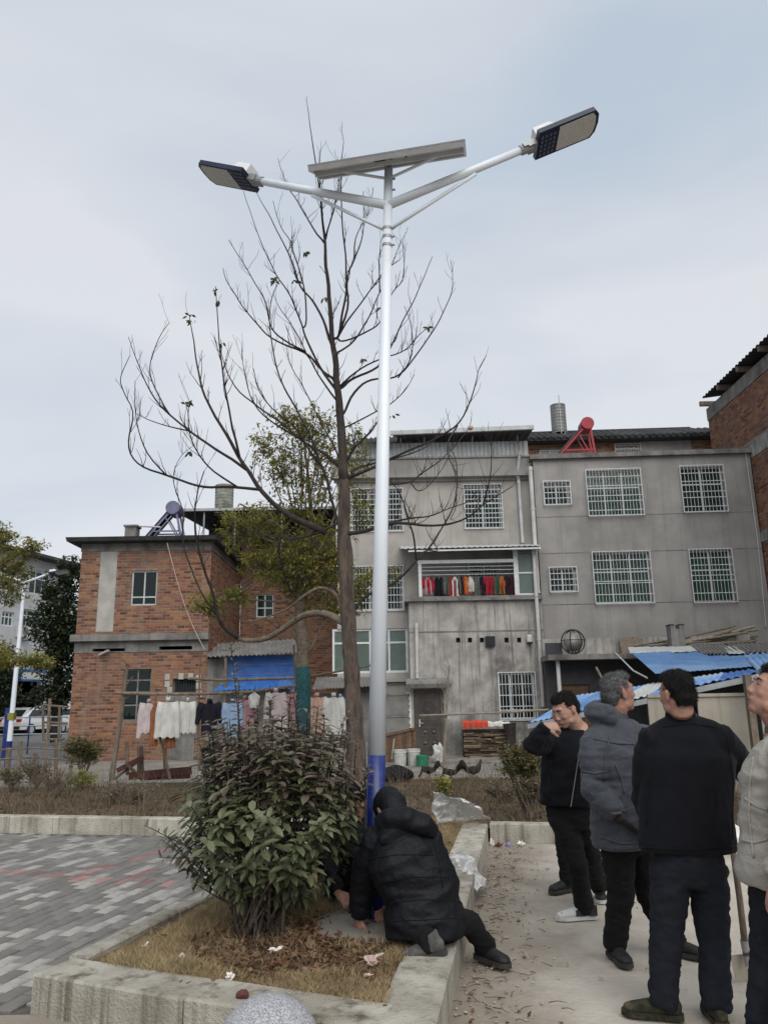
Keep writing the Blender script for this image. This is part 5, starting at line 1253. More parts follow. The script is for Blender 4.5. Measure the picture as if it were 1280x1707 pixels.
garment('shirt', 'light blue top half hidden by the purple bush shoots', 'cloth_lightblue', 388, 1168, 1228, 22, 24, CY, 1, .6)
garment('cloth', 'white bundled cloth draped high over the rack pole', 'cloth_white', 424, 1152, 1180, 20, 14, CY - .05, 0, collar=False)
garment('blouse', 'pink blouse hanging behind the purple shoots of the bush', 'cloth_pink', 408, 1162, 1222, 20, 24, CY + .05, 1, .7)
garment('shirt', 'white shirt hanging left of the teal-wrapped trunk', 'cloth_pinkwhite', 460, 1150, 1222, 24, 30, CY, 1, .8)
garment('blouse', 'dusty pink blouse touching the teal-wrapped trunk', 'cloth_pink', 488, 1152, 1225, 20, 26, CY + .05, 1, .7)
garment('blouse', 'peach blouse hanging right of the teal-wrapped trunk', 'cloth_peach', 528, 1158, 1222, 24, 26, CY, 1, .7)
garment('jacket', 'white and pale blue jacket hanging at the right end by the big trunk', 'cloth_white', 556, 1158, 1229, 24, 30, CY - .03, 1, .75)
garment('shirt', 'light blue shirt behind the white jacket by the big trunk', 'cloth_lightblue', 567, 1160, 1222, 14, 20, CY + .06, 1, .9)
garment('cloth', 'small white cloth hanging near the tall thin shoots', 'cloth_white', 449, 1152, 1178, 12, 12, CY - .08, 0, collar=False)
# rope from roof to shed
b = MB(); p0, p1 = at(279, 905, 24.8), at(341, 1082, 24.2); b.tube([p0.lerp(p1, t) - Vector((0, 0, .35 * math.sin(math.pi * t))) for t in [k / 8 for k in range(9)]], .012, 5); solo(b, 'rope', 'rope', 'pale pink rope slung from the roof edge to the lean-to', 'rope', p1)

# scrap below the clothes: boards and stakes
R = random.Random(31)
sc = thing('scrap_boards', 'dark red boards and stakes lying at the foot of the brick house', 'boards', at(250, 1292, 15.6))
for x0, y0, x1, y1, w, m in ((215, 1294, 320, 1284, .14, 'wood_red'), (195, 1285, 240, 1262, .09, 'wood_red'), (210, 1272, 238, 1300, .06, 'wood_old'), (190, 1300, 232, 1268, .05, 'wood_old'), (240, 1296, 318, 1293, .1, 'wood_red')):
    b = MB(); b.c = R.random(); b.beam(at(x0, y0, 15.4 + R.uniform(-.1, .1)), at(x1, y1, 15.6), w * .35, w); b.build('board', m, sc, off=sc.location)
for x in (213, 232, 238, 276):
    b = MB(); b.c = R.random(); b.tube([at(x, 1292, 15.7), at(x + R.uniform(-2, 2), 1235 + R.uniform(-10, 10), 15.7)], .035, 6); b.build('stake', 'wood_old', sc, off=sc.location)
b = MB(); p = at(275, 1300, 15.9); b.box(p.x - 1.0, p.x + 1.2, 15.85, 16.05, -.1, .12); solo(b, 'stone_step', 'old_concrete', 'low concrete step at the foot of the brick house', 'step', (p.x, 15.9, -.1))

# ---------------------------------------------------------------- yard things by the door
YD = 22.5
def bucket(name, label, x, y, Y, r, h, m, lid=None, group='paint buckets by the door'):
    p = at(x, y, Y); z0 = -.1; o = thing(name, label, 'bucket', (p.x, Y, z0), (0, 0, 0), group)
    b = MB(); b.lathe((0, 0, 0), [(r * .82, 0), (r * .84, .01), (r, h * .8), (r * 1.05, h * .81), (r * 1.05, h * .86), (r, h * .87), (r * 1.03, h), (r * .95, h), (r * .9, h * .85)], 22); b.build('tub', m, o)
    if lid: b = MB(); b.lathe((0, 0, h * .25), [(r * .87, 0), (r * .94, h * .42)], 22); b.build('label', lid, o)
    b = MB(); b.tube([(r * math.cos(t * math.pi / 8), -r * .7 * math.sin(t * math.pi / 8) - .02, h * .84 - .1 * math.sin(t * math.pi / 8)) for t in range(9)], .008, 5); b.build('handle', 'wire', o)
    return o
# yard level hidden behind the bed: use the photo row for the distance
def yY(y): return gr(700, y, -.1).y
bucket('bucket', 'red and white paint bucket leftmost by the wooden fence', 667, 1255, 21.5, .17, .42, 'white_plastic', 'red_plastic')
bucket('bucket', 'small green bucket squeezed between the red and white buckets', 680, 1252, 21.9, .14, .3, 'green_plastic')
bucket('bucket', 'tall white bucket with green print right of the red bucket', 689, 1254, 21.7, .18, .42, 'white_plastic', 'green_plastic')
bucket('bucket', 'low green and white bucket nearest the door', 704, 1262, 21.3, .17, .28, 'green_plastic', 'white_plastic')
def crumple(name, label, cat, loc, r, m, seed, group=None, flat=.6, sharp=.5):
    b = MB(); b.ell((0, 0, r[2] * .8), r, None, 18, 12)
    for v in b.v:
        n1 = noise.noise(Vector((v.x / r[0] * 1.3 + seed, v.y / r[1] * 1.3, v.z / r[2] * 1.3))); n2 = abs(noise.noise(Vector((v.x / r[0] * 3 + seed, v.y / r[1] * 3, v.z / r[2] * 3))))
        f = 1 + sharp * n1 - sharp * n2; v.x *= f; v.y *= f; v.z = max(0, v.z * f)
    for v in b.v: v += Vector(loc)
    return solo(b, name, m, label, cat, loc, False, group)
p = at(731, 1268, yY(1272)); crumple('plastic_bag', 'white knotted plastic bag on the yard by the door', 'bag', (p.x, p.y, -.1), (.2, .16, .26), 'white_plastic', 3)
p = at(640, 1250, yY(1268))
wf = thing('wooden_fence', 'low brown board fence left of the bronze door', 'fence', (at(665, 1250, 22.8).x, 22.8, -.1))
for k in range(14):
    x = 638 + k * 3.9; yt = 1228 - k * .9; a_ = at(x, yt, 22.8); b = MB(); b.c = R.random(); b.box(a_.x - wf.location.x, a_.x - wf.location.x + .065, -.01 - .006 * (k % 2), .02, 0, a_.z + .1); b.build('board', 'plank_brown', wf)
b = MB(); b.beam(Vector((at(638, 1226, 22.7).x, 22.75, at(638, 1226, 22.7).z)) , Vector((at(692, 1214, 22.7).x, 22.75, at(692, 1214, 22.7).z)), .05); b.build('rail', 'plank_brown', wf, off=wf.location)
b = MB(); b.tube([at(653, 1266, 21.5), at(657, 1232, 22.0)], .025, 6); solo(b, 'stick', 'bamboo', 'pale stick leaning on the low board fence', 'stick', at(653, 1266, 21.5))
# bamboo cross for drying: upright in a white bucket, one crossbar
SY = 15.9
bx = thing('bamboo_cross', 'thin bamboo upright with long crossbar in front of the bronze door', 'pole', at(738, 1300, SY))
b = MB(); b.tube([at(x, y, SY) for x, y in ((738, 1298), (742, 1220), (746, 1150), (749, 1110))], [.03, .014], 7); b.build('bamboo_pole', 'bamboo', bx, off=bx.location)
b = MB(); b.tube([at(x, y, SY - .06) for x, y in ((699, 1193), (780, 1190), (850, 1187), (914, 1183))], .02, 7); b.build('crossbar', 'bamboo', bx, off=bx.location)
R = random.Random(77)
for k in range(14):
    s0 = at(742 + k * .5, 1215 - k * 8, SY); b = MB(); b.tube([s0, s0 + Vector((R.uniform(-.12, .12), 0, R.uniform(.12, .3)))], .006, 4); b.build('twig', 'bamboo', bx, off=bx.location)
pb2 = at(739, 1290, SY - .2); o = bucket('bucket', 'white bucket holding the bamboo upright near the hens', 739, 1290, SY - .05, .16, .28, 'white_plastic', None, None)
o.location.z = -.02
# firewood
wr_ = thing('firewood_stack', 'neat stack of split firewood sticks under the barred window', 'firewood', (at(810, 1262, 24.3).x, 24.3, -.1))
r_ = [at(773, 1262, 24.3).x - wr_.location.x, at(848, 1262, 24.3).x - wr_.location.x]; hh = at(800, 1214, 24.3).z + .1
z = .02; cnt = 0
while z < hh - .02:
    x = r_[0] + R.uniform(-.03, .03)
    while x < r_[1] - .05:
        l = R.choice([.1, .3, .45, .5]); l = min(l, r_[1] - x + .04); b = MB(); b.c = R.random(); y = R.uniform(-.06, .04)
        b.beam((x, y, z), (x + l, y + R.uniform(-.05, .05), z + R.uniform(-.008, .012)), R.uniform(.04, .07), R.uniform(.025, .042), (0, R.uniform(-.3, .3), 1))
        if cnt < 299: b.build('stick', 'firewood', wr_); cnt += 1
        x += l * .85
    z += .044
b = MB(); b.box(r_[0], r_[1], .08, .3, 0, hh - .04); b.build('dark_core', 'inside_shade', wr_)  # black box that paints shade into the gaps between the sticks
print('sticks', cnt)
def drape(name, label, m, x0, x1, yt, yb, Y, cat='tarpaulin'):
    a_ = at(x0, yb, Y); c_ = at(x1, yt, Y); b = MB(); n = 14; vs = []
    for j in range(6):
        for i in range(n + 1):
            u = i / n; t = j / 5; x = a_.x + (c_.x - a_.x) * u; z = c_.z - (c_.z - a_.z) * max(0, (t - .45) / .55) * (1 + .12 * math.sin(i * .9)); y = Y + .35 - .5 * min(1, t / .5) + .02 * math.sin(i * 2.1) * t
            vs.append((x, y, z + .02 * math.sin(i * .8 + 1) * (1 - t) + .03 * noise.noise(Vector((i * .7, j, 4)))))
    b.add(vs, [(j*(n+1) + i, (j+1)*(n+1) + i, (j+1)*(n+1) + i + 1, j*(n+1) + i + 1) for j in range(5) for i in range(n)])
    b.add([v + Vector((0, .004, -.012)) for v in map(Vector, vs)], [(j*(n+1) + i + 1, (j+1)*(n+1) + i + 1, (j+1)*(n+1) + i, j*(n+1) + i) for j in range(5) for i in range(n)])
    return solo(b, name, m, label, cat, (a_.x, Y, a_.z))
drape('tarpaulin', 'orange-red sheet lying over the left end of the firewood', 'tarp_red', 771, 812, 1201, 1213, 24.25)
drape('tarpaulin', 'dirty white sheet lying over the right end of the firewood', 'paper', 812, 848, 1203, 1210, 24.25)
b = MB(); p = at(852, 1240, 23.9); b.tube([(p.x, 23.9, -.1), (p.x, 23.9, .5), (p.x - .03, 23.9, at(852, 1206, 23.9).z)], [.17, .14, .2], 9); solo(b, 'tree_stump', 'bark_dark', 'dark forked stump right of the firewood stack', 'stump', (p.x, 23.9, -.1))
p = gr(790, 1270, -.1); b = MB(); b.lathe((p.x, p.y - .3, -.105), [(.45, 0), (.3, .06), (.12, .13), (.02, .15)], 20)
for v in b.v: v.z += .03 * noise.noise(v * 6) ; v.x += .05 * noise.noise(v * 4)
solo(b, 'ash_heap', 'yard_concrete', 'small grey heap of sand before the firewood', 'heap', (p.x, p.y - .3, -.1), True)
# hens and tarp
def hen(label, x, y, Y, face, pose=0, s=1.0):
    p = at(x, y, Y); o = thing('hen', label, 'hen', (p.x, Y, p.z), (0, 0, face), 'black hens in the garden bed')
    b = MB(); 
    b.loft([(-.2, 0, .2), (-.1, 0, .2), (.02, 0, .19), (.13, 0, .22), (.17, 0, .29), (.185, 0, .35) if not pose else (.24, 0, .12), (.2, 0, .38) if not pose else (.28, 0, .06)], [(.015, .02), (.075, .07), (.1, .1), (.075, .08), (.045, .05), (.03, .032), (.02, .022)], (0, 1, 0), 12)
    b.ell((.2, 0, .385) if not pose else (.29, 0, .05), (.035, .026, .03)); ob = blob_mesh(b, .016, 3); o2 = link_mesh('body', ob, 'feather_black', o)
    b = MB(); b.loft([(-.14, 0, .22), (-.24, 0, .33), (-.26, 0, .42)], [(.02, .05), (.02, .08), (.008, .05)], (0, 1, 0), 8)
    for k in range(7): b.tube([(-.16, 0, .22), (-.25, .05 * (k - 3) / 3, .33 + .03 * (k % 3)), (-.27 - .02 * k, .03 * (k - 3) / 3, .42 - .035 * k)], [.02, .018, .004], 5)
    b.build('tail', 'feather_black', o, smooth=True)
    for sd in (-1, 1):
        b = MB(); b.ell((-.02, sd * .085, .2), (.11, .03, .06)); b.build('wing', 'feather_black', o, smooth=True)
        b = MB(); b.tube([(.01, sd * .04, .13), (.0, sd * .04, .0)], .008, 6)
        for a in (-.5, 0, .5, 3.1): b.tube([(.0, sd * .04, .006), (.045 * math.cos(a), sd * .04 + .045 * math.sin(a), .003)], .005, 5)
        b.build('leg', 'wood_old', o)
    b = MB(); hx, hz = (.2, .385) if not pose else (.29, .05); b.ell((hx + .005, 0, hz + .035), (.025, .006, .016)); b.ell((hx + .03, 0, hz - .025), (.008, .006, .012)); b.build('comb', 'comb_red', o)
    b = MB(); b.tube([(hx + .03, 0, hz), (hx + .06, 0, hz - .008)], [.009, .002], 6); b.build('beak', 'bamboo', o)
    o.scale = (s, s, s); return o

# ================================================================ organic shapes: voxel-joined lofts
def blob_mesh(b, vox, smooth_it=2, disp=None, seed=0):
    me = bpy.data.meshes.new('blob'); me.from_pydata([tuple(v) for v in b.v], [], b.f); me.update()
    o = bpy.data.objects.new('blob', me); COL.objects.link(o)
    r = o.modifiers.new('r', 'REMESH'); r.mode = 'VOXEL'; r.voxel_size = vox
    if smooth_it: s = o.modifiers.new('s', 'SMOOTH'); s.iterations = smooth_it; s.factor = 0.5
    dg = bpy.context.evaluated_depsgraph_get(); out = bpy.data.meshes.new_from_object(o.evaluated_get(dg))
    bpy.data.objects.remove(o); bpy.data.meshes.remove(me)
    if disp:      # folds: list of (amplitude, (sx, sy, sz)) in local space
        ns = [v.normal.copy() for v in out.vertices]
        for v, n in zip(out.vertices, ns):
            d = 0
            for a, sc in disp:
                q = Vector((v.co.x * sc[0] + seed, v.co.y * sc[1], v.co.z * sc[2])); d += a * (1 - 2 * abs(noise.noise(q)) * 1.6)
            v.co += n * d
        out.update()
    a = out.attributes.new('rnd', 'FLOAT', 'FACE'); a.data.foreach_set('value', [0.5] * len(out.polygons))
    out.polygons.foreach_set('use_smooth', [True] * len(out.polygons))
    return out
def link_mesh(name, me, m, parent, label=None):
    me.name = name; me.materials.clear(); me.materials.append(M[m]); o = bpy.data.objects.new(name, me); COL.objects.link(o); o.parent = parent
    if label: o['label'] = label
    return o

hen('black hen facing left by the white bucket with raised tail', 716, 1297, 15.0, RAD(200), 1, .7)
hen('black hen right of the white bucket, head lowered to peck', 752, 1300, 14.9, RAD(160), 1, .66)
hen('black hen standing upright farthest right of the bucket', 788, 1299, 14.8, RAD(15), 0, .8)
b = MB(); p = at(654, 1294, 15.2); b.ell((p.x, 15.2, p.z + .03), (.4, .3, .15), None, 20, 12)
for v in b.v: v.z = max(p.z - .05, v.z + .06 * noise.noise(v * 4))
solo(b, 'black_tarpaulin', 'cloth_black', 'black plastic sheet heaped behind the blue lamp foot', 'tarpaulin', (p.x, 15.2, p.z - .05), True)

# ---------------------------------------------------------------- people
def rot_yp(yaw, pitch, roll=0.0):
    """head or body axes: yaw 0 faces +Y (away from the camera), positive turns left"""
    return Matrix.Rotation(yaw, 3, 'Z') @ Matrix.Rotation(pitch, 3, 'X') @ Matrix.Rotation(roll, 3, 'Y')
def head_prims(b, c, m, s=1.0, neck_to=None, nr=.064):
    P = lambda x, y, z: c + m @ (Vector((x, y, z)) * s)
    def E(x, y, z, a, bb, cc): b.ell(P(x, y, z), (a * s, bb * s, cc * s), m, 16, 11)
    E(0, -.012, .035, .074, .095, .085); E(0, .02, -.01, .068, .078, .095); E(0, .035, -.062, .056, .056, .058)
    E(0, .062, -.1, .03, .026, .022); E(0, .075, .03, .05, .022, .02)
    for sd in (-1, 1):
        E(sd * .036, .064, -.03, .022, .02, .022); E(sd * .078, -.01, -.012, .01, .019, .032); E(sd * .084, -.018, .002, .006, .012, .018)
        E(sd * .05, .02, -.075, .016, .035, .025)
    b.loft([P(0, .088, .02), P(0, .097, -.01), P(0, .107, -.034), P(0, .095, -.044)], [(.008 * s, .01 * s), (.012 * s, .012 * s), (.019 * s, .012 * s), (.012 * s, .008 * s)], tuple(m @ Vector((1, 0, 0))), 10)
    for sd in (-1, 1): E(sd * .013, .1, -.036, .009, .011, .009)
    E(0, .087, -.064, .024, .012, .007); E(0, .085, -.074, .021, .011, .008); E(0, .08, -.052, .022, .012, .012)
    if neck_to is not None: b.loft([P(0, -.015, -.04), P(0, -.02, -.085), c.lerp(neck_to, .75), neck_to], [nr * s, nr * .98 * s, nr * 1.05 * s, nr * 1.35 * s], tuple(m @ Vector((1, 0, 0))), 16)
def hand_prims(b, w, d, nrm, s=1.0, curl=.5, thumb=1, spread=.12):
    """w wrist, d towards the fingers, nrm = palm normal (fingers curl that way)"""
    d = d.normalized(); nrm = (nrm - d * nrm.dot(d)).normalized(); sd = d.cross(nrm).normalized() * thumb
    P = lambda x, y, z: w + (sd * x + d * y + nrm * z) * s
    b.loft([P(0, -.03, 0), P(0, .01, 0), P(0, .05, .0), P(0, .088, .003)], [(.027 * s, .02 * s), (.032 * s, .018 * s), (.041 * s, .016 * s), (.039 * s, .012 * s)], tuple(sd), 12)
    for i, (x, L_) in enumerate(((.03, .07), (.01, .078), (-.01, .073), (-.029, .058))):
        p = P(x, .082, .002); a = 0; q = [p]; 
        for j, f in enumerate((.45, .32, .25)):
            a += curl * (.9, 1.1, .8)[j]; dd = (d * math.cos(a) + nrm * math.sin(a) + sd * (x * spread * 8)).normalized(); q.append(q[-1] + dd * L_ * f * s)
        b.loft(q, [.0105 * s, .0098 * s, .009 * s, .007 * s], tuple(sd), 8)
    q = [P(.024, .02, .004), P(.048, .045, .012), P(.06, .07, .018 + .012 * curl), P(.058, .09, .026 + .02 * curl)]
    b.loft(q, [.015 * s, .0125 * s, .0105 * s, .008 * s], tuple(d), 8)
def shoe(par, org, ank, toe_dir, m, sole, L_=.28, h=.09, label=None, lace=False, pitch=0.0, accent=None):
    """ank: ankle point above the heel; toe_dir horizontal direction"""
    t = Vector(toe_dir).normalized(); up = Vector((0, 0, 1))
    if pitch: ax_ = t.cross(up).normalized(); rm = Matrix.Rotation(-pitch, 3, ax_); t = rm @ t; up = rm @ up
    s = t.cross(up).normalized(); g = Vector(ank) - up * h
    P = lambda a, c, z: g + t * a + s * c + up * z
    b = MB()
    b.loft([P(-.085, 0, .05), P(-.07, 0, .052), P(-.02, 0, .055), P(.05, 0, .05), P(.11, 0, .042), P(.16, 0, .036), P(L_ - .1, 0, .032), P(L_ - .085, 0, .03)],
           [(.015, .02), (.034, .04), (.038, .045), (.041, .042), (.046, .034), (.046, .028), (.034, .022), (.012, .012)], tuple(s), 14)
    b.loft([P(-.025, 0, .05), P(-.02, 0, .1), P(-.015, 0, .13)], [(.038, .05), (.04, .048), (.042, .05)], tuple(s), 12)
    me = blob_mesh(b, .009, 2)
    for v in me.vertices: v.co -= org
    o = link_mesh('shoe', me, m, par, label)
    b = MB(); out = [(-.092, .02), (-.075, .036), (-.02, .039), (.05, .04), (.11, .05), (.16, .048), (L_ - .095, .034), (L_ - .075, .012)]
    pts = [(a, c) for a, c in out] + [(a, -c) for a, c in reversed(out)]; n = len(pts)
    b.add([P(a, c, 0) - org for a, c in pts] + [P(a, c, .026) - org for a, c in pts], [tuple(range(n)), tuple(range(2*n - 1, n - 1, -1))] + [(i, n + i, n + (i+1) % n, (i+1) % n) for i in range(n)]); b.build('sole', sole, o)
    if True:
        b = MB()
        for k in range(5): b.tube([P(.03 + k * .022, -.026, .088 - k * .008) - org, P(.04 + k * .022, 0, .1 - k * .01) - org, P(.03 + k * .022, .026, .088 - k * .008) - org], .004, 5)
        b.build('laces', accent or 'shoe_grey', o)
    if accent and not lace: pass
    return o
def hair(par, org, c, m, s, mt, style='short', seed=1, bald=0.0):
    P = lambda x, y, z: c + m @ (Vector((x, y, z)) * s)
    b = MB(); R = random.Random(seed)
    b.ell(P(0, -.02, .04), (.0765 * s, .0945 * s, .084 * s), m, 20, 14); b.ell(P(0, -.055, -.01), (.07 * s, .062 * s, .07 * s), m, 16, 10)
    b.ell(P(0, -.06, -.045), (.058 * s, .045 * s, .05 * s), m, 14, 8); b.ell(P(0, .03, .088), (.058 * s, .055 * s, .036 * s), m, 14, 8)
    me = blob_mesh(b, .009 * s, 2)
    inv = m.transposed(); bad = []
    # keep only what lies above the hairline
    bm = bmesh.new(); bm.from_mesh(me)
    for v in bm.verts:
        l = inv @ (v.co - c) / s
        fringe = .062 + .012 * noise.noise(Vector((l.x * 40, seed, 0)))
        low = (fringe if l.y > .035 else (fringe - (.035 - l.y) * 1.6 if l.y > -.02 else -.072)) 
        if abs(l.x) > .055 and -.04 < l.y < .04: low = max(-.01, low - .04) if l.y > 0 else -.03
        if l.z < low: bad.append(v)
        else:
            k = noise.noise(v.co * 55 + Vector((seed, 0, 0))) * .006 + noise.noise(v.co * 22 + Vector((seed, 4, 0))) * .006
            v.co += v.normal * (k + .001)
    bmesh.ops.delete(bm, geom=bad, context='VERTS')
    fs = [(f.calc_center_median(), f.normal.copy()) for f in bm.faces]
    bm.to_mesh(me); bm.free()
    for v in me.vertices: v.co -= org
    h = link_mesh('hair', me, mt, par)
    st = MB()
    down = m @ Vector((0, -.35, -.6)); fwd = m @ Vector((0, .8, .1))
    for _ in range(4200):
        p, n = R.choice(fs); l = inv @ (p - c) / s
        d = (n * R.uniform(.5, 1.2) + (down if l.z < .05 else fwd * (.7 if l.y > -.02 else .2)) * R.uniform(.4, 1) + Vector((R.uniform(-.4, .4), R.uniform(-.4, .4), R.uniform(-.3, .3)))).normalized()
        L_ = R.uniform(.007, .017) * s; sd = d.cross(n + Vector((.01, .02, .03))).normalized() * .0011
        q = p - org; st.c = R.random(); st.add([q - sd, q + sd, q + d * L_], [(0, 1, 2)])
    st.build('hair_strands', mt, h)
    return h
def face_bits(par, org, c, m, s, hairm, closed=False, open_mouth=False):
    P = lambda x, y, z: c + m @ (Vector((x, y, z)) * s) - org
    for sd in (-1, 1):
        b = MB(); b.ell(P(sd * .031, .083, .008), (.013 * s, .007 * s, (.003 if closed else .0045) * s), m, 10, 7); e = b.build('eye', 'lip' if closed else 'eye_white', par, smooth=True)
        b = MB(); b.ell(P(sd * .031, .0885, .008), (.006 * s, .003 * s, (.001 if closed else .0042) * s), m, 8, 6); b.build('iris', 'eye_dark', e)
        b = MB(); b.loft([P(sd * .013, .094, .024), P(sd * .03, .094, .031), P(sd * .048, .081, .026)], [(.002 * s, .004 * s), (.0025 * s, .0045 * s), (.0015 * s, .002 * s)], tuple(m @ Vector((0, 1, 0))), 6); b.build('eyebrow', hairm, par)
    b = MB(); b.ell(P(0, .0945, -.069), (.021 * s, .006 * s, (.007 if open_mouth else .0022) * s), m, 12, 6); b.build('mouth', 'eye_dark' if open_mouth else 'lip', par, smooth=True)
def mid(a, b_, t=.5): return a.lerp(b_, t)
def person(label, base, J, clothes, skin, hairm, hair_seed=1, head_s=1.0, hat=None, closed=False, open_mouth=False, hands=None, group=None, build=1.0):
    """J: joints in world space. clothes: dict of materials and options"""
    base = Vector(base); o = thing('person', label, 'person', base, (0, 0, 0), group)
    hm = J['head_m']; hc = J['head']; sx = J['side']
    # one continuous body
    b = MB(); head_prims(b, hc, hm, head_s, J['neck'])
    pel, ch, nk = J['pelvis'], J['chest'], J['neck']
    b.loft([pel - (ch - pel) * .15, pel, mid(pel, ch), ch, mid(ch, nk, .7), nk], [(.1, .08), (.15, .1), (.13, .09), (.16, .1), (.11, .07), (.055, .055)], tuple(sx), 16)
    for k in 'LR':
        s_, e_, w_ = J['sh' + k], J['el' + k], J['wr' + k]
        b.loft([ch.lerp(s_, .6), s_, mid(s_, e_), e_, mid(e_, w_, .4), w_], [.05, .05, .045, .038, .038, .026], (0, 0, 1), 10)
        h_, n_, a_ = J['hip' + k], J['kn' + k], J['an' + k]
        b.loft([pel.lerp(h_, .5), h_, mid(h_, n_), n_, mid(n_, a_, .35), a_, a_ - Vector((0, 0, .02))], [.075, .08, .07, .05, .052, .036, .03], tuple(sx), 10)
        hd = (hands or {}).get(k)
        if hd: hand_prims(b, w_, hd[0], hd[1], head_s, hd[2], hd[3])
    me = blob_mesh(b, .0068, 2)
    for v in me.vertices: v.co -= base
    link_mesh('body', me, skin, o)
    if hairm:
        if not hat: hair(o, base, hc, hm, head_s, hairm, seed=hair_seed)
        face_bits(o, base, hc, hm, head_s, hairm if hairm != 'hair_grey' else 'hair_grey', closed, open_mouth)
    # trousers
    c = clothes; tk = c.get('trouser_r', 1.0)
    b = MB()
    b.loft([J['waist'] + (ch - pel).normalized() * .02, pel, pel.lerp(mid(J['hipL'], J['hipR']), 1.0) - Vector((0, 0, .06))], [(.165 * build, .12 * build), (.185 * build, .135 * build), (.165 * build, .125)], tuple(sx), 18)
    for k in 'LR':
        h_, n_, a_ = J['hip' + k], J['kn' + k], J['an' + k]; low = a_ + (n_ - a_).normalized() * c.get('cuff', -.035)
        b.loft([h_.lerp(pel, .3) + Vector((0, 0, .02)), h_, mid(h_, n_, .4), mid(h_, n_, .8), n_, mid(n_, a_, .3), mid(n_, a_, .65), mid(n_, a_, .88), low],
               [(.1 * tk, .11 * tk), (.1 * tk, .11 * tk), (.09 * tk, .1 * tk), (.078 * tk, .085 * tk), (.075 * tk, .08 * tk), (.072 * tk, .078 * tk), (.068 * tk, .072 * tk), (.07 * tk, .075 * tk), (.064 * tk, .068 * tk)], tuple(sx), 16)
    me = blob_mesh(b, .011, 3, [(.004, (5, 5, 7)), (.0045, (10, 10, 22)), (.002, (25, 25, 40))], hair_seed * 3)
    for v in me.vertices: v.co -= base
    link_mesh('trousers', me, c['trousers'], o)
    # coat
    b = MB(); hem = J['hem']; cr = c.get('coat', (.2, .155)); puff = c.get('puff', .0); shr = c.get('sh', .075)
    cw, cd = cr
    mh = J.get('belly', mid(pel, ch))
    up_t = (nk - ch)
    b.loft([hem - (hem - mh).normalized() * .0, hem.lerp(mh, .15), hem.lerp(mh, .6), mh, ch, ch.lerp(nk, .45), ch.lerp(nk, .8), nk],
           [(cw * 1.0, cd * 1.0), (cw * 1.03, cd * 1.05), (cw * 1.0, cd * 1.03), (cw * .98, cd), (cw * 1.02, cd * .97), (cw * .82, cd * .82), (cw * .5, cd * .62), (.078, .075)], tuple(sx), 24)
    for k in 'LR':
        s_, e_, w_ = J['sh' + k], J['el' + k], J['wr' + k]; end = w_ + (e_ - w_).normalized() * c.get('sleeve', .01)
        b.loft([ch.lerp(s_, .45), s_, mid(s_, e_, .35), mid(s_, e_, .8), e_, mid(e_, w_, .4), mid(e_, w_, .85), end], [shr * 1.12, shr * 1.06, shr + puff, shr * .88 + puff, shr * .84 + puff, shr * .76 + puff, shr * .66 + puff * .5, shr * .55], (0, 0, 1), 14)
        b.loft([nk - Vector((0, 0, .03)), nk.lerp(s_, .45) + Vector((0, 0, -.012)), s_ - Vector((0, 0, .012)), s_.lerp(e_, .2)], [.062, shr * .92, shr * 1.0, shr * 1.0], (0, 0, 1), 14)
    if c.get('hood'):
        q = J['hood']; hr = c['hood']
        for k in range(11):
            a = math.pi * (k / 10) * 1.3 - .15 * math.pi; r_ = hr * (1 if 2 < k < 8 else .85)
            b.ell(q + sx * math.cos(a) * .105 - J['fwd'] * math.sin(a) * .085 + Vector((0, 0, .01 * math.sin(a))), (r_, r_, r_ * 1.25))
    me = blob_mesh(b, c.get('vox', .0115), 3, c.get('folds', [(.007, (4, 4, 7)), (.004, (8, 8, 15)), (.002, (22, 22, 34))]), hair_seed * 5)
    if c.get('quilt'):      # stitched channels of a padded coat
        ns = [v.normal.copy() for v in me.vertices]
        for v, n in zip(me.vertices, ns):
            f = abs(math.sin(math.pi * (v.co.z + .02 * noise.noise(v.co * 4)) / c['quilt'])); v.co += n * (.011 * (f ** .35) - .006)
        me.update()
    for v in me.vertices: v.co -= base
    j = link_mesh('jacket', me, c['jacket'], o)
    if c.get('collar'):
        b = MB(); n0, n1 = nk + Vector((0, 0, -.03)), nk + (hc - nk).normalized() * c['collar']
        b.loft([n0, n1], [(.088, .082), (.074, .072)], tuple(sx), 20); me = blob_mesh(b, .01, 2, [(.003, (14, 14, 14))]); 
        for v in me.vertices: v.co -= base
        link_mesh('collar', me, c.get('collar_m', c['jacket']), o)
    b = MB()
    for k in 'LR':
        e_, w_ = J['el' + k], J['wr' + k]; dd = (w_ - e_).normalized(); end = w_ - dd * c.get('sleeve', .01); r_ = shr * .6
        b.tube([end - dd * .035 - base, end + dd * .008 - base], [r_ * 1.08, r_], 14)
    if c.get('cuffs', True): b.build('cuff', c.get('cuff_m', c['jacket']), o, smooth=True)
    for k in 'LR':
        sd = J.get('shoe' + k)
        if sd: shoe(o, base, J['an' + k], sd[0], c.get('shoe' + k, c.get('shoe', 'shoe_black')), c.get('sole', 'shoe_sole'), **(sd[1] if len(sd) > 1 else {}))
    return o, j
V = Vector
def foot(x, y, h=.09): p = gr(x, y, 0); return V((p.x, p.y, h))

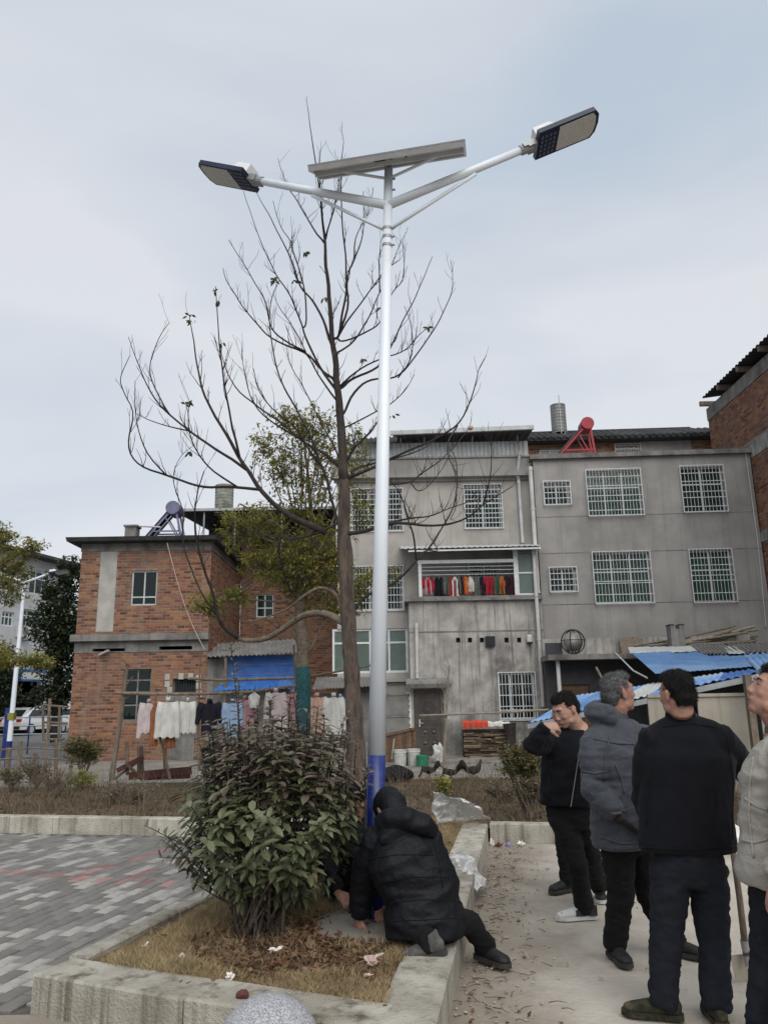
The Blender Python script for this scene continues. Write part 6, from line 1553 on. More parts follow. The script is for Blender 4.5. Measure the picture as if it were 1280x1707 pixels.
# A: man in the black jacket, seen from behind
Y = 4.52
hA = at(1127, 1156, Y - .02)
J = dict(head=hA, head_m=rot_yp(RAD(22), RAD(-3)), neck=at(1135, 1197, Y + .03), chest=at(1145, 1262, Y), belly=at(1143, 1345, Y), pelvis=at(1147, 1432, Y), waist=at(1147, 1400, Y), hem=at(1147, 1418, Y),
         side=V((1, .08, 0)), fwd=V((0, 1, 0)), shL=at(1082, 1236, Y), shR=at(1207, 1232, Y), elL=at(1071, 1330, Y + .05), elR=at(1243, 1290, Y + .16),
         wrL=at(1088, 1385, Y + .3), wrR=at(1247, 1275, Y + .42), hipL=at(1117, 1455, Y), hipR=at(1178, 1455, Y), knL=at(1110, 1560, Y - .02), knR=at(1188, 1562, Y - .02),
         anL=V((at(1108, 1660, Y - .06).x, Y - .03, .1)), anR=V((at(1193, 1665, Y - .1).x, Y - .1, .1)), shoeL=(V((-1, .35, 0)), dict(L_=.29)), shoeR=(V((.12, 1, 0)), dict(L_=.29)))
oA, jA = person('man in plain black jacket seen from behind, wearing camouflage shoes', (J['pelvis'].x, Y, 0), J,
       dict(jacket='jacket_black', trousers='trouser_navy', coat=(.262, .145), sh=.076, collar=.105, shoe='shoe_camo', sole='shoe_camo', trouser_r=1.08, sleeve=.0, folds=[(.005, (2.5, 2.5, 4)), (.003, (7, 7, 5)), (.0012, (20, 20, 12))]),
       'skin_tan', 'hair_black', 3, 1.04, hands=dict(L=(V((.1, .6, -.6)), V((1, 0, 0)), .4, 1), R=(V((.1, .8, -.3)), V((-1, 0, 0)), 1.0, 1)))

# B: grey-haired man in the long grey parka, profile to the right
Y = 5.4
J = dict(head=at(1030, 1154, Y), head_m=rot_yp(RAD(-72), RAD(8)), neck=at(1022, 1200, Y + .02), chest=at(1028, 1262, Y), belly=at(1032, 1335, Y), pelvis=at(1040, 1385, Y), waist=at(1040, 1370, Y), hem=at(1040, 1408, Y),
         side=V((.62, .78, 0)), fwd=V((.78, -.62, 0)), shL=at(1072, 1228, Y + .28), shR=at(990, 1236, Y - .08), elR=at(987, 1312, Y - .14), wrR=at(1032, 1362, Y - .22),
         elL=at(1106, 1262, Y + .32), wrL=at(1130, 1300, Y + .25), hipL=at(1062, 1400, Y + .1), hipR=at(1028, 1400, Y - .05), knR=at(1034, 1490, Y - .03), knL=at(1082, 1495, Y + .1),
         anR=V((at(1027, 1585, Y).x, Y + .03, .1)), anL=V((at(1133, 1580, Y).x, Y + .1, .1)), shoeR=(V((.12, -1, 0)),), shoeL=(V((.75, -.65, 0)),))
J['hood'] = at(1014, 1190, Y + .02)
oB, jB = person('grey-haired old man in long grey hooded parka looking up to the right', (J['pelvis'].x, Y, 0), J,
       dict(jacket='parka_grey', trousers='trouser_black', coat=(.205, .19), sh=.088, puff=.006, hood=.066, collar=.075, collar_m='parka_lining', trouser_r=1.02, sleeve=.02, shoe='shoe_black',
            folds=[(.008, (3, 3, 6)), (.006, (5, 5, 16)), (.0025, (14, 14, 34))]),
       'skin_old', 'hair_grey', 8, 1.07, open_mouth=True, hands=dict(R=(V((.75, -.1, -.7)), V((.3, .3, .9)), .15, -1), L=(V((.5, -.5, -.5)), V((0, 0, -1)), .5, 1)))

b = MB(); w_ = J['wrR']; dd = V((.75, -.1, -.7)); hand_prims(b, w_, dd, V((.3, .3, .9)), 1.16, .15, -1); b.loft([w_ - dd.normalized() * .07, w_ + dd.normalized() * .02], [.04, .036], (0, 0, 1), 12); me = blob_mesh(b, .007, 1)
for v in me.vertices: v.co -= oB.location
link_mesh('glove', me, 'glove_dark', oB)

# C: young man in open black jacket, wiping his nose
Y = 6.32
hC = at(942, 1182, Y - .05)
J = dict(head=hC, head_m=rot_yp(RAD(118), RAD(-24)), neck=at(963, 1218, Y + .03), chest=at(948, 1262, Y), belly=at(944, 1310, Y), pelvis=at(950, 1350, Y), waist=at(950, 1340, Y), hem=at(945, 1342, Y),
         side=V((.8, -.42, 0)), fwd=V((-.6, -.8, 0)), shR=at(912, 1238, Y - .02), shL=at(985, 1235, Y + .05), elR=at(886, 1241, Y - .26), wrR=at(909, 1211, Y - .3),
         elL=at(1000, 1290, Y + .02), wrL=at(990, 1340, Y - .05), hipR=at(938, 1365, Y), hipL=at(966, 1365, Y + .02), knR=at(962, 1440, Y - .08), knL=at(984, 1425, Y + .1),
         anR=V((at(976, 1522, Y).x, Y + .04, .095)), anL=V((at(996, 1480, Y + .7).x, Y + .65, .095)), shoeR=(V((-1, -.12, 0)), dict(L_=.3, lace=True, accent='sole_white')), shoeL=(V((-.2, -1, 0)),))
oC, jC = person('young man in open black jacket and white sneaker wiping his nose with one hand', (J['pelvis'].x, Y, 0), J,
       dict(jacket='jacket_black', trousers='trouser_black', coat=(.2, .165), sh=.08, puff=.006, collar=.03, shoeR='shoe_white', sole='sole_white', trouser_r=1.0, sleeve=.0, shoeL='shoe_black', folds=[(.01, (4, 4, 8)), (.005, (8, 8, 16))]),
       'skin_fair', 'hair_black', 5, 1.05, closed=True, hands=dict(R=(V((.75, .1, .0)), V((.35, .6, -.5)), .9, -1), L=(V((0, 0, -1)), V((-1, 0, 0)), .5, 1)))
# dark panels of the sneaker
sh_ = [c for c in oC.children if c.name.startswith('shoe')][0]
ak = J['anR']; g = ak - V((0, 0, .09)); bx_ = V((J['pelvis'].x, Y, 0))
for a0, a1, c_, z0, z1 in ((-.085, -.035, .047, .03, .1), (.0, .075, .053, .032, .07), (.14, .185, .05, .03, .055)):
    b = MB(); b.add([g + V((-a0, -c_, z0)) - bx_, g + V((-a1, -c_ - .004, z0)) - bx_, g + V((-a1, -c_ + .004, z1)) - bx_, g + V((-a0, -c_ + .004, z1)) - bx_,
           g + V((-a0, -c_ + .02, z0)) - bx_, g + V((-a1, -c_ + .02, z0)) - bx_, g + V((-a1, -c_ + .024, z1)) - bx_, g + V((-a0, -c_ + .024, z1)) - bx_], [(0,1,2,3), (7,6,5,4), (0,4,5,1), (3,2,6,7), (0,3,7,4), (1,5,6,2)]); b.build('dark_panel', 'shoe_black', sh_)
b = MB(); z0p, z1p = at(951, 1345, Y - .2) - bx_, at(968, 1235, Y - .19) - bx_
b.tube([z0p, z1p], .003, 6); b.build('zip', 'tank_steel', oC)

# D: person in black mostly hidden behind him
Y = 7.2
J = dict(head=at(938, 1186, Y), head_m=rot_yp(RAD(60), RAD(0)), neck=at(946, 1216, Y), chest=at(950, 1255, Y), belly=at(948, 1300, Y), pelvis=at(950, 1345, Y), waist=at(950, 1330, Y), hem=at(950, 1345, Y),
         side=V((1, -.1, 0)), fwd=V((0, -1, 0)), shL=at(922, 1238, Y), shR=at(975, 1238, Y), elL=at(928, 1285, Y), elR=at(982, 1285, Y), wrL=at(934, 1320, Y - .1), wrR=at(975, 1320, Y - .1),
         hipL=at(936, 1350, Y), hipR=at(962, 1350, Y), knL=at(938, 1410, Y), knR=at(966, 1412, Y), anL=V((at(944, 1475, Y).x, Y, .1)), anR=V((at(985, 1475, Y + .3).x, Y + .3, .1)), shoeL=(V((-.8, -.45, 0)), dict(L_=.27)), shoeR=(V((-.2, -1, 0)),))
person('person in black with heavy black boot standing hidden behind the young man', (J['pelvis'].x, Y, 0), J,
       dict(jacket='jacket_black', trousers='trouser_black', coat=(.17, .14), sh=.065, shoe='shoe_black', trouser_r=.8), 'skin_tan', 'hair_black', 9, .95)

# E: man in beige padded jacket at the right edge, looking up
Y = 4.0
J = dict(head=at(1291, 1155, Y), head_m=rot_yp(RAD(82), RAD(24)), neck=at(1305, 1225, Y + .02), chest=at(1312, 1300, Y), belly=at(1312, 1400, Y), pelvis=at(1312, 1480, Y), waist=at(1312, 1460, Y), hem=at(1310, 1480, Y),
         side=V((.45, -.9, 0)), fwd=V((-.9, -.45, 0)), shR=at(1318, 1275, Y - .2), shL=at(1300, 1265, Y + .2), elR=at(1330, 1380, Y - .3), elL=at(1262, 1350, Y + .28), wrR=at(1292, 1468, Y - .25), wrL=at(1270, 1432, Y + .3),
         hipL=at(1290, 1500, Y + .06), hipR=at(1322, 1500, Y - .06), knL=at(1282, 1610, Y + .08), knR=at(1310, 1620, Y), anL=V((at(1283, 1700, Y).x, Y + .1, .1)), anR=V((at(1300, 1700, Y).x, Y - .05, .1)), shoeL=(V((-1, -.2, 0)),), shoeR=(V((-1, -.3, 0)),))
oE, jE = person('man in beige padded jacket at the right edge tilting his head back', (J['pelvis'].x, Y, 0), J,
       dict(jacket='jacket_beige', trousers='trouser_navy', coat=(.21, .215), sh=.092, puff=.008, collar=.07, collar_m='fleece', shoe='shoe_grey', sleeve=.02, trouser_r=1.08,
            folds=[(.008, (3, 3, 6)), (.006, (6, 6, 16)), (.0025, (14, 14, 34))], cuff_m='fleece'),
       'skin_tan', 'hair_black', 6, 1.1, hands=dict(R=(V((-.4, -.2, -.6)), V((1, 0, 0)), .5, -1), L=(V((-.3, -.1, -.8)), V((0, 0, 1)), .6, 1)))

# F: crouching worker in the padded black coat
Y = 5.2
J = dict(head=at(650, 1352, Y + .2), head_m=rot_yp(RAD(25), RAD(-70)), neck=at(666, 1376, Y + .06), chest=at(676, 1428, Y - .02), belly=at(704, 1488, Y - .02), pelvis=at(728, 1524, Y - .05), waist=at(722, 1512, Y - .02), hem=at(708, 1566, Y - .07),
         side=V((.97, .12, 0.2)).normalized(), fwd=V((-.3, 1, 0)).normalized(), shL=at(624, 1402, Y + .06), shR=at(716, 1400, Y), elL=at(606, 1478, Y + .2), wrL=at(598, 1528, Y + .24),
         elR=at(690, 1480, Y + .4), wrR=at(650, 1512, Y + .36), hipL=at(695, 1545, Y + .0), hipR=at(745, 1530, Y + .02), knL=at(655, 1528, Y + .26), knR=at(784, 1540, Y + .12), anL=V((at(714, 1584, 4.93).x, 4.93, .27)), anR=V((at(812, 1585, Y + .1).x, Y + .2, .11)),
         shoeL=(V((-.95, .15, 0)), dict(L_=.28, pitch=.22)), shoeR=(V((.6, -.75, 0)), dict(L_=.28)))
oF, jF = person('crouching worker in black padded coat and knit cap beside the lamp foot', (J['pelvis'].x, Y, 0), J,
       dict(jacket='down_black', trousers='trouser_black', coat=(.235, .18), sh=.088, puff=.01, shoeL='shoe_grey', shoeR='shoe_black', trouser_r=.92, sleeve=.01,
            folds=[(.009, (3, 3, 6)), (.006, (5, 5, 12)), (.002, (16, 16, 26))]),
       'skin_tan', 'hair_black', 4, 1.03, hands=dict(L=(V((-.1, .3, -.9)), V((.6, .5, 0)), .8, 1), R=(V((-.5, .5, -.6)), V((-.5, .2, -.4)), .8, -1)), hat=True)
b = MB(); hm = rot_yp(RAD(25), RAD(-62)); hc = at(650, 1350, Y + .2)
b.ell(hc + hm @ V((0, -.012, .045)), (.098, .12, .095), hm, 24, 16); b.ell(hc + hm @ V((0, -.06, -.02)), (.09, .08, .09), hm, 20, 12)
b.loft([hc + hm @ V((0, -.05, 0)), at(668, 1378, Y + .06)], [(.085, .085), (.09, .08)], (1, 0, .1), 18); me = blob_mesh(b, .008, 2, [(.002, (60, 60, 20))])
base_F = oF.location.copy()
for v in me.vertices: v.co -= base_F
link_mesh('knit_cap', me, 'down_black', oF)
b = MB()
b.loft([at(632, 1374, Y - .02), at(650, 1366, Y - .07), at(680, 1364, Y - .1), at(706, 1374, Y - .09), at(722, 1388, Y - .04)], [(.04, .05), (.065, .07), (.075, .07), (.065, .065), (.04, .045)], (0, 1, 0), 16)
b.loft([at(662, 1364, Y + .02), at(672, 1388, Y - .08), at(682, 1402, Y - .09)], [(.14, .06), (.16, .06), (.12, .03)], (1, 0, .1), 18); me = blob_mesh(b, .011, 3, [(.006, (6, 6, 14))])
for v in me.vertices: v.co -= base_F
link_mesh('hood', me, 'down_black', oF)

# G: second worker crouching behind bush and pole
Y = 6.15
J = dict(head=at(597, 1336, Y), head_m=rot_yp(RAD(190), RAD(-35)), neck=at(590, 1362, Y + .06), chest=at(580, 1405, Y + .1), belly=at(582, 1450, Y + .15), pelvis=at(585, 1470, Y + .2), waist=at(585, 1460, Y + .2), hem=at(585, 1485, Y + .2),
         side=V((-1, 0, 0)), fwd=V((0, -1, 0)), shR=at(545, 1400, Y + .06), shL=at(612, 1400, Y + .06), elR=at(545, 1450, Y - .12), wrR=at(563, 1488, Y - .3), elL=at(615, 1450, Y - .1), wrL=at(608, 1490, Y - .25),
         hipR=at(565, 1480, Y + .2), hipL=at(602, 1480, Y + .2), knR=at(548, 1455, Y), knL=at(612, 1460, Y), anR=V((at(560, 1510, Y + .1).x, Y + .15, .27)), anL=V((at(612, 1510, Y + .1).x, Y + .15, .27)), shoeR=(V((0, -1, 0)),), shoeL=(V((0, -1, 0)),))
person('second worker in black crouching behind the bush and the blue lamp foot', (J['pelvis'].x, Y + .2, .18), J,
       dict(jacket='down_black', trousers='trouser_black', coat=(.2, .17), sh=.08, puff=.005, collar=.04, sleeve=.01), 'skin_tan', 'hair_black', 2, 1.0,
       hands=dict(R=(V((.5, -.5, -.3)), V((.2, .3, -.9)), .7, 1), L=(V((-.2, -.5, -.6)), V((0, .3, -.9)), .7, -1)))

# seams, zips and flaps laid on the finished clothes
from mathutils.bvhtree import BVHTree
def seam(par, pts, r, m, name='seam'):
    j = [c for c in par.children if c.name.startswith('jacket')][0]; me = j.data; base = par.location
    tr = BVHTree.FromPolygons([v.co + base for v in me.vertices], [tuple(p.vertices) for p in me.polygons]); P = []
    for (x0, y0), (x1, y1) in zip(pts[:-1], pts[1:]):
        for k in range(9):
            d = _ray(x0 + (x1 - x0) * k / 8, y0 + (y1 - y0) * k / 8).normalized(); h = tr.ray_cast(V((0, 0, CAMH)), d)
            if h[0] is not None: P.append(h[0] + h[1] * r * .4 - base)
    Q = [P[0]] if P else []
    for p in P[1:]:
        if (p - Q[-1]).length > .12: break
        if (p - Q[-1]).length > .004: Q.append(p)
    if len(Q) > 2: b = MB(); b.tube(Q, r, 6); b.build(name, m, j, smooth=True)
for p in ([(1093, 1222), (1087, 1286), (1078, 1375)], [(1211, 1222), (1221, 1300), (1220, 1400)], [(1068, 1412), (1145, 1417), (1222, 1410)], [(1105, 1212), (1150, 1206), (1195, 1213)]): seam(oA, p, .0035, 'jacket_black')
for p in ([(1016, 1228), (1008, 1262), (1006, 1300)], [(970, 1285), (992, 1290), (1008, 1285)], [(1025, 1275), (1036, 1300), (1040, 1322)], [(1000, 1395), (1035, 1406), (1070, 1406)], [(990, 1232), (1030, 1240), (1056, 1240)]): seam(oB, p, .0065, 'parka_grey')
seam(oB, [(1018, 1357), (1030, 1355), (1042, 1350)], .011, 'parka_lining', 'cuff_strap'); seam(oB, [(1058, 1215), (1062, 1260), (1064, 1330), (1066, 1395)], .006, 'parka_lining', 'zip')
for p in ([(921, 1222), (917, 1280), (914, 1335)], [(900, 1236), (888, 1250)]): seam(oC, p, .004, 'down_black')
for p in ([(1256, 1262), (1250, 1300), (1248, 1360), (1256, 1430)], [(1240, 1330), (1262, 1345), (1279, 1350)], [(1236, 1400), (1256, 1405), (1279, 1400)]): seam(oE, p, .006, 'jacket_beige')
for p in ([(612, 1432), (660, 1425), (725, 1425)], [(640, 1470), (690, 1462), (748, 1462)], [(650, 1505), (700, 1500), (765, 1500)], [(655, 1535), (705, 1534), (765, 1530)], [(722, 1398), (732, 1440), (738, 1480)]): seam(oF, p, .003, 'jacket_black')

# ---------------------------------------------------------------- shovel, ball, litter
sv = thing('shovel', 'steel shovel with long wooden handle standing beside the man in black jacket', 'shovel', at(1237, 1632, 4.95))
so_ = sv.location.copy()
h0, h1 = at(1219, 1405, 4.86), at(1243, 1592, 4.93)
b = MB(); b.tube([h0, h0.lerp(h1, .5) + V((.004, 0, 0)), h1], [.0165, .018, .019], 12); b.build('handle', 'wood_old', sv, off=so_, smooth=True)
b = MB(); n, k = 8, 8; vs = []
p00, p10, p01, p11 = at(1216, 1594, 4.93), at(1256, 1592, 4.96), at(1226, 1633, 4.99), at(1262, 1636, 5.01)
for lay in (0, .004):
    for j in range(k + 1):
        for i in range(n + 1):
            u, t = i / n, j / k; p = p00.lerp(p10, u).lerp(p01.lerp(p11, u), t); vs.append(p + V((0, -.02 * (1 - (2*u - 1) ** 2) * -1 + lay, -.012 * (1 - (2*u - 1) ** 2) * (t ** 3))))
W_ = n + 1; K = (k + 1) * W_
b.add(vs, [f for j in range(k) for i in range(n) for f in ((j*W_+i, (j+1)*W_+i, (j+1)*W_+i+1, j*W_+i+1), (K+j*W_+i+1, K+(j+1)*W_+i+1, K+(j+1)*W_+i, K+j*W_+i))]); bl = b.build('blade', 'rust_sheet', sv, off=so_, smooth=True)
b = MB(); b.tube([h1 - (h1 - h0).normalized() * .08, h1 + (h1 - h0).normalized() * .06], [.024, .012], 12); b.build('socket', 'grey_steel', bl, off=so_)
c_ = at(447, 1747, 3.62); b = MB(); r_ = .222
b.ell((0, 0, r_ - .012), (r_, r_, r_), None, 48, 32); o = b.build('granite_ball', 'granite', None, smooth=True); o.location = (c_.x, 3.62, 0)
tag(o, 'round speckled granite ball in front of the planter kerb', 'stone ball')
def litter(label, x, y, z, r, m, seed, cat='litter', name='crumpled_paper'):
    p = gr(x, y, z); crumple(name, label, cat, (p.x, p.y, z - .005), r, m, seed, 'litter lying about', sharp=.9)
litter('small white paper ball nearest the left planter corner', 243, 1580, .2, (0.022, 0.018, 0.016), 'paper', 1)
litter('tiny white paper scrap between two others on the dry grass', 304, 1597, .19, (0.016, 0.014, 0.012), 'paper', 2)
litter('white paper ball on the grass right behind the front kerb', 383, 1631, .2, (0.025, 0.020, 0.016), 'paper', 3)
litter('pale flat scrap under the bush at the edge of the dead leaves', 461, 1585, .19, (0.054, 0.022, 0.013), 'paper', 4)
litter('long pinkish crumpled tissue on the grass before the crouching worker', 619, 1607, .2, (0.036, 0.036, 0.022), 'paper_pink', 5)
litter('small torn tissue below the pinkish one', 612, 1626, .19, (0.025, 0.013, 0.007), 'paper_pink', 6)
litter('curl of white tissue above the pinkish one', 633, 1594, .19, (0.036, 0.013, 0.010), 'paper', 11)
litter('white crumpled paper against the kerb behind the men', 869, 1410, .0, (0.040, 0.032, 0.032), 'paper', 7)
litter('blue and violet crumpled wrapper against the rear kerb', 846, 1410, .0, (0.043, 0.025, 0.018), 'wrapper_blue', 8, name='wrapper')
litter('white scrap leaning in the kerb corner', 820, 1409, .0, (0.029, 0.022, 0.032), 'paper', 9)
litter('brown lump of dirt and leaves beside the wrapper', 831, 1411, .0, (0.043, 0.029, 0.025), 'dead_leaf', 10)
p = gr(1232, 1418, 0); crumple('plastic_bag', 'white crumpled bag seen between the man in black and the beige jacket', 'bag', (p.x, p.y, 0), (.16, .1, .13), 'paper', 12)
# brown stone on the front kerb
p = gr(405, 1664, .2); b = MB(); b.ell((p.x, p.y, .215), (.035, .03, .022), None, 10, 7)
for v in b.v: v += V((1, 1, 1)) * .012 * noise.noise(v * 40)
solo(b, 'stone', 'wood_red', 'small brown stone lying on the front kerb behind the granite ball', 'stone', (p.x, p.y, .2))
# clear plastic sheets
def film(label, pts, Y0, H_, seed):
    b = MB(); a, c, d, e = pts; n, k = 34, 22; vs = []
    for j in range(k + 1):
        for i in range(n + 1):
            u, t = i / n, j / k; p = a.lerp(c, u).lerp(e.lerp(d, u), t); bu = math.sin(math.pi * u) * math.sin(math.pi * t)
            q = V((p.x * 7 + seed, p.y * 5, p.z * 7)); w = abs(noise.noise(q)) * .11 + abs(noise.noise(q * 2.3)) * .06 + abs(noise.noise(q * 5)) * .03
            vs.append(p + V((.06 * noise.noise(q * 1.4 + V((3, 0, 0))), -w * 1.0 - .05 * bu, H_ * bu + w * .5)))
    b.add(vs, [(j*(n+1) + i, j*(n+1) + i + 1, (j+1)*(n+1) + i + 1, (j+1)*(n+1) + i) for j in range(k) for i in range(n)])
    return solo(b, 'plastic_sheet', 'film', label, 'plastic sheet', (a + c) / 2)
film('large clear plastic sheet heaped on the planter behind the crouching worker', [gr(723, 1376, .2), gr(812, 1368, .22), at(795, 1345, 9.1), at(721, 1322, 9.5)], 0, .1, 1)
film('clear plastic film spilling over the planter kerb beside the worker', [gr(745, 1440, .22), at(800, 1492, 6.9), at(808, 1468, 7.3), gr(757, 1425, .24)], 0, .12, 4)
# cement patch at the lamp foot
b = MB(); cx, cy = LB.x, LB.y; n = 26; pts = []
cpt = [gr(520, 1535, .19), gr(560, 1515, .19), gr(640, 1500, .19), gr(690, 1540, .19), gr(665, 1570, .19), gr(590, 1572, .19), gr(530, 1556, .19)]
cc_ = sum(cpt, V()) / len(cpt); vs = [V((cc_.x, cc_.y, .207))] + [V((p.x, p.y, .188)) for p in cpt] ; mm = [V((cc_.x, cc_.y, .204)).lerp(v, .75) + V((0, 0, .012)) for v in vs[1:]]
vs2 = [vs[0]] + mm + vs[1:]; k = len(mm)
b.add(vs2, [(0, 1 + i, 1 + (i+1) % k) for i in range(k)] + [(1 + i, 1 + k + i, 1 + k + (i+1) % k, 1 + (i+1) % k) for i in range(k)])
o = b.build('cement_pad', 'yard_concrete', None); o['kind'] = 'structure'

# ---------------------------------------------------------------- the bare tree (traced limbs, each at its own depth)
TY = 11.3
def za(pts): return [(160 + x / 1.829, 160 + y / 1.829) for x, y in pts]
def zb2(pts): return [(160 + x / 1.829, 660 + y / 1.829) for x, y in pts]
trunk = [(594, 1262, 30), (591, 1200, 28), (586, 1130, 26), (582, 1060, 25), (578, 985, 25), (574, 920, 25), (574, 870, 21), (574, 800, 18), (570, 740, 16), (566, 690, 14), (561, 640, 12), (556, 590, 10), (550, 520, 8), (545, 450, 6.5), (541, 400, 5), (534, 320, 3.2), (524, 260, 2.2), (513, 178, 1.2)]
tree = thing('bare_tree', 'tall leafless tree with dark spreading branches behind the new lamp pole', 'tree', V((at(594, 1262, TY).x, TY, .1)))
to = tree.location.copy()
b = MB()
pts, rs = [V((to.x, TY, .02))], [.19]
for x, y, w in trunk:
    p = at(x, y, TY + .0); pts.append(p); rs.append(w / 2 / FPX * TY * .98)
# resample and roughen
def rough(pts, rs, step, seed, amp=.12):
    for _ in range(2):      # round the corners
        if len(pts) < 3: break
        a, c = [pts[0]], [rs[0]]
        for i in range(len(pts) - 1):
            if i: a.append(pts[i].lerp(pts[i + 1], .25)); c.append(rs[i] * .75 + rs[i + 1] * .25)
            if i < len(pts) - 2: a.append(pts[i].lerp(pts[i + 1], .75)); c.append(rs[i] * .25 + rs[i + 1] * .75)
        pts, rs = a + [pts[-1]], c + [rs[-1]]
    P, Rr = [], []
    for i in range(len(pts) - 1):
        L_ = (pts[i + 1] - pts[i]).length; n = max(1, int(L_ / step))
        for k in range(n):
            t = k / n; P.append(pts[i].lerp(pts[i + 1], t)); Rr.append(rs[i] + (rs[i + 1] - rs[i]) * t)
    P.append(pts[-1]); Rr.append(rs[-1])
    for i in range(1, len(P) - 1):
        q = P[i] * 2.3 + V((seed, 0, 0)); P[i] = P[i] + V((noise.noise(q), noise.noise(q + V((9, 0, 0))), 0)) * min(.06, Rr[i] * 1.2 + .012) * amp * 6
        Rr[i] *= 1 + .1 * noise.noise(q * 2)
    return P, Rr
P_t, R_t = rough(pts[:9], rs[:9], .12, 1, .06); b.tube(P_t, R_t, 20)
for i, v in enumerate(b.v):
    v += V((noise.noise(V((v.x * 22, v.y * 22, v.z * 3))), noise.noise(V((v.x * 22 + 5, v.y * 22, v.z * 3))), 0)) * .014
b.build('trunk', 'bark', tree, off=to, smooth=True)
b = MB(); P_t, R_t = rough(pts[8:], rs[8:], .15, 1, .1); b.tube(P_t, R_t, 12); b.build('leader', 'bark', tree, off=to, smooth=True)
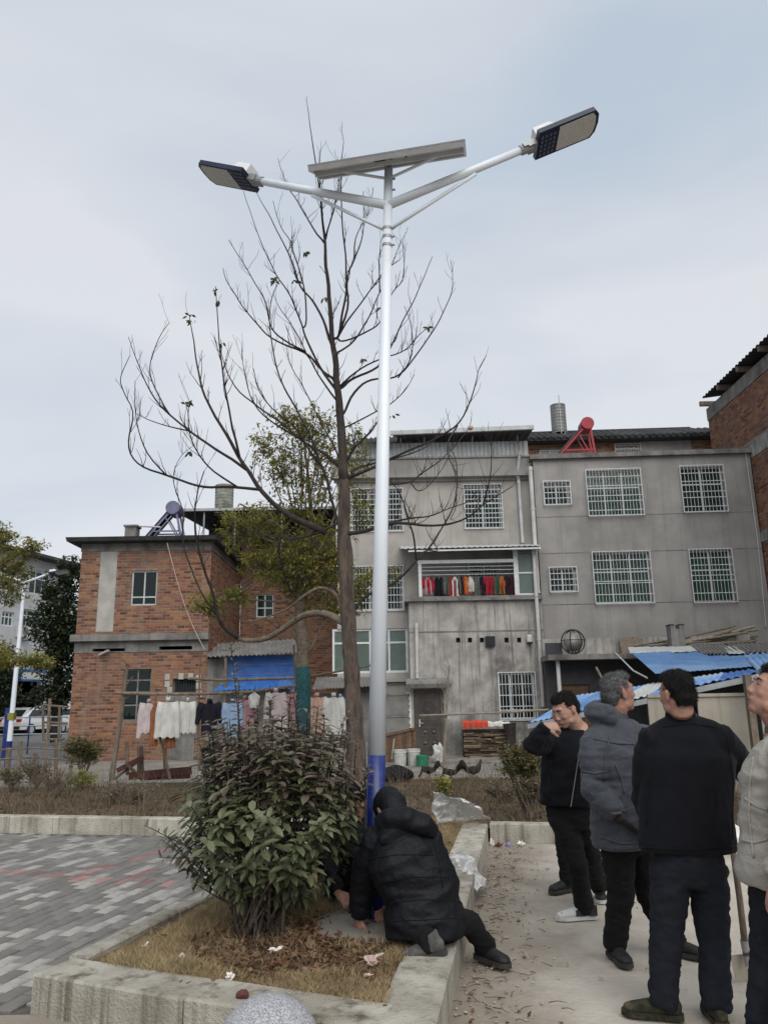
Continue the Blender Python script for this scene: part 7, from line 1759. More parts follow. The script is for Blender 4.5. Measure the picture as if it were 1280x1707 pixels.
limbs = [
 (za([(700,1330),(640,1300),(560,1270),(500,1200),(440,1110),(395,1020),(345,950),(315,860),(300,760),(285,670)]), 13, 1.4),
 (za([(500,1200),(400,1190),(320,1195),(230,1160),(130,1130),(95,1070),(120,970),(85,900),(70,860),(105,790)]), 6, 1.2),
 (za([(460,1130),(380,1085),(280,1020),(200,950),(150,880),(125,800),(100,735)]), 6, 1.2),
 (za([(225,965),(170,880),(160,820),(190,740),(225,690)]), 3, 1.1),
 (za([(280,1020),(190,1000),(125,970)]), 3, 1.5), (za([(215,1150),(150,1080),(120,980),(120,870)]), 3, 1.1),
 (za([(450,1110),(415,1000),(395,900),(385,800),(370,700),(365,580)]), 5, 1.3),
 (za([(440,1190),(350,1140),(300,1080),(280,1000),(285,930)]), 4, 1.4),
 (za([(745,1140),(700,1090),(640,1060),(580,1010),(500,950),(430,900),(390,820),(375,740)]), 7, 1.2),
 (za([(735,870),(690,840),(640,780),(560,755),(500,710),(440,630),(400,570),(388,525)]), 6, 1.2),
 (za([(732,900),(690,840),(640,740),(625,690),(590,600),(545,540),(500,440),(450,290)]), 6, 1.2),
 (za([(728,770),(700,690),(660,620),(620,580),(600,510),(560,420),(520,350),(490,295)]), 6, 1.2),
 (za([(640,770),(560,740),(530,700),(525,640),(480,560),(430,480),(405,440)]), 4, 1.1),
 (za([(700,450),(660,400),(620,330),(580,270),(555,190)]), 4, 1.1),
 (za([(640,700),(640,590),(600,470),(595,440),(560,400),(540,320)]), 4, 1.1),
 (za([(738,740),(760,620),(765,560),(755,440),(748,330),(745,240),(755,140)]), 6, 1.2),
 (za([(742,720),(770,640),(760,560),(800,470),(820,390),(815,290)]), 5, 1.2), (za([(780,500),(790,430),(830,360),(845,280)]), 3, 1.0),
 (za([(702,440),(720,360),(745,270),(740,210)]), 4, 1.1), (za([(690,420),(690,330),(680,240),(685,165)]), 3, 1.1),
 (za([(745,780),(790,745),(830,680),(865,600),(900,520),(930,440)]), 5, 1.1),
 (za([(735,740),(790,650),(830,600),(870,540),(925,500)]), 4, 1.1),
 (za([(748,890),(780,860),(850,835),(890,790),(930,700),(980,600),(1025,490)]), 7, 1.2),
 (za([(755,970),(790,890),(850,860),(920,860),(970,800),(1040,700),(1070,640),(1092,570),(1080,500)]), 6, 1.1),
 (za([(740,890),(800,830),(870,800),(940,780),(980,730),(1020,700)]), 4, 1.0),
 (za([(765,1010),(850,965),(900,940),(940,900),(970,850)]), 4, 1.2), (za([(750,750),(830,720),(870,690),(900,600),(940,560),(935,450)]), 4, 1.0),
 (za([(765,1110),(790,1070),(850,1010),(880,950)]), 8, 2.0),
 (za([(760,1170),(850,1130),(920,1095),(1000,1060),(1060,1030),(1110,1000),(1140,930),(1160,870),(1165,830),(1190,790)]), 6, 1.0),
 (za([(740,1300),(715,1230),(700,1150),(660,1050),(620,970),(580,900),(545,820),(530,720),(530,620),(560,560)]), 7, 1.2),
 (za([(690,1130),(640,1060),(600,1000),(540,960),(500,910),(480,830)]), 4, 1.2),
 (za([(640,1050),(560,1010),(480,950),(450,850),(445,760)]), 4, 1.0),
 (za([(775,1160),(730,1080),(690,1010),(640,900),(590,820),(580,760)]), 4, 1.0),
 (za([(735,930),(700,880),(650,800),(600,700),(560,650),(540,600)]), 4, 1.0), (za([(865,600),(862,500),(868,440)]), 3, 1.0),
 (zb2([(770,420),(850,405),(900,388),(960,390),(1000,397),(1080,392),(1140,370),(1180,330),(1270,275)]), 9, 1.4),
 (zb2([(830,408),(900,385),(960,372),(1020,368),(1080,340),(1150,320),(1210,300)]), 5, 1.2),
 (zb2([(795,645),(830,605),(880,590),(925,560),(970,510),(1010,470),(1050,410),(1090,350),(1105,270),(1100,190),(1070,150)]), 7, 1.2),
 (zb2([(780,230),(810,215),(870,200),(950,180),(1000,160),(1040,130)]), 6, 1.4), (zb2([(890,270),(960,265),(1000,230),(1060,190),(1140,100),(1145,60)]), 4, 1.0),
 (zb2([(975,500),(970,430),(950,370),(930,300),(880,240),(820,200)]), 4, 1.4), (zb2([(1010,470),(1050,475),(1020,440),(1005,400)]), 2.5, 1.0),
 (zb2([(1180,330),(1205,240),(1205,120)]), 3, 1.0), (zb2([(960,265),(985,300),(1040,250),(1080,180)]), 2.5, 1.0),
 (zb2([(745,650),(730,600),(690,580),(640,605),(600,640),(560,660),(480,690),(440,680)]), 9, 2.0),
 (zb2([(765,700),(735,675),(690,660),(630,668),(580,700),(530,735),(480,748),(430,740)]), 15, 8),
 (zb2([(430,740),(400,715),(370,660),(340,560),(310,450),(300,380),(300,330),(330,230)]), 8, 2.0),
 (zb2([(390,700),(340,630),(290,530),(260,440),(270,360),(240,280),(235,240),(260,180),(300,150)]), 4, 1.0),
 (zb2([(720,400),(640,430),(580,440),(520,420),(470,440)]), 6, 2.0), (zb2([(556,440),(560,500),(580,560),(600,600),(625,625)]), 4, 2.0),
 (zb2([(310,440),(340,420),(420,440),(460,430)]), 2.5, 1.0),
 (za([(930,860),(965,800),(965,700),(940,640)]), 3, 1.0), (za([(1110,1010),(1060,1070),(1100,1160),(1100,1250),(1080,1290)]), 3, 1.2),
]
known = []
for i in range(len(trunk) - 1):
    for t in range(8): known.append((trunk[i][0] + (trunk[i+1][0] - trunk[i][0]) * t / 8, trunk[i][1] + (trunk[i+1][1] - trunk[i][1]) * t / 8, TY))
RT = random.Random(17); tips = []; bt = MB()
def twigs(P, Rr, k, L0, b, rt):
    for _ in range(k):
        i = rt.randrange(max(1, len(P) // 4), len(P)); p = P[i]; d0 = (P[min(i + 1, len(P) - 1)] - P[max(0, i - 1)]).normalized()
        d = (d0 * .8 + V((rt.uniform(-1, 1), rt.uniform(-1, 1), rt.uniform(.0, 1.1)))).normalized(); L_ = rt.uniform(.3, 1) * L0
        q = [p]; 
        for s_ in range(5): d = (d + V((rt.uniform(-.22, .22), rt.uniform(-.22, .22), .16))).normalized(); q.append(q[-1] + d * L_ / 5)
        r0 = min(Rr[i] * .5, .0075); b.tube(q, [r0, .002], 5, False); tips.append((q[-1], d))
        if rt.random() < .6: e = (d + V((rt.uniform(-.8, .8), 0, .3))).normalized(); b.tube([q[3], q[3] + e * L_ * .3], [r0 * .6, .0015], 4, False)
for li, (pp, w0, w1) in enumerate(limbs):
    n = len(pp); dy = RT.uniform(-1.6, 1.6); Y0 = TY
    if li in (1, 3, 4, 5, 6, 7): Y0 = TY + (.3 if li != 7 else 0)
    rs = [max(w0 + (w1 - w0) * (i / (n - 1)) ** .8, 1.0) * 1.0 / 2 / FPX * TY * 1.08 for i in range(n)]
    best = min(known, key=lambda q: (q[0] - pp[0][0]) ** 2 + (q[1] - pp[0][1]) ** 2)
    if (best[0] - pp[0][0]) ** 2 + (best[1] - pp[0][1]) ** 2 < 900: pp = [(best[0], best[1])] + (pp[1:] if math.hypot(best[0] - pp[0][0], best[1] - pp[0][1]) < 6 else pp); Y0 = best[2]; n = len(pp)
    rs = [max(w0 + (w1 - w0) * (i / (n - 1)) ** .8, 1.0) / 2 / FPX * TY * .95 for i in range(n)]
    P = [at(x, y, Y0 + dy * (i / (n - 1)) ** 1.2) for i, (x, y) in enumerate(pp)]
    for i in range(n - 1):
        for t in range(6): known.append((pp[i][0] + (pp[i+1][0] - pp[i][0]) * t / 6, pp[i][1] + (pp[i+1][1] - pp[i][1]) * t / 6, Y0 + dy * ((i + t / 6) / (n - 1)) ** 1.2))
    P, Rr = rough(P, rs, .16, li * 3.3, .16)
    b = MB(); b.tube(P, Rr, 10 if w0 > 6 else 6); 
    b.build('branch', 'bark_pale' if w0 > 8.5 and li > 43 else 'bark_dark', tree, off=to, smooth=True)
    twigs(P, Rr, 14 if w0 > 3 else 8, .5, bt, RT)
twigs(P_t, R_t, 26, .6, bt, RT)
bt.build('twigs', 'bark_dark', tree, off=to, kind='stuff')
b = MB()      # withered leaves still hanging
for x, y in ((360, 484), (362, 502), (317, 525), (322, 535), (458, 463), (493, 468), (317, 668), (313, 672), (368, 572), (655, 692), (560, 585), (715, 545), (508, 420), (318, 753), (457, 468), (635, 512), (540, 496), (605, 598)):
    c = at(x, y, TY + RT.uniform(-.6, .6))
    for _ in range(5):
        d = V((RT.uniform(-1, 1), RT.uniform(-1, 1), RT.uniform(-1.2, .1))).normalized(); s_ = d.cross(V((.3, 1, .2))).normalized() * .02; q = c + V((RT.uniform(-.03, .03),) * 3)
        b.c = RT.random(); b.add([q, q + d * .05 + s_, q + d * .1, q + d * .05 - s_], [(0, 1, 2, 3)])
b.build('withered_leaves', 'leaf_dark', tree, off=to, kind='stuff')
b = MB(); c = at(784, 713, TY + .2); b.ell(c, (.045, .045, .042)); solo(b, 'balloon_ball', 'cloth_peach', 'small round orange ball caught in a twig before the roof edge', 'ball', c - V((0, 0, .042)), True)

# ---------------------------------------------------------------- leafy trees
def leaf(b, p, d, up, L_, W_, r):
    s_ = d.cross(up)
    if s_.length < .05: s_ = d.cross(V((1, .2, 0)))
    s_ = s_.normalized() * W_ / 2; n_ = s_.cross(d).normalized(); b.c = r; m_ = p + d * L_ * .45 - n_ * W_ * .12
    b.add([p, p + d * L_ * .4 + s_, p + d * L_ - n_ * L_ * .08, p + d * L_ * .4 - s_, m_], [(0, 1, 4), (1, 2, 4), (4, 2, 3), (0, 4, 3)])
def crown(blobs, Y, n, L_, W_, droop, seed, depth=.8, tree_o=None, off=None, m='leaf_olive', spray=7, name='crown', branch_from=None, bm='bark_pale', gap=.0):
    R = random.Random(seed); b = MB(); br = MB(); tot = sum(k[4] for k in blobs)
    for (x, y, rx_, ry_, wgt) in blobs:
        c = at(x, y, Y); sx = (at(x + rx_, y, Y) - c).length; sz = (at(x, y + ry_, Y) - c).length; cnt = int(n * wgt / tot)
        k = 0
        while k < cnt:
            v = V((R.gauss(0, .55), R.gauss(0, .55), R.gauss(0, .55)))
            if v.length > 1.15: continue
            if gap and noise.noise(V((v.x * 2.2 + seed + x, v.y * 2.2, v.z * 2.2))) < gap - .35: k += .25; continue
            p = c + V((v.x * sx, v.y * sx * depth, v.z * sz)); out = V((v.x, v.y, v.z * .4 + .25))
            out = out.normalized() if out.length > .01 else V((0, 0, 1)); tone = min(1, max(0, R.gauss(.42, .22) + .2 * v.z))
            stem = [p - out * .18 - V((0, 0, .05)), p]; br.tube(stem, [.005, .003], 4, False)
            if branch_from is not None and R.random() < .05:
                q0 = branch_from(p); br.tube([q0, q0.lerp(p, .5) + V((0, 0, -.06)), p], [.012, .004], 4, False)
            for _ in range(spray):
                d = (V((R.gauss(0, 1), R.gauss(0, 1), R.gauss(0, .6))) + out * .5 + V((0, 0, -droop))).normalized(); q = p + V((R.uniform(-1, 1), R.uniform(-1, 1), R.uniform(-1, 1))) * L_ * .7
                leaf(b, q, d, V((R.gauss(0, .4), R.gauss(0, .4), 1)), L_ * R.uniform(.7, 1.2), W_ * R.uniform(.8, 1.2), min(1, max(0, tone + R.uniform(-.12, .12))))
            k += spray
    br.build('branchlets', bm, tree_o, off=off, kind='stuff'); return b.build(name, m, tree_o, off=off, kind='stuff')
# camphor-like tree with teal-wrapped trunk
CYY = 13.0
cam_t = thing('leafy_tree', 'olive-green leafy tree with teal-wrapped trunk behind the clothes', 'tree', V((at(505, 1270, CYY).x, CYY, .1)))
co = cam_t.location.copy()
def tk_(pts, w, Y, m, name='trunk', par=cam_t, off=co, n=12):
    P = [at(x, y, Y) for x, y in pts]; P[0] = V((P[0].x, Y, .02)) if name == 'trunk' else P[0]
    rs = [w[0] + (w[1] - w[0]) * i / (len(P) - 1) for i in range(len(P))]; P, Rr = rough(P, rs, .2, w[0] * 100, .06)
    b = MB(); b.tube(P, Rr, n); return b.build(name, m, par, off=off, smooth=True)
tk_([(505, 1275), (505, 1220), (506, 1160), (505, 1100), (503, 1050), (501, 1000), (503, 950)], (.115, .09), CYY, 'bark_pale')
P = [at(x, y, CYY) for x, y in ((505, 1230), (505, 1190), (506, 1150), (505, 1112))]; b = MB(); b.tube(P, [.125, .122, .12, .116], 16); b.build('trunk_wrap', 'teal_wrap', cam_t, off=co, smooth=True)
for pts, w in (([(503, 960), (480, 900), (440, 860), (400, 840)], (.045, .012)), ([(503, 955), (520, 880), (515, 800), (505, 720)], (.055, .012)), ([(502, 980), (450, 930), (400, 910)], (.03, .01)), ([(504, 960), (545, 900), (570, 820)], (.04, .01)), ([(503, 1010), (440, 1000), (380, 1000)], (.02, .008)), ([(503, 1030), (530, 990), (600, 975)], (.025, .008)), ([(500, 1080), (485, 1040), (478, 1000)], (.03, .01)), ([(507, 1100), (530, 1060), (545, 1020)], (.03, .01)), ([(503, 1000), (480, 960), (470, 930)], (.03, .01))):
    tk_(pts, w, CYY, 'bark_pale', 'branch', n=8)
cen = at(503, 930, CYY)
crown([(520, 715, 45, 35, 2.0), (480, 700, 30, 22, .8), (470, 770, 40, 45, 2.0), (530, 770, 40, 45, 1.5), (590, 740, 30, 40, .7), (510, 830, 50, 45, 1.8), (440, 735, 25, 25, .6), (400, 880, 45, 38, 2.2), (450, 870, 45, 35, 1.8), (520, 900, 50, 45, 2.5), (500, 955, 62, 42, 5.5), (555, 930, 35, 55, 1.8), (440, 935, 50, 30, 1.6), (590, 800, 30, 60, .9),
       (350, 1005, 34, 24, 1.3), (395, 990, 26, 18, .6), (600, 975, 45, 28, 1.0), (635, 955, 25, 28, .5), (545, 1000, 40, 28, 1.0), (575, 1015, 30, 20, .5), (600, 850, 30, 30, .5), (470, 920, 60, 40, 1.5)],
      CYY, 13500, .09, .036, .75, 3, .9, cam_t, co, 'leaf_olive', 7, branch_from=lambda p: cen.lerp(p, .55), gap=.12)
# dark tree beside the far block
dt = thing('dark_tree', 'dense dark evergreen tree between the white block and the brick house', 'tree', V((at(95, 1200, 36).x, 36, -.1))); do = dt.location.copy()
tk_([(95, 1215), (97, 1150), (100, 1050)], (.25, .15), 36, 'bark_dark', 'trunk', dt, do)
crown([(105, 985, 36, 38, 2), (118, 950, 22, 22, .8), (90, 1040, 42, 40, 2.5), (115, 1060, 35, 50, 2.5), (100, 1100, 34, 40, 1.8), (85, 1160, 38, 26, 1.2), (110, 1150, 25, 30, 1)], 36, 9000, .24, .12, .2, 5, .8, dt, do, 'leaf_dark', 6, bm='bark_dark')
dt = thing('dark_tree', 'dark low tree at the left frame edge beside the far lamp', 'tree', V((at(-10, 1200, 33).x, 33, -.1))); do = dt.location.copy()
tk_([(-15, 1215), (-12, 1150), (-10, 1100)], (.18, .1), 33, 'bark_dark', 'trunk', dt, do)
crown([(-5, 1150, 36, 28, 1.5), (10, 1120, 25, 20, .6), (-15, 1180, 25, 25, 1), (5, 1090, 20, 20, .5)], 33, 2600, .2, .1, .2, 8, .8, dt, do, 'leaf_dark', 6, bm='bark_dark')
# near-left olive tree, trunk outside the frame
nt = thing('leafy_tree', 'olive-leaved tree reaching in from the left edge over the far lamp', 'tree', V((at(-120, 1250, 17).x, 17, 0))); no = nt.location.copy()
tk_([(-120, 1290), (-118, 1150), (-110, 1000)], (.17, .12), 17, 'bark_pale', 'trunk', nt, no)
for pts in ([(-110, 1060), (-50, 980), (20, 930), (60, 905)], [(-115, 1120), (-60, 1090), (20, 1100), (75, 1100)], [(-110, 1020), (-60, 930), (-10, 880)]): tk_(pts, (.06, .012), 17, 'bark_pale', 'branch', nt, no, 8)
crown([(-20, 920, 55, 45, 2.5), (25, 945, 30, 35, 1.6), (55, 910, 22, 16, .7), (5, 890, 18, 22, .7), (10, 985, 38, 22, 1.2), (-40, 990, 40, 40, 1.5), (20, 1100, 36, 15, 1.4), (62, 1103, 26, 13, .9), (-20, 1085, 40, 26, 1.5), (-90, 960, 60, 80, 2)], 17, 7500, .1, .042, .5, 12, .9, nt, no, 'leaf_olive', 7, gap=.1)

# ---------------------------------------------------------------- big bush at the front
BYb = 5.55; bb_ = gr(435, 1560, .18)
bush = thing('bush', 'big leafy bush with purple-brown top shoots on the planter', 'bush', bb_); bo = bush.location.copy()
RB = random.Random(42); leaves = []; stems = MB(); ends = []
def stem_to(tip, r0, n=5):
    base = bb_ + V((RB.uniform(-.17, .17), RB.uniform(-.12, .12), 0)); mid_ = base.lerp(tip, .5) + V(((tip.x - base.x) * -.12, 0, .08)); pts = []
    for i in range(n + 1):
        t = i / n; pts.append(base.lerp(mid_, t).lerp(mid_.lerp(tip, t), t))
    b = MB(); b.tube(pts, [r0, .003], 7); return pts, b
cw, chh = 155, 150
ci = 0
def whorl(p, d, k, L_, purple, spread=.9):
    a0 = RB.uniform(0, 6); u_ = d.cross(V((.31, .2, 1))).normalized(); w_ = d.cross(u_)
    for i in range(k):
        a = a0 + i * 2.4; o_ = (u_ * math.cos(a) + w_ * math.sin(a)); dd = (d * (1 - spread * .75) + o_ * spread + V((0, 0, -.18))).normalized(); q = p - d * .014 * i
        leaves.append((q, dd, (d + V((0, 0, .6))).normalized(), L_ * RB.uniform(.5, 1.2), purple, RB.random()))
def prof(h):       # half width of the bush (pixels) by photo row
    pts = [(1150, 60), (1190, 110), (1230, 145), (1280, 168), (1330, 180), (1380, 186), (1420, 176), (1455, 145), (1490, 108), (1530, 60), (1560, 30)]
    for (a, wa), (c, wc) in zip(pts[:-1], pts[1:]):
        if a <= h <= c: return wa + (wc - wa) * (h - a) / (c - a)
    return 20
cxy = lambda y: 466 - (y - 1200) * .11 + (12 if y > 1400 else 0) * 0
for k in range(205):
    y = RB.uniform(1190, 1490) if RB.random() < .75 else RB.uniform(1215, 1400); hw = prof(y); th = RB.uniform(0, 2 * math.pi); rr_ = math.sqrt(RB.uniform(.12, 1)) * RB.uniform(.86, 1.1)
    x = cxy(y) + hw * rr_ * math.cos(th) * .92; dep = hw * rr_ * math.sin(th) / FPX * BYb * .85
    tip = at(x, y, BYb + dep); c_ = at(cxy(1420), 1440, BYb)
    d = ((tip - c_).normalized() + V((0, 0, .7)) + V((RB.uniform(-.3, .3), RB.uniform(-.3, .3), 0))).normalized()
    if k < 42: pts, b = stem_to(tip, RB.uniform(.006, .012)); b.build('stem', 'bark', bush, off=bo, smooth=True)
    else: stems.tube([tip - d * .35 - V((0, 0, .05)), tip - d * .12, tip], [.005, .0025], 5, False)
    hi = max(0, min(1, (1345 - y) / 90)); 
    whorl(tip, d, 8, .1, hi > RB.random() * 1.2)
    for j in (1, 2, 3): whorl(tip - d * .075 * j + V((RB.uniform(-.04, .04), RB.uniform(-.04, .04), 0)), d, 5, .105, hi > .35 + RB.random(), 1.0)
for x, y0, y1, dx in [(405, 1260, 1060, -20), (398, 1240, 1120, 0), (500, 1230, 1145, -10), (455, 1230, 1150, -6), (525, 1240, 1165, 5), (480, 1230, 1150, 4), (565, 1260, 1185, 8), (430, 1240, 1165, 0), (540, 1250, 1180, 0), (380, 1260, 1195, -8), (590, 1290, 1225, 4), (510, 1240, 1170, 3), (448, 1230, 1168, 2), (345, 1290, 1230, -10), (415, 1240, 1185, 0), (470, 1240, 1178, 0), (608, 1300, 1262, 5), (490, 1240, 1190, 0), (360, 1280, 1215, -4), (550, 1260, 1205, 3)] + [(RB.randint(325, 600), 1270, RB.randint(1165, 1235), RB.randint(-12, 12)) for _ in range(14)]:
    Yq = BYb + RB.uniform(-.3, .35); p0, p1 = at(x, y0, Yq), at(x + dx, y1 + 14, Yq); d = (p1 - p0).normalized(); n = max(4, int((p1 - p0).length / .05))
    b = MB(); b.tube([p0 - V((0, 0, .3)), p0, p1], [.006, .005, .0025], 6); b.build('shoot', 'bark_dark', bush, off=bo)
    for i in range(n):
        t = i / n; whorl(p0.lerp(p1, t), d, 3 if y1 > 1100 else 2, .07 if y1 > 1100 else .085, y1 > 1100, .7)
    whorl(p1, d, 5, .065, y1 > 1100, .6)
for x, y, tx, ty in ((330, 1420, 240, 1375), (350, 1460, 270, 1400), (345, 1430, 265, 1430), (370, 1500, 320, 1470), (600, 1330, 615, 1285)):
    p0, p1 = at(x, y, BYb - .2), at(tx, ty, BYb - .3); d = (p1 - p0).normalized(); b = MB(); b.tube([p0, p1], [.005, .002], 5); b.build('shoot', 'bark_dark', bush, off=bo)
    for i in range(5): whorl(p0.lerp(p1, .25 + i * .17), d, 2, .06, i > 2, .8)
def bleaf(p, d, up, L_, b, c):
    s_ = d.cross(up).normalized() * L_ * .235; n_ = s_.cross(d).normalized(); b.c = c; D = lambda t: -n_ * L_ * .16 * t * t
    m0, m1, m2, m3 = p, p + d * L_ * .35 + D(.35), p + d * L_ * .7 + D(.7), p + d * L_ + D(1)
    lift = n_ * L_ * .07
    b.add([m0, m1, m2, m3, m1 + s_ * .82 + lift, m2 + s_ * .8 + lift, m1 - s_ * .82 + lift, m2 - s_ * .8 + lift, p + d * L_ * .1 + s_ * .25, p + d * L_ * .1 - s_ * .25],
          [(0, 8, 1), (8, 4, 1), (1, 4, 5, 2), (2, 5, 3), (0, 1, 9), (9, 1, 6), (1, 2, 7, 6), (2, 3, 7)])
leaves.sort(key=lambda l: (l[0] - V((0, 0, CAMH))).length - (0.0 if not l[4] else -.3) - l[3] * 2)
proto = {}
for pu in (0, 1):
    for q in range(4):
        b = MB(); bleaf(V((0, 0, 0)), V((0, 1, 0)), V((0, 0, 1)), 1.0, b, (q + .5) / 4); me = b.mesh('leaf_shape'); me.materials.append(M['leaf_purple' if pu else 'leaf_bush']); proto[pu, q] = me
bg_, bp_ = MB(), MB()
for i, (p, d, up, L_, pu, r) in enumerate(leaves):
    if i < 300:
        s_ = d.cross(up).normalized(); n_ = s_.cross(d).normalized(); o = bpy.data.objects.new('leaf', proto[int(pu), int(r * 3.99)]); COL.objects.link(o); o.parent = bush
        mt = Matrix((s_, d, n_)).transposed().to_4x4(); o.matrix_basis = Matrix.Translation(p - bo) @ mt @ Matrix.Scale(L_, 4)
    else: bleaf(p, d, up, L_, bp_ if pu else bg_, r)
bg_.build('foliage', 'leaf_bush', bush, off=bo, kind='stuff'); bp_.build('purple_foliage', 'leaf_purple', bush, off=bo, kind='stuff'); stems.build('twigs', 'bark_dark', bush, off=bo, kind='stuff')
print('bush leaves', len(leaves))

# smaller shrubs in the bed
def shrub(name, label, x, y, Y, rx_, ry_, n, m, L_, seed, nst=12, bm='bark_pale'):
    base = at(x, y + ry_, Y); base.z = min(base.z, .16); o = thing(name, label, 'shrub', base); R = random.Random(seed)
    for k in range(nst):
        a = R.uniform(0, 6.28); t = at(x + rx_ * .7 * math.cos(a), y - ry_ * R.uniform(-.2, .8), Y + R.uniform(-.2, .2)); b = MB(); b.tube([base, base.lerp(t, .5) + V((R.uniform(-.05, .05), 0, .04)), t], [.012, .004], 5, False); b.build('stem', bm, o, off=o.location)
    crown([(x, y, rx_, ry_, 1), (x - rx_ * .3, y - ry_ * .3, rx_ * .6, ry_ * .5, .5), (x + rx_ * .35, y + ry_ * .1, rx_ * .5, ry_ * .6, .4)], Y, n, L_, L_ * .45, .0, seed, .8, o, o.location.copy(), m, 5, 'foliage', bm='bark_pale', gap=.08)
    return o
shrub('shrub', 'green and yellowish shrub in the bed left of the young man', 872, 1275, 10.6, 42, 38, 2600, 'leaf_mixed', .055, 51, 24)
shrub('shrub', 'dry reddish twiggy shrub beneath the young man elbow', 885, 1312, 10.3, 34, 22, 700, 'weed_dry', .05, 52, 26)
shrub('shrub', 'small round green shrub at the left corner of the brick house', 140, 1250, 16.0, 34, 25, 1700, 'leaf_mixed', .07, 53, 14)
shrub('shrub', 'low yellow-flecked shrub in front of the brick house', 138, 1300, 14.6, 26, 18, 700, 'leaf_yellow', .05, 54, 10)
shrub('shrub', 'grey twiggy shrub at the foot of the garden fence', 62, 1285, 15, 36, 26, 500, 'weed_dry', .05, 55, 40)
shrub('weed_clump', 'tangle of withered stems left of the big bush behind the kerb', 215, 1318, 12.5, 60, 20, 300, 'weed_dry', .05, 61, 60, 'bark_pale')
shrub('weed_clump', 'tangle of grey stems between the fence and the yellow-flecked shrub', 95, 1300, 13.5, 40, 28, 300, 'weed_dry', .05, 62, 50, 'bark_pale')
shrub('weed_clump', 'withered stems before the low brick edging right of the hens', 835, 1318, 12.0, 40, 20, 300, 'weed_dry', .05, 63, 50, 'bark_pale')
shrub('small_plant', 'yellow-green plant in front of the hens', 738, 1310, 12.6, 10, 13, 160, 'leaf_yellow', .09, 56, 6)
shrub('shrub', 'olive shrub at the left frame edge behind the kerb', 20, 1292, 14.5, 26, 15, 500, 'leaf_mixed', .05, 57, 14)

# ---------------------------------------------------------------- grass, dead leaves, weeds
RG = random.Random(99)
def blade(b, p, h, w, lean, c):
    a = RG.uniform(0, 6.28); s_ = V((math.cos(a), math.sin(a), 0)) * w / 2; l = V((RG.gauss(0, 1), RG.gauss(0, 1), 0)) * lean; b.c = c
    m_ = p + l * .4 + V((0, 0, h * .62)); t = p + l * 1.25 + V((0, 0, h)); b.add([p - s_, p + s_, m_ + s_ * .7, m_ - s_ * .7, t], [(0, 1, 2, 3), (3, 2, 4)])
soil = lambda x, y: .165 + .02 * (noise.noise(V((x * 2.5, y * 2.5, 3.1))) + .5 * noise.noise(V((x * 7.5, y * 7.5, 8.1))))
b = MB(); n = 0; tries = 0
leafc = gr(480, 1600, .18)
while n < 105000 and tries < 600000:
    tries += 1; x, y = RG.uniform(-2.1, 1.2), RG.uniform(3.9, 10.2)
    if y > 7.2 and RG.random() < .6: continue
    if not in_planter(x, y, .27 if True else 0): continue
    p3 = V((x, y, 0))
    if side(p3, PA, ld) > -.14 : continue
    pu = noise.noise(V((x * 1.6, y * 1.6, 7))) + .35 * noise.noise(V((x * 5, y * 5, 2)))
    dl = ((x - leafc.x) / .62) ** 2 + ((y - leafc.y - .35) / .6) ** 2; dpole = ((x - cc_.x) / .42) ** 2 + ((y - cc_.y) / .33) ** 2
    if dpole < 1 or (dl < 1.1 and RG.random() < .88) or (pu < -.4 and RG.random() < .5): continue
    blade(b, V((x, y, soil(x, y) - .005)), RG.uniform(.03, .075) * (1 + .5 * pu), .0042, .028, min(1, max(0, RG.gauss(.48 + .25 * pu, .2)))); n += 1
o = b.build('dry_grass', 'dry_grass', None); o['kind'] = 'stuff'; o['label'] = 'short straw-coloured dry grass covering the planter'; o['category'] = 'grass'
b = MB()
for _ in range(5600):
    if RG.random() < .72: a, r_ = RG.uniform(0, 6.28), abs(RG.gauss(0, .5)); x, y = leafc.x + .8 * r_ * math.cos(a) + .05, leafc.y + .3 + .85 * r_ * math.sin(a)
    else: x, y = RG.uniform(-1.9, 1.2), RG.uniform(4.2, 10)
    if not in_planter(x, y, .2) or side(V((x, y, 0)), PA, ld) > -.15: continue
    d = V((RG.gauss(0, 1), RG.gauss(0, 1), RG.gauss(0, .35))).normalized(); leaf(b, V((x, y, soil(x, y) + RG.uniform(.002, .035))), d, V((RG.gauss(0, .5), RG.gauss(0, .5), 1)), RG.uniform(.03, .07), RG.uniform(.015, .032), RG.random())
o = b.build('dead_leaves', 'dead_leaf', None); o['kind'] = 'stuff'; o['label'] = 'rust-brown dead leaves scattered around the bush'; o['category'] = 'leaves'
# litter of twigs, chips and leaves on the concrete by the kerb and across it
b = MB()
for _ in range(430):
    t = RG.uniform(0, 5.6); s_ = abs(RG.gauss(0, .24)) * (1 + .8 * noise.noise(V((t * 2, 0, 3)))) + .03; p = PE + rd * t - pl(rd) * s_
    if RG.random() < .15: p = V((RG.uniform(.4, 2.6), RG.uniform(3.8, 9.3), 0))
    if side(p, PD, rd) > -.02: continue
    d = V((RG.gauss(0, 1), RG.gauss(0, 1), RG.gauss(0, .15))).normalized(); z = RG.uniform(.0, .012) + .004
    if RG.random() < .35: q = V((p.x, p.y, z + .004)); b.c = RG.uniform(0, .4); L_ = RG.uniform(.03, .12); b.tube([q, q + V((d.x, d.y, 0)) * L_ * .5 + V((0, 0, .006)), q + V((d.x, d.y, 0)) * L_ + V((d.y, -d.x, 0)) * L_ * .12], [.0028, .0012], 4)
    else: leaf(b, V((p.x, p.y, z)), d, V((RG.gauss(0, .3), RG.gauss(0, .3), 1)), RG.uniform(.015, .05), RG.uniform(.008, .025), RG.random())
o = b.build('ground_debris', 'dead_leaf', None); o['kind'] = 'stuff'; o['label'] = 'twigs and leaf crumbs strewn along the foot of the right kerb'; o['category'] = 'debris'
b = MB()
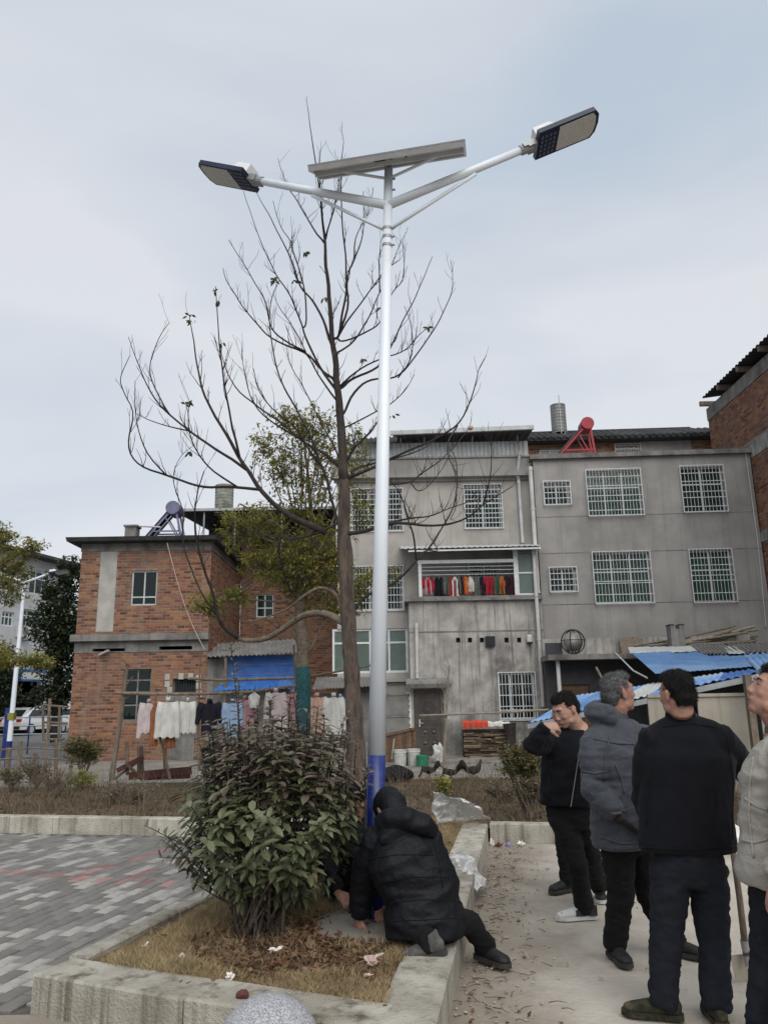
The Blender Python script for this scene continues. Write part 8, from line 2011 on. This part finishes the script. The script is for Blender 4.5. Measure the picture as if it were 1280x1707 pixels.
for _ in range(520):
    t = RG.uniform(0, 5.6); p = PE + rd * t - pl(rd) * (abs(RG.gauss(0, .25)) + .02)
    if RG.random() < .4: p = V((RG.uniform(-3, 3), RG.uniform(3.4, 9.3), 0))
    if side(p, PD, rd) > -.02 or (p.x < PE.x and p.y > 3.9): continue
    r_ = RG.uniform(.003, .011); b.c = RG.random(); b.ell((p.x, p.y, r_ * .4), (r_, r_ * .8, r_ * .6), None, 6, 4)
o = b.build('pebbles', 'kerb_stone', None); o['kind'] = 'stuff'; o['label'] = 'small pebbles and crumbs on the concrete ground'; o['category'] = 'pebbles'
# weeds and straw over the far bed
b = MB(); b2 = MB(); gz_ = lambda x, y: .13 + .03 * (noise.noise(V((x * 1.6, y * 1.6, 3.1))) + .5 * noise.noise(V((x * 4.8, y * 4.8, 8.1))))
for _ in range(42000):
    x = RG.uniform(-11, 6.5); y = RG.uniform(8.6, 15)
    if not in_far(x, y - .22): continue
    pu = noise.noise(V((x * .9, y * .9, 21))) + .5 * noise.noise(V((x * 3, y * 3, 5)))
    if pu < -.05 and RG.random() < .7: continue
    tall = 1 + (2.6 if (x < -3.2 or y > 13 or x > 2) and pu > 0 and RG.random() < .2 else 0)
    blade(b, V((x, y, gz_(x, y) - .01)), RG.uniform(.05, .17) * tall, .009, .06 * tall, RG.random())
for _ in range(9000):
    x = RG.uniform(-11, 6.5); y = RG.uniform(8.6, 15)
    if not in_far(x, y - .2): continue
    d = V((RG.gauss(0, 1), RG.gauss(0, 1), RG.gauss(0, .3))).normalized(); leaf(b2, V((x, y, gz_(x, y) + RG.uniform(0, .03))), d, V((RG.gauss(0, .4), RG.gauss(0, .4), 1)), RG.uniform(.04, .1), RG.uniform(.02, .045), RG.random())
o = b.build('weeds', 'weed_dry', None); o['kind'] = 'stuff'; o['label'] = 'withered weeds and straw across the garden bed'; o['category'] = 'weeds'
o = b2.build('leaf_litter', 'dead_leaf', None); o['kind'] = 'stuff'; o['label'] = 'brown leaf litter over the soil of the garden bed'; o['category'] = 'leaves'
